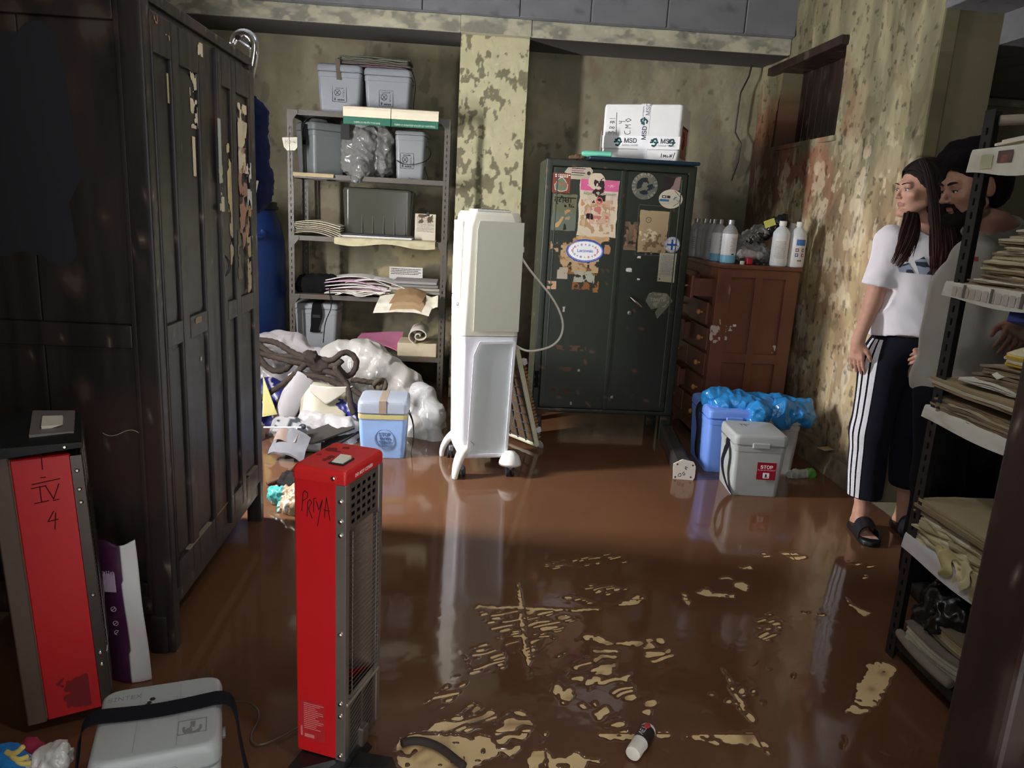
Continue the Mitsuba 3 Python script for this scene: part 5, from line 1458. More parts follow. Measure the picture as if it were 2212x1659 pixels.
# metal pipe-like shade, boards and papers in front of the heap
tr = Thing('metal_cover', 'ribbed silver metal cover with a round end at the foot of the heap', 'metal cover')
ax0, ax1 = np.array((-1.187,4.320,0.013)), np.array((-0.910,4.200,0.075))
prof = [(-.075, -.07), (.06, -.075), (.072, -.07), (.074, -.05), (.074, -.03), (.068, -.025), (.068, .0), (.074, .01), (.074, .055), (.066, .07), (.04, .078), (-.075, .078)]
dv = ax1 - ax0; L = float(np.linalg.norm(dv))
tr.add('shell', extr(sg.Polygon(prof), L), 'metal', C(190, 184, 170), 20, L=frame(ax0, np.cross([0, 0, 1], dv) * -1, (0, 0, 1)) if True else None)
tr.add('end_cap', extr(shapely.affinity.scale(sg.Point(0, 0).buffer(.078), .7, 1), .012), 'satin', C(150, 150, 154), 30, L=frame(ax1, np.cross([0, 0, 1], dv) * -1, (0, 0, 1)) @ mat((-.01, 0, 0)))
tr.add('cap_plug', trimesh.creation.icosphere(subdivisions=2, radius=.014), 'satin', C(60, 62, 66), True, L=mat((-0.885,4.180,0.148)))
tr.add('rim', box(-.004, .004, -.1, .1, 0, 0.004) if False else cyl((-1.127,4.250,0.113), (-0.895,4.180,0.142), .006, 8), 'satin', C(206, 206, 204))
t = one('magazine', 'glossy magazine with a dark photograph lying behind the ribbed metal cover', 'magazine', sheet(lambda u, v: (-1.084 + .3 * u, 4.42 - .16 * v, 0.122 - .05 * v - .03 * u + .01 * np.sin(5 * u)), 24, 14, .01), 'gloss', lambda v: np.where((meshkit.noise(v * 26, 4) > .6)[:, None] & (v[:, :1] < -.84), np.array(C(60, 66, 70)), np.array(C(176, 174, 172))), 40)
for i, (a, rz, rx, ry, ww, dd, c, lab) in enumerate((
        ((-0.792,4.300,0.076), 30, 18, -14, .34, .12, C(64, 58, 54), 'dark brown slanting board between the metal cover and the blue carrier'),
        ((-0.748,4.280,0.013), 40, 12, -20, .36, .07, C(46, 42, 40), 'black slanting board lower beside the blue carrier'),
        ((-0.892,4.200,0.033), 10, 10, 5, .2, .14, C(120, 116, 112), 'grey card between the metal cover and the boards'))):
    one('board', lab, 'board', box(-ww / 2, ww / 2, -dd / 2, dd / 2, -.008, .008, .003), 'satin', c, M=mat(a, rz=rz, rx=rx, ry=ry))
one('grey_bag', 'flat grey plastic bag lying under the ribbed metal cover', 'bag', sheet(lambda u, v: (-1.038 + .2 * u, 3.98 + .22 * v - .05 * u, .035 + .07 * v + .02 * np.sin(4 * u) + .02 * meshkit.noise(np.stack([u * 6, v * 6, u], -1), 2)), 18, 14, .012), 'satin', C(128, 128, 130), 40)
one('paper_scrap', 'damp paper scrap at the foot of the heap near the wardrobe', 'paper', sheet(lambda u, v: (-1.025 + .12 * u, 4.05 + .12 * v, .10 + .03 * v + .01 * np.sin(6 * u)), 12, 8, .003), 'paper', C(150, 130, 124), 40)
one('wet_cloth', 'brown wet cloth edge lying on the floor beside the wardrobe foot', 'cloth', tube([(-0.949,3.623,0.010), (-0.900,3.680,0.015), (-0.871,3.808,0.020), (-0.851,3.883,0.020)], .014, 8, seg=20), 'matte', C(96, 76, 58), True)
one('dark_pouch', 'black pouch lying on the wet floor left of the free-standing heater', 'pouch', lump([('c', (-0.843,3.585,0.040), (-0.774,3.559,0.040), .045, .05)], .01, .02, 20, 7, .03, zmin=.0), 'matte', C(28, 26, 26), True)
def wrap_col(v):
    a = meshkit.noise(v * 22, 3)[:, None]; x = v[:, :1]
    c = np.where(x < -0.815, np.array(C(72, 156, 150)), np.array(C(164, 142, 116)))
    return np.where(a > .72, np.array(C(206, 200, 192)), c)
one('foil_wrapper', 'crumpled teal and brown foil wrapper in the water beside the wardrobe foot', 'wrapper', lump([('c', (-0.847,3.412,0.040), (-0.737,3.354,0.050), .035, .05), ('c', (-0.801,3.310,0.020), (-0.734,3.291,0.030), .025, .04)], .007, .035, 16, 40, .03, zmin=-.004), 'film', wrap_col, True)

# blue STOP carrier in front of the heap
BLU = C(140, 172, 214)
x0, x1 = -0.570, -0.290
hb = 0.341
sc, l = carrier(mat(((x0 + x1) / 2, 4.205, 0), rz=1), 'light blue vaccine carrier embossed STOP in front of the white sack', x1 - x0, .27, hb, BLU, C(150, 158, 172), lid_h=.075, band=C(178, 168, 112), latch=False)
sc.add('tape', cat(box(-.02, .02, -.138, .12, hb - .0, hb + .0015), box(-.02, .02, -.1385, -.1345, hb - .07, hb - .0)), 'matte', C(140, 122, 108), False, parent=l)
F = frame((.012, -.1262, hb * .36), (1, 0, 0), (0, .045, 1))
sc.add('emblem_ring', extr(sg.Point(0, 0).buffer(.055).difference(sg.Point(0, 0).buffer(.0505)), .003), 'satin', C(92, 116, 150), False, L=F)
for i, (s, hgt) in enumerate((('STOP', .018), ('DO YOU', .0105), ('NEED TO', .0105), ('OPEN IT?', .0105))):
    sc.text(s, hgt, F @ mat((0, .022 - i * .019 + (.004 if i == 0 else 0), 0)), C(70, 92, 122), bold=True, d=.003)
strap_over(sc, .27, hb, [(.14, 0, hb * .72), (.165, -.02, hb * .55), (.17, -.03, .1), (.16, -.02, .01)], .05)

# ---------------------------------------------------------------- air cooler
CRM, WHT2 = C(226, 224, 204), C(226, 228, 230)
co = np.array((-0.062,3.844,0.060))
ac = Thing('air_cooler', 'tall white and cream tower air cooler on castors standing in the middle of the room', 'air cooler', mat((.115, 4.03, 0), rz=10))
W2, D2 = .295, .325        # local: x along the side panel seen by the camera, front at -x; y along depth
zb, zm, zt = .095, .765, 1.40
ac.add('tank', loft([(zb, W2 * .88, D2 * .9, .03), (zb + .03, W2 * .94, D2 * .95, .03), (zm - .06, W2 * 1.03, D2, .03), (zm, W2 * 1.05, D2, .028)]), 'satin', WHT2, 40, label='white water tank')
ac.add('upper_body', loft([(zm + .003, W2 * 1.05, D2, .028), (zm + .1, W2 * 1.04, D2, .03), (zt - .08, W2 * 1.02, D2 * .99, .04), (zt - .02, W2 * .98, D2 * .97, .05), (zt, W2 * .90, D2 * .9, .05)], 7), 'satin', CRM, 40, label='cream upper body')
# inset side panel of the upper body and sunken panel of the tank
ac.add('side_inset', tf(extr(sg.Polygon([(-.095, zm + .03), (.145, zm + .03), (.145, zt - .045), (-.085, zt - .045), (-.095, zt - .09)]), .004), frame((.006, -D2 / 2 - .003, 0), (1, 0, 0), (0, 0, 1))), 'satin', C(196, 198, 176), 20)
g = sg.Polygon([(-.098, zb + .03), (.1, zb + .03), (.115, zm - .03), (-.06, zm - .035), (-.085, zm - .1)])
ac.add('sunken_panel', tf(extr(g.buffer(.012).difference(g.buffer(-.002)), .007), frame((.012, -D2 / 2 - .006, 0), (1, 0, .0), (0, .0, 1))), 'satin', WHT2, 30)
ac.add('tank_face', tf(extr(g, .002), frame((.012, -D2 / 2 - .0015, 0), (1, 0, 0), (0, 0, 1))), 'satin', C(206, 211, 212), False)
ac.add('scratch', strokes([[(0, .0), (.012, -.012), (.02, -.028), (.014, -.03)], [(.005, -.01), (.024, -.02)]], .0018), 'matte', C(120, 116, 108), False, L=frame((-.08, -D2 / 2 - .004, .2), (1, 0, 0), (0, 0, 1)))
# front grille (faces -x): vertical louvres above, fine ribs below
for i in range(13):
    y = -D2 * .38 + D2 * .76 * i / 12
    ac.add('louvre', box(-W2 * .525 - .008, -W2 * .5, y - .004, y + .004, .955, zt - .05, .003), 'satin', C(214, 212, 196))
for i in range(13):
    y = -D2 * .40 + D2 * .80 * i / 12
    ac.add('front_rib', hull([(-W2 * .525 - .006, y - .006, .95), (-W2 * .525 - .006, y + .006, .95), (-W2 * .5, y - .009, .95), (-W2 * .5, y + .009, .95), (-W2 * .45 - .008, y * .9 - .005, zb + .05), (-W2 * .45 - .008, y * .9 + .005, zb + .05), (-W2 * .42, y * .9 - .008, zb + .05), (-W2 * .42, y * .9 + .008, zb + .05)]), 'satin', C(226, 226, 226))
ac.add('knob', lathe([(.011, 0), (.011, .008), (.007, .012)], 14), 'metal', C(150, 150, 150), L=frame((-W2 * .53 - .002, -D2 * .3, .925), (0, 1, 0), (0, 0, 1)) @ mat((0, 0, 0), rx=180))
ac.add('top_panel', box(-.09, .09, -.12, .1, zt - .002, zt + .012, .005), 'satin', C(196, 196, 188))
ac.add('control_pad', box(-.06, .085, -.10, .06, zt + .011, zt + .0145, .001), 'gloss', C(70, 78, 84))
ac.add('socket', box(.14, .16, -.165, -.12, 1.205, 1.235, .004), 'satin', CRM)
# feet: curved legs with castors
for (x, y, fx_, fy) in ((-.11, -.13, -.055, -.075), (.12, -.135, .02, -.05), (-.11, .13, -.07, .04), (.12, .13, .02, .05)):
    big = fx_ < -.03
    if big:
        pts = [(x + .06, y, .125), (x + .01, y + fy * .3, .15), (x + fx_ * .6, y + fy * .8, .105), (x + fx_, y + fy, .0)]
        leg = tube(pts, [.02, .034, .026, .016], 10, seg=24, flat=(1, .75))
    else:
        leg = lathe([(.062, .07), (.06, .085), (.048, .115), (.026, .14), (.0, .146)], 20); leg.apply_translation([x + fx_, y + fy, 0])
    f = ac.add('foot', leg, 'satin', C(224, 222, 214), True)
    wx, wy = (x + fx_ * .3, y + fy * .55) if big else (x + fx_, y + fy)
    ac.add('castor', cat(cyl((wx - .022, wy, .029), (wx - .006, wy, .029), .028, 18), cyl((wx + .006, wy, .029), (wx + .022, wy, .029), .028, 18)), 'satin', C(40, 42, 46), parent=f)
    ac.add('castor_fork', box(wx - .014, wx + .014, wy - .02, wy + .02, .04, .075, .004), 'satin', C(126, 128, 130), parent=f)
one('power_cord', 'white power cord looping from the air cooler in front of the steel cupboard', 'cord', tube([(0.255,3.950,1.238), (0.279,3.950,1.197), (0.327,3.950,1.130), (0.388,3.960,1.062), (0.461,3.970,0.981), (0.512,3.980,0.903), (0.537,3.980,0.826), (0.522,3.980,0.752), (0.480,3.980,0.710), (0.418,3.980,0.687), (0.356,3.980,0.679), (0.306,4.000,0.693), (0.275,4.050,0.714)], .0062, 10, seg=90), 'satin', C(220, 216, 202), True)
one('thin_cable', 'thin white cable hanging behind the air cooler beside the leaning grille panel', 'cable', tube([(0.298,4.200,0.342), (0.321,4.200,0.274), (0.307,4.200,0.189), (0.275,4.200,0.117), (0.254,4.200,0.051)], .0035, 7, seg=30), 'satin', C(214, 210, 196), True)
# leaning honeycomb side panel
lp0, lp1 = np.array((0.487,4.330,0.025)), np.array((0.292,4.240,0.654))
up = lp1 - lp0; Lh = float(np.linalg.norm(up))
back = np.array([-.6, .8, 0])
F = frame(lp0, back, up)
gp = Thing('grille_panel', 'cream framed honeycomb grille panel leaning against the back of the air cooler', 'panel', F)
gp.add('frame', cat(box(0, .022, 0, Lh, -.014, .014, .006), box(.30, .322, 0, Lh, -.014, .014, .006), box(0, .322, 0, .024, -.014, .014, .006), box(0, .322, Lh - .024, Lh, -.014, .014, .006)), 'satin', C(214, 210, 180))
for i in range(11):
    gp.add('slat', box(.02, .302, .03 + i * (Lh - .06) / 10, .036 + i * (Lh - .06) / 10, -.012, -.004, .002), 'satin', C(70, 74, 78))
for i in range(4):
    gp.add('slat', box(.02 + .075 * i, .028 + .075 * i, .02, Lh - .02, -.013, -.006, .002), 'satin', C(60, 64, 68))
gp.add('honeycomb_pad', box(.02, .302, .022, Lh - .022, -.003, .03, .003), 'matte', lambda v: np.array(C(96, 78, 56)) * (.6 + .8 * meshkit.noise(v * 120, 3)[:, None]))
for i in range(24):
    gp.add('pad_edge', box(-.002, .012, .05 + i * .022, .062 + i * .022, .014, .032 + .004 * (i % 2), .002), 'matte', C(138, 112, 78))
for z in (.09, Lh - .12):
    gp.add('clip', box(-.012, .02, z, z + .035, .012, .04, .004), 'satin', C(196, 200, 200))
gp.add('foot', lathe([(.03, 0), (.028, .006), (.012, .012)], 16), 'satin', C(170, 172, 170), L=mat((.03, -.012, .035)))

# ---------------------------------------------------------------- steel cupboard
AX0, AX1, AY, AZ0, AZ1, AD = .460, 1.372, 4.62, .168, 1.728, .42
GRN = C(33, 37, 31)
GRID = (.016, .016, .016)
al = Thing('steel_cupboard', 'dark green two-door steel cupboard covered in stickers and torn posters', 'cupboard')
al.add('body', cat(box(AX0, AX1, AY + .02, AY + AD, AZ0, AZ1, .008), box(AX0, AX0 + .042, AY, AY + .03, AZ0, AZ1, .006), box(AX1 - .052, AX1, AY, AY + .03, AZ0, AZ1, .006), box(AX0, AX1, AY, AY + .03, AZ1 - .045, AZ1, .006), box(AX0, AX1, AY, AY + .03, AZ0, AZ0 + .03, .006)), 'cupboard', GRN)
amid = 0.918
dl = al.add('door', box(AX0 + .044, amid + .012, AY - .006, AY + .016, AZ0 + .032, AZ1 - .047, .005), 'cupboard', GRN)
dr_ = al.add('door', box(amid + .016, AX1 - .054, AY - .006, AY + .016, AZ0 + .032, AZ1 - .047, .005), 'cupboard', GRN)
al.add('door_lip', box(amid - .006, amid + .022, AY - .014, AY - .005, AZ0 + .032, AZ1 - .047, .003), 'cupboard', GRN, parent=dl)
al.add('door_moulding', box(AX1 - .092, AX1 - .084, AY - .009, AY - .005, AZ0 + .06, AZ1 - .08, .002), 'cupboard', C(66, 70, 62), parent=dr_)
al.add('door_moulding', box(AX0 + .066, AX0 + .073, AY - .009, AY - .005, AZ0 + .06, AZ1 - .08, .002), 'cupboard', C(60, 64, 58), parent=dl)
for (x0, x1) in ((AX0, AX0 + .07), (AX1 - .07, AX1)):
    for y in (AY + .01, AY + AD - .06):
        al.add('leg', box(x0, x1, y, y + .05, -.005, AZ0, .004), 'cupboard', GRN)
GRID = None
al.add('rust_hole', extr(torn(.03, .11, .6, 101, 40), .001), 'matte', C(14, 12, 11), False, L=frame((AX0 + .02, AY - .0012, .38), (1, 0, 0), (0, 0, 1)))
for (px, py, ww, hh, kp, sd) in ((1225, 752, .22, .035, .56, 3), (1205, 797, .2, .03, .5, 4), (1215, 843, .15, .03, .5, 5), (1165, 880, .05, .05, .6, 6)):
    pass
DOORF = lambda x, z, o=.0: frame((x, AY - .0066 - o, z), (1, 0, 0), (0, 0, 1))
RUSTC = C(80, 58, 45)
for (x, z, ww, hh, kp, sd) in ((0.659, 0.590, .24, .035, .55, 3), (0.609, 0.454, .2, .025, .5, 4), (0.640, 0.316, .14, .025, .52, 5), (0.513, 0.168, .08, .03, .7, 6)):
    g = torn(ww, hh, kp, sd, 40, 110)
    for q_ in getattr(g, 'geoms', [g]):
        if q_.area > 4e-5: al.add('rust_scrape', extr(q_, .0006), 'matte', RUSTC, False, L=DOORF(x, z), parent=dl)
for (x, z, hh) in ((0.708, 0.231, .02), (0.970, 0.284, .016), (0.743, 0.450, .014), (0.621, 0.834, .03)):
    al.add('paint_chip', extr(ragged(.014, hh, .003, int(z * 1000) % 97, 3), .0006), 'matte', C(150, 146, 132), False, L=DOORF(x, z), parent=dl)
# handle and lock
hx, hz = 1.062, 0.901
hk_ = al.add('handle', tube([(hx - .035, AY - .03, hz + .028), (hx, AY - .038, hz), (hx + .038, AY - .034, hz - .03)], [.007, .010, .008], 10, seg=20), 'chrome', C(196, 196, 192), True, parent=dr_)
al.add('handle_boss', cyl((hx - .03, AY - .008, hz + .024), (hx - .03, AY - .036, hz + .024), .011, 14), 'chrome', C(170, 168, 164), parent=dr_)
al.add('lock', lathe([(.013, 0), (.013, .004), (.009, .006)], 18), 'metal', C(150, 148, 142), L=frame((1.035, AY - .006, 0.829), (1, 0, 0), (0, 0, 1)), parent=dr_)
al.add('keyhole', box(-.007, .007, -.001, .001, -.0015, .0015), 'matte', C(20, 20, 20), L=mat((1.035, AY - .0125, 0.829)), parent=dr_)


def sticker(poly, x, z, col, door, name='sticker', off=0.0, m='paper', label=None):
    return al.add(name, extr(poly, .0008), m, col, False, parent=door, L=DOORF(x, z, off), label=label)


def mark(poly, x, z, col, door, off=.0009, name='print'):
    return al.add(name, extr(poly, .0004), 'matte', col, False, parent=door, L=DOORF(x, z, off))


def sx(px, py): return None


# red milk-drop sticker
x, z = 0.554, 1.589
sticker(sg.box(-.054, -.057, .054, .057), x, z, C(120, 62, 54), dl, label='brown red square sticker with a drop emblem')
o = sg.Polygon([(0, .034), (.016, .02), (.034, -.006), (.03, -.03), (0, -.038), (-.03, -.03), (-.034, -.006), (-.016, .02)]).buffer(.004)
mark(o.buffer(.003).difference(o), x, z - .006, C(214, 206, 186), dl)
mark(o.buffer(-.001), x, z - .006, C(98, 116, 92), dl, .001)
t_ = meshkit.text_mesh('YTC', .026, .0004, True); bb = t_.bounds; t_.apply_translation([-(bb[0][0] + bb[1][0]) / 2, -.02, 0])
al.add('lettering', t_, 'matte', C(170, 76, 66), False, parent=dl, L=DOORF(x, z - .004, .0015))
for i, zz in enumerate((.046, .036)):
    al.add('print', cat([box(-.04 + k * .0135, -.03 + k * .0135, -.003, .003, 0, .0004) for k in range(7 - i)]), 'matte', C(222, 214, 196), False, parent=dl, L=DOORF(x, z + zz, .0009))
# cream label behind it
x, z = 0.653, 1.651
sticker(sg.Polygon([(-.085, .0), (-.065, .03), (.07, .036), (.086, .02), (.082, -.02), (.06, -.037), (-.05, -.036), (-.052, -.01)]), x, z, C(176, 168, 148), dl, 'sticker', -.0004)
for i in range(4):
    al.add('print', cat([box(-.042, .04 - .01 * (i % 2), -.0025, .0025, 0, .0004)]), 'matte', (C(60, 56, 56), C(150, 90, 110), C(60, 56, 56), C(90, 90, 84))[i], False, parent=dl, L=DOORF(x, z + .026 - i * .0125, .0005))
mark(sg.Point(.062, .002).buffer(.011), x, z, C(54, 54, 52), dl, .0005)
# pink-headed poster
x, z = 0.786, 1.453
PW, PH = .235, .335
pp = sticker(ragged(PW, PH, .004, 7, 10), x, z, C(200, 186, 164), dl, 'poster', label='stained poster with a pink header')
mark(sg.box(-PW / 2 + .003, PH / 2 - .066, PW / 2 - .002, PH / 2 - .002), x, z, C(196, 92, 134), dl)
mark(sg.Point(-.02, PH / 2 - .01).buffer(.05).intersection(sg.box(-.2, -.2, .2, PH / 2 + .036)), x, z, C(196, 182, 158), dl, .0011)
mark(shapely.union_all([sg.LineString([(-.05, -.0), (-.075, .0), (-.06, .008)]).buffer(.0015), sg.LineString([(-.075, 0), (-.06, -.008)]).buffer(.0015), sg.LineString([(.05, .0), (.09, .0)]).buffer(.0015), sg.LineString([(.065, .009), (.08, -.009)]).buffer(.0015), sg.LineString([(.08, .009), (.065, -.009)]).buffer(.0015)]), x, z + PH / 2 - .034, C(232, 206, 206), dl)
t_ = meshkit.text_mesh('Airborne Compartment', .018, .0004); bb = t_.bounds; t_.apply_translation([-(bb[0][0] + bb[1][0]) / 2, 0, 0]); t_.apply_scale([.2 / (bb[1][0] - bb[0][0]), 1, 1])
al.add('lettering', t_, 'matte', C(96, 96, 98), False, parent=dl, L=DOORF(x + .005, z + PH / 2 - .092, .0011))
mark(sg.box(-.11, -.045, .112, .06), x, z - .0 + .01, C(198, 196, 194), dl, .0002)
for (ww, hh, kp, sd, dx, dz, c, o) in ((.21, .2, .45, 201, 0, -.05, C(168, 136, 100), .001), (.18, .16, .44, 202, -.01, -.03, C(186, 156, 130), .0012), (.12, .13, .42, 203, .01, -.03, C(176, 108, 96), .0014), (.08, .15, .43, 204, -.005, .105, C(48, 40, 38), .0016), (.05, .035, .62, 205, -.05, -.05, C(34, 30, 30), .0016), (.06, .04, .56, 206, .01, .06, C(44, 40, 40), .0016)):
    mark(torn(ww, hh, kp, sd, 42), x + dx, z + dz, c, dl, o)
g = sg.box(-.05, -.055, .055, .045).buffer(.006)
mark(g.difference(g.buffer(-.0025)), x + .01, z - .03, C(196, 118, 108), dl, .0017)
mark(sg.Point(0, 0).buffer(.02).difference(sg.Point(0, 0).buffer(.014)), x + .005, z + .045, C(196, 84, 84), dl, .0017)
mark(ragged(.2, .03, .008, 9), x - .02, z - PH / 2 - .012, C(186, 148, 104), dl, -.0002)
# olive poster with Hindi title
x, z = 0.583, 1.418
OW, OH = .148, .215
sticker(ragged(OW, OH, .003, 17, 8), x, z, C(98, 98, 76), dl, 'poster', label='faded olive poster with a Hindi title')
mark(sg.box(-OW / 2 + .002, -OH / 2 + .004, OW / 2 - .002, .0), x, z, C(92, 102, 90), dl)
K = C(30, 27, 24)
hin = [[(-.06, .012), (.066, .012)], [(-.046, .012), (-.046, -.014)], [(-.046, -.002), (-.056, .004), (-.060, -.004), (-.055, -.011), (-.046, -.006)], [(-.046, -.014), (-.05, -.02), (-.042, -.024)],
       [(-.024, .012), (-.024, .004), (-.034, .0), (-.034, -.01), (-.024, -.012)], [(-.010, .012), (-.010, -.014)], [(-.024, .012), (-.020, .021), (-.010, .012)], [(.004, .012), (.004, .002), (.0, -.003), (.012, -.014)], [(.004, -.001), (.022, -.001)], [(.022, .012), (.022, -.014)], [(.036, .012), (.036, -.014)]]
mark(shapely.union_all([sg.LineString(l).buffer(.0032, quad_segs=3) for l in hin]), x - .002, z + .074, K, dl)
mark(torn(.06, .02, .5, 33, 80), x + .028, z + .042, K, dl)
mark(sg.Polygon([(-.045, -.05), (-.02, -.03), (-.002, .0), (.01, -.005), (.0, -.03), (-.02, -.065), (-.045, -.07)]), x - .01, z - .022, C(172, 138, 92), dl, .0012)
mark(torn(.07, .06, .5, 35, 40), x + .02, z - .012, C(156, 128, 94), dl, .0012)
mark(sg.Polygon([(0, -.05), (.004, -.02), (.015, -.035), (.02, -.06), (.0, -.065)]), x + .0, z - .04, C(40, 44, 40), dl, .0014)
# rusty remains, oval sticker and patches below
for (x, z, ww, hh, kp, sd, c) in ((0.632, 1.247, .09, .05, .6, 41, C(156, 122, 84)), (0.776, 1.260, .14, .04, .6, 42, C(172, 140, 102)), (0.538, 1.212, .05, .06, .7, 43, C(170, 132, 96)), (0.863, 1.209, .04, .06, .7, 44, C(160, 120, 86)),
        (0.697, 1.145, .24, .16, .66, 45, C(168, 138, 104)), (0.597, 1.055, .065, .07, .7, 46, C(160, 148, 132)), (0.733, 1.039, .13, .07, .62, 47, C(150, 150, 134)), (0.536, 0.979, .056, .05, .72, 48, C(178, 140, 110)),
        (0.717, 0.982, .11, .05, .47, 49, C(124, 78, 44)), (0.807, 0.986, .04, .08, .5, 50, C(132, 88, 50)), (0.719, 1.072, .2, .04, .5, 51, C(120, 76, 44)), (0.662, 1.143, .2, .12, .42, 52, C(110, 70, 44))):
    g = torn(ww, hh, kp, sd, 36)
    if not g.is_empty: sticker(g, x, z, c, dl, 'sticker_remnant', .0002 * (sd % 7))
x, z = 0.727, 1.196
ov = sticker(ellipse(.116, .07), x, z, C(40, 62, 150), dl, 'sticker', .0012, 'satin', label='white oval sticker with a blue rim')
mark(ellipse(.103, .057), x, z, C(222, 222, 224), dl, .0021)
mark(ellipse(.108, .062).difference(ellipse(.1065, .0605)), x, z - .001, C(206, 210, 224), dl, .0021)
t_ = meshkit.text_mesh('Lactomin', .017, .0004, True); bb = t_.bounds; t_.apply_translation([-(bb[0][0] + bb[1][0]) / 2, -.008, 0]); t_.apply_scale([.096 / (bb[1][0] - bb[0][0]), 1, 1])
al.add('lettering', t_, 'matte', C(40, 76, 164), False, parent=dl, L=DOORF(x, z, .0026))
cols = [C(190, 40, 70), C(40, 80, 160), C(190, 60, 60), C(60, 140, 80), C(60, 150, 150), C(150, 50, 90), C(90, 60, 140), C(170, 150, 50)]
for i in range(20):
    a = 2 * math.pi * i / 20
    al.add('print', extr(sg.Point(0, 0).buffer(.0065 if i % 2 == 0 else .004, quad_segs=3).difference(sg.Point(.001, 0).buffer(.003 if i % 2 == 0 else .001)), .0004), 'matte', cols[i % 8], False, parent=dl, L=DOORF(x + .078 * math.cos(a), z + .038 * math.sin(a), .0026))
# right door
x, z = 1.059, 1.598
sticker(sg.Point(0, 0).buffer(.079).intersection(torn(.17, .17, .66, 61, 18).buffer(.004)), x, z, C(84, 88, 80), dr_, label='round scraped grey sticker with ring lettering')
mark(sg.Point(0, 0).buffer(.05).intersection(torn(.1, .1, .52, 62, 24)), x, z, C(36, 40, 42), dr_)
for i, ch in enumerate('VETERINARY IS ART'):
    if ch != ' ':
        a = math.radians(215 - i * 17.5)
        t_ = meshkit.text_mesh(ch, .015, .0004, True); bb = t_.bounds; t_.apply_translation([-(bb[0][0] + bb[1][0]) / 2, 0, 0])
        al.add('lettering', t_, 'matte', C(150, 148, 136), False, parent=dr_, L=DOORF(x + .062 * math.cos(a), z + .062 * math.sin(a), .001) @ mat((0, 0, 0), rz=math.degrees(a) - 90))
x, z = 1.221, 1.623
sticker(sg.Polygon([(-.055, -.044), (-.015, -.044), (.012, -.01), (.014, .03), (.055, .042), (-.055, .042)]), x, z, C(44, 32, 34), dr_)
sticker(sg.Polygon([(-.015, -.044), (.01, -.012), (.022, .03), (.036, .042), (.055, .042), (.052, -.04)]), x, z, C(126, 108, 104), dr_)
x, z = 1.225, 1.531
sticker(ellipse(.073, .056), x, z, C(188, 180, 164), dr_, 'sticker', .0008, label='oval cream sticker with blue print')
mark(sg.box(-.068, -.016, -.01, -.002), x, z, C(58, 104, 140), dr_, .0017)
mark(shapely.union_all([sg.box(-.055, .004, -.028, .02), sg.box(-.024, .004, -.004, .02)]).difference(sg.box(-.05, .008, -.034, .016)), x, z, C(52, 44, 52), dr_, .0017)
mark(torn(.04, .03, .5, 64, 60), x + .03, z, C(90, 124, 136), dr_, .0017)
mark(sg.LineString([(.02, .05), (.06, .012), (.05, -.02), (.02, -.04)]).buffer(.0015), x, z, C(80, 70, 60), dr_, .0017)
x, z = 1.136, 1.331
mark(sg.box(-.1, -.15, .1, .15).difference(sg.box(-.0975, -.1475, .0975, .1475)), x - .002, z + .008, C(88, 86, 78), dr_, 0)
pw = sticker(ragged(.178, .25, .003, 29, 8), x, z, C(160, 138, 108), dr_, 'sticker', .0004, label='brown paper patch with torn creases')
for sd in range(3):
    mark(torn(.12, .08, .44, 66 + sd, 60), x + (-.03, .03, .0)[sd], z + (-.02, -.05, -.1)[sd], (C(196, 180, 150), C(112, 92, 68), C(120, 98, 72))[sd], dr_, .0013)
mark(sg.Point(0, 0).buffer(.018).difference(sg.Point(0, 0).buffer(.013)).union(sg.Point(.002, 0).buffer(.004)), x - .035, z + .07, C(112, 92, 70), dr_, .0013)
x, z = 1.001, 1.300
sticker(torn(.08, .17, .58, 70, 26), x, z, C(92, 76, 62), dr_, 'sticker_remnant', -.0002)
mark(torn(.07, .14, .45, 71, 36), x, z, C(128, 100, 78), dr_, .0007)
x, z = 1.261, 1.260
sticker(sg.Point(0, 0).buffer(.048), x, z, C(206, 206, 196), dr_, 'sticker', .0012, label='round white sticker with a blue cross')
mark(sg.Point(0, 0).buffer(.046).difference(sg.Point(0, 0).buffer(.0435)).union(sg.Point(0, 0).buffer(.033).difference(sg.Point(0, 0).buffer(.0315))), x, z, C(48, 84, 150), dr_, .0021)
mark(sg.box(-.031, -.006, .031, .006).union(sg.box(-.006, -.031, .006, .031)), x, z, C(36, 76, 156), dr_, .0021)
for i, ch in enumerate('BLUE CROSS SOCIETY'):
    if ch != ' ':
        a = math.radians(200 - i * 19)
        t_ = meshkit.text_mesh(ch, .008, .0004, True); bb = t_.bounds; t_.apply_translation([-(bb[0][0] + bb[1][0]) / 2, 0, 0])
        al.add('lettering', t_, 'matte', C(48, 70, 130), False, parent=dr_, L=DOORF(x + .0345 * math.cos(a), z + .0345 * math.sin(a), .0022) @ mat((0, 0, 0), rz=math.degrees(a) - 90))
x, z = 1.244, 1.121
sticker(ragged(.106, .178, .0015, 31, 4), x, z, C(182, 176, 154), dr_, 'notice', .0004, label='cream printed notice with fine text')
mark(sg.box(-.042, -.055, .044, .078).difference(sg.box(-.0408, -.0538, .0428, .0768)), x, z, C(120, 124, 126), dr_, .0013)
for i in range(15):
    al.add('print', box(-.036, .038 - .012 * (i % 4 == 3), -.0016, .0016, 0, .0004), 'matte', C(128, 132, 138), False, parent=dr_, L=DOORF(x, z + .07 - i * .0082, .0013))
mark(sg.box(-.044, -.078, -.036, -.066), x, z, C(112, 92, 62), dr_, .0013)
x, z = 1.214, 0.899
sticker(sg.Polygon([(-.085, .01), (-.07, .052), (-.045, .068), (.045, .062), (.088, .018), (.0, -.1), (-.018, -.06), (-.002, -.03), (-.045, -.042)]), x, z, C(112, 114, 100), dr_, label='grey green diamond shaped sticker')
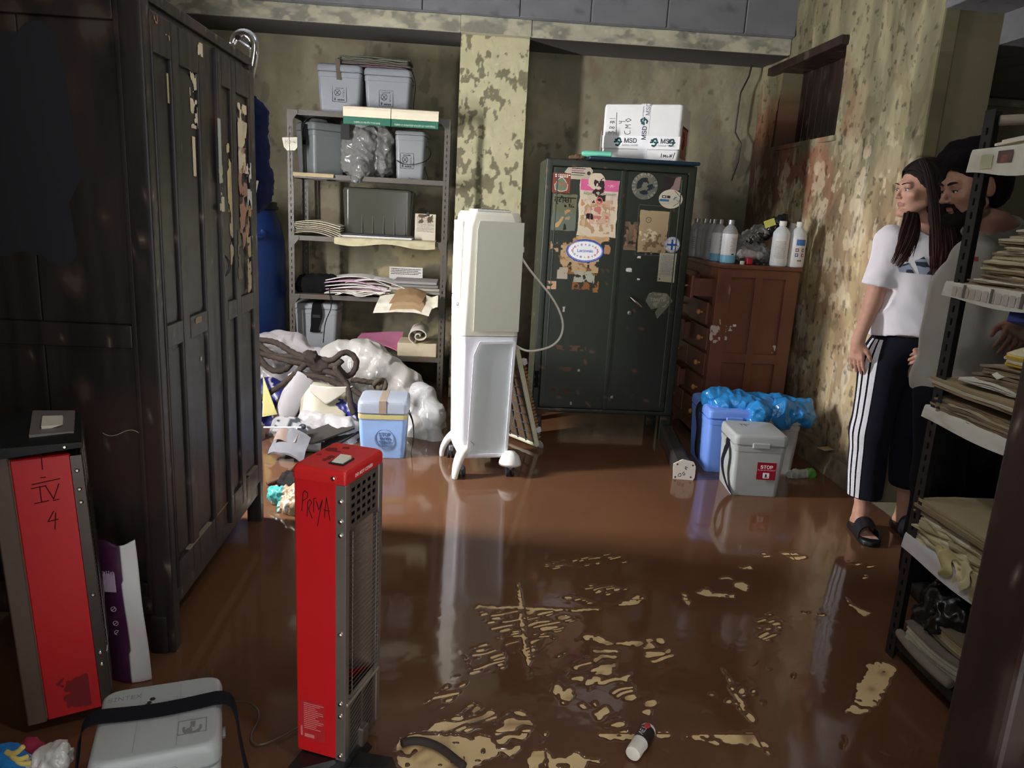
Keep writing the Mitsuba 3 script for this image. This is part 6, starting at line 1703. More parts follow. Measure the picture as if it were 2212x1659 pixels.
mark(torn(.13, .1, .44, 75, 34), x, z + .01, C(146, 142, 122), dr_)
t_ = meshkit.text_mesh('TOPTOP', .02, .0004, True); bb = t_.bounds; t_.apply_translation([-(bb[0][0] + bb[1][0]) / 2, 0, 0]); t_.apply_scale([.1 / (bb[1][0] - bb[0][0]), 1, 1])
al.add('lettering', t_, 'matte', C(170, 160, 150), False, parent=dr_, L=DOORF(x - .005, z + .01, .0014))
for (x, z, ww) in ((1.008, 1.095, .036), (1.065, 1.174, .022), (1.072, 1.039, .02)):
    sticker(ragged(ww, ww * .6, .003, int(ww * 1000), 3), x, z, C(206, 204, 196), dr_, 'sticker_remnant')

# ---------------------------------------------------------------- on the cupboard: foam box, tube, blue board
bz = AZ1 + .03
one('blue_board', 'thin dark blue board lying under the foam box on the steel cupboard', 'board', box(.70, 1.36, AY - .09, AY + .30, AZ1 + .001, AZ1 + .02, .004), 'satin', C(20, 40, 60))
fx0, fx1 = 0.801, 1.261
fz0, fz1, fzl = AZ1 + .021, 2.070, 1.812
fw, fd = (fx1 - fx0) * 1.03, .34
fo = Thing('foam_box', 'white foam box wrapped in printed tape on top of the steel cupboard', 'box', mat((fx0 + fw / 2 * math.cos(math.radians(24)), AY + .13 - fw / 2 * math.sin(math.radians(24)), 0), rz=-24))
FW = C(206, 204, 199)
fo.add('base', loft([(fz0, fw * .97, fd, .018, 0, fd / 2), (fzl - .002, fw * .99, fd, .018, 0, fd / 2)]), 'foam', FW, 30)
fo.add('lid', loft([(fzl, fw, fd, .02, 0, fd / 2), (fz1 - .02, fw, fd, .022, 0, fd / 2), (fz1 - .005, fw * .985, fd * .97, .024, 0, fd / 2), (fz1, fw * .95, fd * .92, .024, 0, fd / 2)]), 'foam', FW, 30)
hF = fz1 - fzl
tk = fo.add('tape', cat(box(-.012, .045, -.002, -.0008, fzl - .05, fz1 - .002), box(-.012, .045, -.002, fd * .97, fz1 - .0, fz1 + .0008)), 'gloss', C(206, 206, 204), label='clear printed packing tape')
fo.add('tape', box(-fw / 2 + .002, fw / 2 - .002, -.0025, -.0008, fzl + .004, fzl + .075), 'gloss', C(216, 216, 214), label='clear printed packing tape')
DG = C(24, 66, 66)
def logo(x, z, s=1.0, rot=0):
    g = [sg.Point(-.016, .012).buffer(.006), sg.LineString([(-.022, .0), (-.012, .0), (-.004, .018), (.008, .02), (.014, .01)]).buffer(.005), sg.LineString([(-.012, -.018), (0, -.022), (.008, -.014), (.014, .0), (.02, .0)]).buffer(.005), sg.Point(.002, 0).buffer(.006)]
    fo.add('logo', extr(shapely.union_all(g), .0004), 'matte', DG, False, L=frame((x, -.0032, z), (1, 0, 0), (0, 0, 1)) @ mat((0, 0, 0), rz=rot, s=s), parent=tk)
for x, s in ((-.135, 1.0), (.085, 1.0)):
    logo(x, fzl + .04, s)
    fo.text('MSD', .026, frame((x + .075, -.0032, fzl + .048), (1, 0, 0), (0, 0, 1)), C(60, 60, 62), bold=True, parent=tk)
    fo.text('Animal Health', .011, frame((x + .073, -.0032, fzl + .022), (1, 0, 0), (0, 0, 1)), C(130, 130, 132), parent=tk)
logo(fw / 2 - .05, fzl + .04, .9)
logo(.012, fzl + hF * .62, .9, 90)
fo.text('MSD', .026, frame((.018, -.0032, fzl + hF * .36), (0, 0, 1), (-1, 0, 0)), C(70, 74, 76), bold=True, parent=tk)
fo.text('MSD', .024, frame((.03, -.0032, fz1 - .03), (0, 0, 1), (-1, 0, 0)), C(90, 92, 94), parent=tk)
fo.text('Animal Health', .01, frame((.002, -.0032, fz1 - .06), (0, 0, 1), (-1, 0, 0)), C(130, 130, 132), parent=tk)
S1 = [[(-.05, .03), (-.05, .044), (-.042, .036), (-.042, .046), (-.034, .04)], ]
Fh = frame((-fw * .32, -.0012, fzl + hF * .56), (0, 0, 1), (-1, 0, 0))
dig = {'3': [[(0, .03), (.014, .03), (.006, .018), (.014, .01), (.008, 0), (0, .002)]], '8': [[(.012, .026), (.004, .03), (.002, .022), (.012, .008), (.008, 0), (.001, .006), (.012, .022), (.012, .026)]], 'a': [[(.0, .026), (.01, .026), (.002, .012), (.01, .012), (.004, .0)], [(.013, .024), (.013, .0)]], '1': [[(0, .03), (0, 0)]], '4': [[(0, .028), (.002, .014), (.012, .016)], [(.012, .028), (.01, -.006)]], 'C': [[(.016, .03), (.004, .026), (.0, .012), (.006, .0), (.018, .002)]], 'M': [[(0, 0), (.002, .028), (.008, .012), (.015, .028), (.016, 0)]], 'O': [[(.008, .028), (.0, .016), (.008, 0), (.016, .014), (.008, .028)]]}
def hand(s, x, y, k=1.0, adv=.026):
    out = []
    for ch in s:
        for l in dig.get(ch, []):
            out.append([(x + a * k, y + b * k) for a, b in l])
        x += adv * k
    return out
fo.add('handwriting', strokes(hand('38a1', -.062, .012, 1.15) + [[(-.064, .0), (.062, .006)]] + hand('4', .0, -.042, 1.1) + hand('CMO', -.062, -.085, 1.2, .03), .0028), 'matte', C(62, 60, 60), False, L=Fh)
fo.add('handwriting', strokes([[(0, 0), (0, .02)], [(.012, 0), (.014, .014), (.02, .004), (.026, .014), (.028, 0)], [(.036, .012), (.034, 0), (.044, .004)], [(.05, 0), (.052, .016), (.058, .002), (.064, .02)], [(.07, -.004), (.078, .026)]], .004), 'matte', C(50, 50, 50), False, L=frame((fw * .28, -.0008, fz0 + .02), (1, 0, 0), (0, 0, 1)))
SF = frame((fw / 2 + .0012, fd * .42, fzl + .06), (0, 1, 0), (0, 0, 1))
fo.add('side_label', extr(sg.box(-.11, -.1, .11, .08), .0006), 'paper', C(140, 88, 80), False, L=SF)
fo.add('side_print', extr(shapely.union_all([torn(.18, .1, .47, 112, 30), sg.box(-.11, .066, .11, .078)]), .0006), 'matte', C(92, 40, 40), False, L=SF @ mat((0, 0, .0008)))
one('flap', 'loose plastic flap sticking up at the left of the foam box', 'flap', sheet(lambda u, v: (fx0 - .022 + .012 * u, AY + .03 + .08 * u, fz0 + .02 + .13 * v + .01 * np.sin(9 * v)), 5, 14, .0015), 'film', C(200, 198, 190), True)
t0_, t1_ = np.array((0.678,4.600,1.749)), np.array((0.824,4.560,1.771))
t0_[2] = t1_[2] = AZ1 + .036
ty = Thing('teal_tube', 'short teal green tube lying on the front edge of the steel cupboard', 'tube')
ty.add('body', tube([t0_ + .1 * (t0_ - t1_), t0_, t1_, t1_ + .06 * (t1_ - t0_)], [.012, .017, .017, .015], 18), 'satin', C(96, 176, 150), 40)
one('brown_rag', 'brown rag lying beside the teal tube on the cupboard top', 'rag', lump([('c', (0.603,4.660,1.741), (0.687,4.660,1.751), .012, .015)], .005, .012, 34, 5, .01, zmin=AZ1 + .001), 'cloth', C(92, 78, 60), True)

# ---------------------------------------------------------------- brown chest of drawers
BX0, BX1, BYF, BYB, BZ = 1.535, 2.042, 4.50, 5.35, 1.166
def w_brown(v, c=None):
    x, y, z = v.T
    return None, 4, np.maximum(.66 * nf(x * 7, y * 7, z * 3, 4), .95 * ss(.77, .82, nf(x * 16, y * 16, z * 12, 3)))


WEATHER['wood_brown'] = ('satin', w_brown)
GRID = (.025, .05, .03)
ch = Thing('chest_of_drawers', 'reddish brown wooden chest of drawers with panelled side, top drawer pulled out', 'chest of drawers')
ch.add('body', cat(box(BX0 + .012, BX1 - .004, BYF + .03, BYB, .05, BZ - .02), box(BX0 - .012, BX1 + .01, BYF - .012, BYB + .01, BZ - .024, BZ, .006)), 'wood_brown')
sx_ = [BX0, BX0 + .085, BX0 + .085 + (BX1 - BX0) * .295, BX1 - .085 - (BX1 - BX0) * .285, BX1 - .085, BX1]
for a, b in ((sx_[0], sx_[1]), (sx_[2], sx_[3]), (sx_[4], sx_[5])):
    ch.add('side_stile', box(a, b, BYF, BYF + .03, .04, BZ - .024, .003), 'wood_brown')
zr = [(.04, .14), (0.560, 0.621), (1.089, BZ - .024)]
for a, b in zr:
    for c, e in ((sx_[1], sx_[2]), (sx_[3], sx_[4])):
        ch.add('side_rail', box(c - .002, e + .002, BYF + .001, BYF + .03, a, b, .003), 'wood_brown')
for (c, e) in ((sx_[1], sx_[2]), (sx_[3], sx_[4])):
    for a, b in ((.14, zr[1][0]), (zr[1][1], zr[2][0])):
        ch.add('side_panel', box(c, e, BYF + .018, BYF + .035, a, b), 'wood_brown')
for y0 in (BYF, BYB - .05):
    for x0 in (BX0, BX1 - .05):
        ch.add('leg', box(x0, x0 + .05, y0, y0 + .05, -.005, .06, .003), 'wood_brown')
ch.add('front_stile', box(BX0 - .002, BX0 + .012, BYF, BYF + .06, .04, BZ - .024, .003), 'wood_brown')
nz = 6
zz = np.linspace(.12, BZ - .07, nz + 1)
for r in range(nz):
    for c in range(2):
        ya, yb = (BYF + .07, BYF + .43) if c == 0 else (BYF + .45, BYB - .02)
        out = {(5, 0): .135, (4, 0): .02, (3, 1): .05, (1, 1): .045}.get((r, c), .0)
        k = ch.add('drawer', cat(box(BX0 - .006 - out, BX0 + .012 - out, ya, yb, zz[r] + .012, zz[r + 1] - .012, .004), *([box(BX0 + .012 - out, BX0 + .02, ya + .015, ya + .027, zz[r] + .03, zz[r + 1] - .03), box(BX0 + .012 - out, BX0 + .02, yb - .027, yb - .015, zz[r] + .03, zz[r + 1] - .03), box(BX0 + .012 - out, BX0 + .02, ya + .015, yb - .015, zz[r] + .025, zz[r] + .032)] if out > .01 else [])), 'wood_brown')
        kn = lathe([(.006, 0), (.007, .012), (.017, .02), (.018, .028), (.012, .036), (.0, .038)], 16)
        ch.add('knob', tf(kn, frame((BX0 - .006 - out, (ya + yb) / 2 - .1 * (c == 0), (zz[r] + zz[r + 1]) / 2), (0, 0, 1), (0, 1, 0)) ), 'satin', C(176, 124, 78), parent=k)
GRID = None
FC = frame((0, BYF - .0008, 0), (1, 0, 0), (0, 0, 1))
ch.add('paint_scrape', extr(shapely.affinity.translate(torn(.09, .09, .5, 121, 30), 1.620, 0.745), .0005), 'matte', C(196, 186, 180), False, L=frame((0, BYF + .017, 0), (1, 0, 0), (0, 0, 1)))
ch.add('paint_scrape', extr(shapely.union_all([shapely.affinity.translate(torn(.07, .11, .46, 122, 36), 1.557, 0.736), sg.LineString([(1.575, 0.829), (1.581, 0.801)]).buffer(.003)]), .0005), 'matte', C(186, 170, 160), False, L=FC)
ch.add('paint_scrape', extr(shapely.union_all([sg.box(1.667, 0.787, 1.689, 0.800), shapely.affinity.translate(torn(.03, .05, .5, 123, 50), 1.953, 0.654)]), .0005), 'matte', C(214, 204, 196), False, L=frame((0, BYF + .0172, 0), (1, 0, 0), (0, 0, 1)))

# bottles on the chest
BT = BZ + .001
def bottle(name, label, x, y, h, r, kind, group=None, rz=0):
    t = Thing(name, label, 'bottle', mat((x, y, BT), rz=rz), group)
    white = kind == 'w'
    body = C(206, 208, 208) if white else C(150, 152, 152)
    t.add('body', lathe([(r * .9, 0), (r, .006), (r, h * .70), (r * .96, h * .74), (r * .62, h * .84), (r * .36, h * .88), (r * .34, h * .9)], 28), 'satin', body, 40)
    t.add('cap', lathe([(r * .42, h * .895), (r * .42, h * .995), (r * .36, h)], 18), 'satin' if white else 'metal', C(214, 212, 206) if white else C(170, 172, 172), 40)
    def band(z0, z1, a0, a1, col, part, dr_=.0007):
        a = np.radians(np.linspace(a0, a1, 24))
        p = [(r + dr_) * np.stack([np.cos(a), np.sin(a)], 1), (r + dr_) * np.stack([np.cos(a), np.sin(a)], 1)]
        v = np.vstack([np.c_[p[0], np.full(24, z0)], np.c_[p[1], np.full(24, z1)]])
        f = np.concatenate([[[i, i + 1, 24 + i + 1], [i, 24 + i + 1, 24 + i]] for i in range(23)])
        t.add(part, TM(v, f), 'satin', col, True)
    return t, band
bx = [(1497, 1.50, 5.16), (1512, 1.0, 5.08), (1522, 0, 5.0), (1535, 0, 4.90), (1548, 0, 4.78), (1571, 0, 4.62)]
HB = .262
spec = [(1.581, 5.2, 'g', 'furthest silver bottle of the row on the chest, half hidden by the steel cupboard'), (1.612, 5.12, 'g', 'second furthest silver bottle of the row on the chest of drawers'), (1.615, 5.02, 'g', 'third furthest silver bottle of the row on the chest of drawers'),
        (1.601, 4.9, 'g', 'fourth silver bottle of the row on the chest, just behind the blue banded pair'), (1.601, 4.77, 'b', 'white label bottle with a blue bottom band, rear one of the front pair'), (1.619, 4.62, 'b', 'white label bottle with a blue bottom band, foremost at the corner of the chest')]
for i, (x, y, k, lab) in enumerate(spec):
    r = .046
    t, band = bottle('bottle', lab, x, y, HB, r, 'g', 'row of medicine bottles on the chest')
    if k == 'b':
        band(.004, .05, 180, 360, C(120, 176, 206), 'label', .0012)
        band(.05, HB * .68, 180, 360, C(214, 214, 216), 'label', .0008)
        for j in range(10):
            band(.075 + j * .0085, .078 + j * .0085, 262 + (j % 3) * 4, 318, C(150, 140, 150), 'print_line', .0014)
        band(.052, .06, 236 + 40, 286 + 10, C(40, 44, 50), 'print_line', .0014)
    else:
        band(.02, HB * .66, 200, 330, C(160, 160, 158), 'label', .0008)
        for j in range(6):
            band(.06 + j * .014, .064 + j * .014, 230, 300, C(100, 100, 104), 'print_line', .0014)
t, band = bottle('bottle', 'white bottle with fine print and a brown stripe at the right of the chest top', 1.918, 4.56, 1.439 - BT, .051, 'w')
band(.02, .165, 190, 350, C(212, 210, 206), 'label', .0008)
for j in range(14):
    band(.05 + j * .0075, .0525 + j * .0075, 215, 285, C(140, 134, 134), 'print_line', .0013)
band(.05, .16, 318, 328, C(150, 76, 60), 'print_line', .0013)
t, band = bottle('bottle', 'white bottle with blue label block and four round signs at the right chest corner', 2.020, 4.55, 1.439 - BT, .049, 'w')
band(.01, .175, 190, 350, C(214, 212, 208), 'label', .0008)
band(.132, .168, 240, 308, C(56, 112, 176), 'label', .0013)
for (a, z, c) in ((250, .105, C(130, 60, 70)), (292, .105, C(110, 80, 70)), (250, .075, C(60, 80, 140)), (292, .075, C(140, 70, 60))):
    band(z - .01, z + .01, a - 11, a + 11, c, 'sign', .0014)
    band(z - .005, z + .005, a - 5, a + 5, C(214, 208, 204), 'sign', .0019)
band(.038, .044, 258, 290, C(60, 60, 90), 'print_line', .0014)
t, band = bottle('bottle', 'white capped bottle half hidden behind the two white bottles on the chest', 2.050, 4.72, .262, .045, 'w')
# plastic bags, tape-bound thing, caps
pb = Thing('clear_bag', 'crumpled clear plastic bag of medicine between the bottles on the chest', 'bag')
pb.add('film', lump([('c', (1.721,4.680,1.234), (1.855,4.680,1.232), .05, .05), ('c', (1.726,4.720,1.304), (1.838,4.720,1.367), .035, .03)], .008, .045, 18, 51, .03, zmin=BT), 'film', C(112, 110, 106), True)
pb.add('pouch', lump([('c', (1.687,4.600,1.229), (1.810,4.600,1.224), .026, .024)], .007, .015, 26, 52, .02, zmin=BT), 'film', C(150, 148, 146), True)
bd = Thing('black_bundle', 'shiny black taped bundle with a yellow sticker leaning on the clear bag', 'bundle')
c0, c1 = np.array((1.724,4.720,1.275)), np.array((1.954,4.660,1.432))
bd.add('body', lump([('c', c0, c1, .035, .045)], .008, .02, 20, 55, .02, zmin=BT), 'gloss', C(26, 25, 26), True)
bd.add('tape', lump([('c', c0 + .1 * (c1 - c0), c0 + .6 * (c1 - c0), .036, .044)], .008, .012, 22, 56, .02, zmin=BT), 'film', C(92, 88, 82), True)
bd.add('sticker', box(-.034, .034, -.0015, .0015, -.022, .022, .001), 'satin', C(196, 196, 104), L=mat(np.array((1.851,4.600,1.422)), ry=-22, rx=-6))
one('red_cap', 'small red square cap on the chest between the bag and the white bottles', 'cap', box(-.018, .018, -.018, .018, 0, .042, .005), 'satin', C(160, 26, 44), M=mat((1.735, 4.56, BT)))
one('white_stopper', 'small white round cap on the chest beside the red cap', 'cap', lathe([(.014, 0), (.014, .018), (.012, .02)], 18), 'satin', C(206, 204, 198), M=mat((1.694, 4.56, BT)))
one('dark_ring', 'dark ring cap on the chest right of the red cap', 'cap', cat(lathe([(.018, 0), (.02, .012), (.014, .016)], 18), tf(lathe([(.014, 0), (.014, .012)], 18), mat((.045, .0, 0)))), 'satin', C(38, 36, 36), M=mat((1.791, 4.57, BT)))

# ---------------------------------------------------------------- carriers, blue bag and metal case on the right
BC = C(112, 146, 222)
hb2 = 0.270
bc, l = carrier(mat((1.565, 4.21, 0), rz=-3), 'blue vaccine carrier with a black strap under the blue plastic bag', .30, .42, .385, BC, dirty='satin', lid_h=.06)
def side_strap(t, w, d, h, y, sw, col=C(22, 23, 28)):
    p = spline([(.02, y, h + .004), (-w * .4, y, h + .005), (-w * .5 - .006, y, h - .02), (-w * .49 - .008, y - .004, h * .6), (-w * .47 - .01, y, h * .3), (-w * .45 - .006, y - .005, .04)], 40)
    v = np.concatenate([[a + (0, -sw / 2, 0), a + (0, sw / 2, 0)] for a in p])
    f = np.concatenate([[[2 * i, 2 * i + 1, 2 * i + 3], [2 * i, 2 * i + 3, 2 * i + 2]] for i in range(len(p) - 1)])
    t.add('strap', TM(v, f), 'cloth', col, True)
side_strap(bc, .30, .42, .385, -.03, .075)
gl0, gl1 = np.array((1.456,3.709,0.300)), np.array((1.745,3.725,0.300))
gc, l = carrier(mat((1.588, 3.795, 0), rz=-4), 'grey vaccine carrier with a red STOP sticker in front of the blue carrier', .285, .29, .345, C(168, 170, 166), lid_h=.06)
vF = frame((.045, -.1385, .15), (1, 0, 0), (0, .06, 1))
stk = gc.add('stop_sticker', extr(sg.box(-.05, -.047, .05, .047), .0008), 'satin', C(140, 16, 40), False, L=vF, label='dark red STOP sticker')
gc.text('STOP', .018, vF @ mat((0, .022, .0009)), C(232, 222, 222), parent=stk, bold=True)
gc.text('Do you need to open it?', .0072, vF @ mat((0, .005, .0009)), C(214, 170, 176), parent=stk, sx=.86)
gc.add('pictogram', extr(sg.box(-.014, -.012, .014, .012).buffer(.003), .0005), 'satin', C(226, 222, 218), False, L=vF @ mat((0, -.024, .0009)), parent=stk)
gc.add('pictogram_mark', extr(shapely.union_all([sg.Polygon([(-.003, -.01), (.003, -.01), (.004, .002), (.0, .009), (-.006, .002)]), sg.box(-.01, -.011, .01, -.008)]), .0005), 'matte', C(40, 36, 40), False, L=vF @ mat((0, -.023, .0015)), parent=stk)
gc.add('lid_letters', strokes([[(-.03, .02), (.03, .022)], [(-.02, .02), (-.018, -.01)], [(0, .02), (.002, -.012), (.012, -.004)]], .004, .0006), 'matte', C(84, 84, 88), False, L=frame((-.04, .04, .3455), (1, 0, 0), (0, 1, 0)), parent=l)
strap_over(gc, .285, .345, [(-.146, -.02, .27), (-.155, -.06, .25), (-.175, -.085, .2), (-.17, -.07, .15), (-.145, -.09, .06), (-.12, -.13, .01)], .045)
wc2, l = carrier(mat((1.835, 4.16, 0), rz=-2), 'pale grey carrier half hidden behind the blue bag near the right wall', .25, .30, .36, C(166, 164, 160), dirty='satin', latch=False)
def bag_fn(v):
    return np.array(C(36, 116, 176)) * (.8 + .45 * meshkit.noise(v * 9, 4)[:, None])
one('blue_polythene', 'crumpled bright blue plastic bag lying over the carriers', 'bag', lump([('c', (1.467,4.150,0.409), (1.727,4.100,0.382), .045, .065), ('c', (1.657,4.200,0.358), (1.992,4.100,0.365), .075, .06), ('c', (1.699,4.020,0.362), (1.670,3.990,0.328), .055, .035), ('c', (1.460,4.200,0.416), (1.489,4.120,0.373), .03, .04), ('c', (1.847,4.050,0.359), (1.980,4.050,0.350), .06, .045)], .0065, .06, 6, 61, .04, small=.3), 'film', bag_fn, True)
# long metal case lying on the floor
e0, e1 = np.array((1.263,3.910,0.062)), np.array((1.36, 4.62, .055))
e0[2] = .05
dv = e1 - e0; Lc = float(np.linalg.norm(dv)); xd = np.cross([0, 0, 1], dv); xd = xd / np.linalg.norm(xd)
lc = Thing('metal_case', 'long dull metal case with pale end cap on the wet floor by the steel cupboard', 'case')
lc.add('shell', extr(sg.Polygon([(-.045, -.05), (.045, -.05), (.05, -.03), (.05, .03), (.035, .05), (-.02, .052), (-.05, .02)]), Lc), 'metal', C(120, 112, 108), 20, L=frame(e0, -xd, (0, 0, 1)) if False else frame(e0, xd, np.cross(dv, xd)))
cap2 = sg.Polygon([(-.05, -.048), (.045, -.052), (.056, -.03), (.056, .03), (.045, .052), (-.012, .062), (-.056, .035)]).buffer(.006)
EF = frame(e0 - .004 * dv / Lc, -xd, (0, 0, 1))
ck_ = lc.add('end_cap', extr(cap2, .014), 'satin', C(196, 190, 178), 30, L=EF)
for (a, b) in ((-.04, .04), (.045, .04), (-.045, -.035), (.04, -.03)):
    lc.add('cap_hole', extr(sg.Point(a, b).buffer(.005), .001), 'matte', C(50, 46, 44), False, L=EF @ mat((0, 0, .0142)), parent=ck_)
lc.add('handwriting', strokes([[(-.018, -.012), (-.03, -.018), (-.03, -.03), (-.016, -.03), (-.014, -.018), (-.02, -.012)], [(.0, .0), (-.008, -.012), (.0, -.022), (.008, -.014), (.0, -.008)], [(.0, .02), (.012, .012), (.004, .03), (.018, .024)]], .003), 'matte', C(50, 46, 46), False, L=EF @ mat((0, 0, .0142)), parent=ck_)
one('green_wrapper', 'clear and green plastic wrapper floating in the water beside the right wall', 'wrapper', lump([('c', (1.914,3.991,0.015), (2.050,4.012,0.020), .018, .025)], .006, .022, 26, 44, .02, zmin=-.002), 'film', lambda v: np.where(v[:, :1] > 2.018, np.array(C(88, 150, 60)), np.array(C(150, 150, 142))), True)
for i, (p, rz, c, lab) in enumerate(((((2.042,3.816,0.140)), 20, C(170, 148, 116), 'brown card scrap on the plinth of the right wall'),)):
    one('card_scrap', lab, 'scrap', box(-.05, .05, -.03, .03, -.002, .002, .001), 'paper', c, M=mat((2.17, 4.1, .148), rz=rz))
# small white bottle in the mud
sb0, sb1 = np.array((0.494,1.693,0.024)), np.array((0.562,1.792,0.024))
sb0[2] = sb1[2] = .027
ax = sb1 - sb0; Lb = float(np.linalg.norm(ax)); r = .021
BF = frame(sb0, np.cross([0, 0, 1], ax), np.cross(ax, np.cross([0, 0, 1], ax)))
sb = Thing('medicine_vial', 'small white bottle with a dark label lying in the mud in the foreground', 'bottle', BF)
sb.add('cap', lathe([(r * .62, 0), (r * .95, .003), (r * 1.0, .012), (r * 1.0, Lb * .36)], 28), 'satin', C(226, 222, 206), 40)
sb.add('body', lathe([(r * .9, Lb * .36), (r * 1.06, Lb * .4), (r * 1.06, Lb * .95), (r * .95, Lb)], 28), 'satin', C(220, 214, 204), 40)
sb.add('label', lathe([(r * 1.075, Lb * .46), (r * 1.075, Lb * .9)], 28), 'satin', C(46, 34, 36), 40)
sb.text('VET', .014, frame((r * .2, r * 1.08, Lb * .66), (0, 0, 1), (-1, 0, 0)), C(206, 196, 196))
sb.add('label_spot', extr(ellipse(.009, .012), .001), 'satin', C(176, 60, 60), False, L=frame((0, r * 1.074, Lb * .86), (1, 0, 0), (0, 0, -1)))

# ---------------------------------------------------------------- people
A_ = lambda *p: np.array(p, float)


def head_frame(c, yaw, pitch, roll=0):
    """Head's own axes: face towards local -y, z up. yaw turns the face from -y towards -x, pitch bows it."""
    return trimesh.transformations.translation_matrix(c) @ trimesh.transformations.euler_matrix(0, 0, math.radians(-yaw)) @ trimesh.transformations.euler_matrix(math.radians(pitch), math.radians(roll), 0)


def head_prims(F, s=1.0, man=False, nose=1.0, lid=.0):
    W = lambda p: tuple(F[:3, :3] @ (np.array(p) * s) + F[:3, 3])
    R = F[:3, :3]
    k = .018 * s
    E = lambda c, r, kk=k: ('e', W(c), tuple(x * s for x in r), R, kk)
    Cn = lambda a, b, ra, rb, kk=k: ('c', W(a), W(b), ra * s, rb * s, kk)
    j = 1.08 if man else .93
    out = [E((0, .022, .035), (.075, .095, .086)), E((0, -.022, -.02), (.062 * j, .064, .092)),
           Cn((-.047 * j, .0, -.055), (-.014, -.066, -.098), .02, .017), Cn((.047 * j, .0, -.055), (.014, -.066, -.098), .02, .017),
           E((0, -.074, -.093), (.02, .017, .017), .012), E((-.04, -.056, -.018), (.024, .022, .02)), E((.04, -.056, -.018), (.024, .022, .02)),
           Cn((-.034, -.072, .024), (.034, -.072, .024), .013, .013, .014),
           ('e', W((-.031, -.098, .006)), (.017 * s, .016 * s, .012 * s), R, -.010 * s), ('e', W((.031, -.098, .006)), (.017 * s, .016 * s, .012 * s), R, -.010 * s),
           E((-.031, -.0695, .0145 - lid), (.0165, .0150, .0088), .004), E((.031, -.0695, .0145 - lid), (.0165, .0150, .0088), .004), E((-.031, -.0685, -.0075), (.0155, .0135, .0066), .004), E((.031, -.0685, -.0075), (.0155, .0135, .0066), .004),
           Cn((0, -.081, .014), (0, -.082 - .021 * nose, -.024), .0068, .0085 * nose, .008), E((0, -.084 - .02 * nose, -.027), (.0088 * nose, .0085, .0078), .006), E((-.010, -.079 - .0135 * nose, -.030), (.007, .008, .006), .005), E((.010, -.079 - .0135 * nose, -.030), (.007, .008, .006), .005),
           Cn((-.019, -.0785, -.0555), (0, -.0845, -.054), .0035, .0054, .004), Cn((.019, -.0785, -.0555), (0, -.0845, -.054), .0035, .0054, .004),
           Cn((-.016, -.0775, -.063), (.016, -.0775, -.063), .0048, .0048, .004), E((0, -.082, -.063), (.011, .0058, .005), .004),
           ('e', W((0, -.0905, -.0590)), (.02 * s, .006 * s, .0012 * s), R, -.002 * s),
           E((-.077, .012, -.006), (.010, .02, .031), .008), E((.077, .012, -.006), (.010, .02, .031), .008)]
    return out


def skin_col(F, s, base, lip, blush=(0, 0, 0)):
    Fi = np.linalg.inv(F)

    def fn(v):
        q = (v @ Fi[:3, :3].T + Fi[:3, 3]) / s
        c = np.tile(np.array(base), (len(v), 1)) * (.94 + .12 * meshkit.noise(v * 70, 3))[:, None]
        l = np.clip(1 - ((q[:, 0] / .024) ** 2 + ((q[:, 2] + .0585) / .0105) ** 2), 0, 1) * (q[:, 1] < -.07)
        c = mx(c, lip, np.clip(l * 2.2, 0, 1))
        e = np.clip(1 - (((np.abs(q[:, 0]) - .031) / .021) ** 2 + ((q[:, 2] - .008) / .012) ** 2), 0, 1) * (q[:, 1] < -.05)
        return mx(c, np.array(base) * .55, np.clip(e * 1.2, 0, .6))
    return fn


def face_parts(t, F, s, iris, browc, brow_r=.0026, lid=.0):
    W = lambda p: F[:3, :3] @ (np.array(p) * s) + F[:3, 3]
    for x in (-1, 1):
        e = t.add('eye', tf(trimesh.creation.icosphere(subdivisions=3, radius=.0122 * s), mat(W((x * .031, -.0705, .0035)))), 'gloss', C(206, 200, 192), True)
        t.add('iris', tf(trimesh.creation.icosphere(subdivisions=2, radius=.0058 * s), mat(W((x * .031, -.0785, .002)))), 'gloss', iris, True, parent=e)
        t.add('eyelid', tube([W((x * (.031 + a), -.0828 - .0015 * (1 - (a / .016) ** 2) + abs(a) * .3, .0068 + .0026 * (1 - (a / .016) ** 2) - lid)) for a in np.linspace(-.016, .016, 9)], .0013 * s, 7), 'skin', tuple(np.array(browc) * .8), True, parent=e)
        t.add('eyebrow', tube([W((x * (.012 + a), -.0895 + .35 * max(0, a - .012), .0255 + .006 * math.sin(a / .044 * 2.4))) for a in np.linspace(0, .042, 9)], [.002 * s, brow_r * s * 1.25, brow_r * s, .001 * s], 7), 'matte', browc, True)


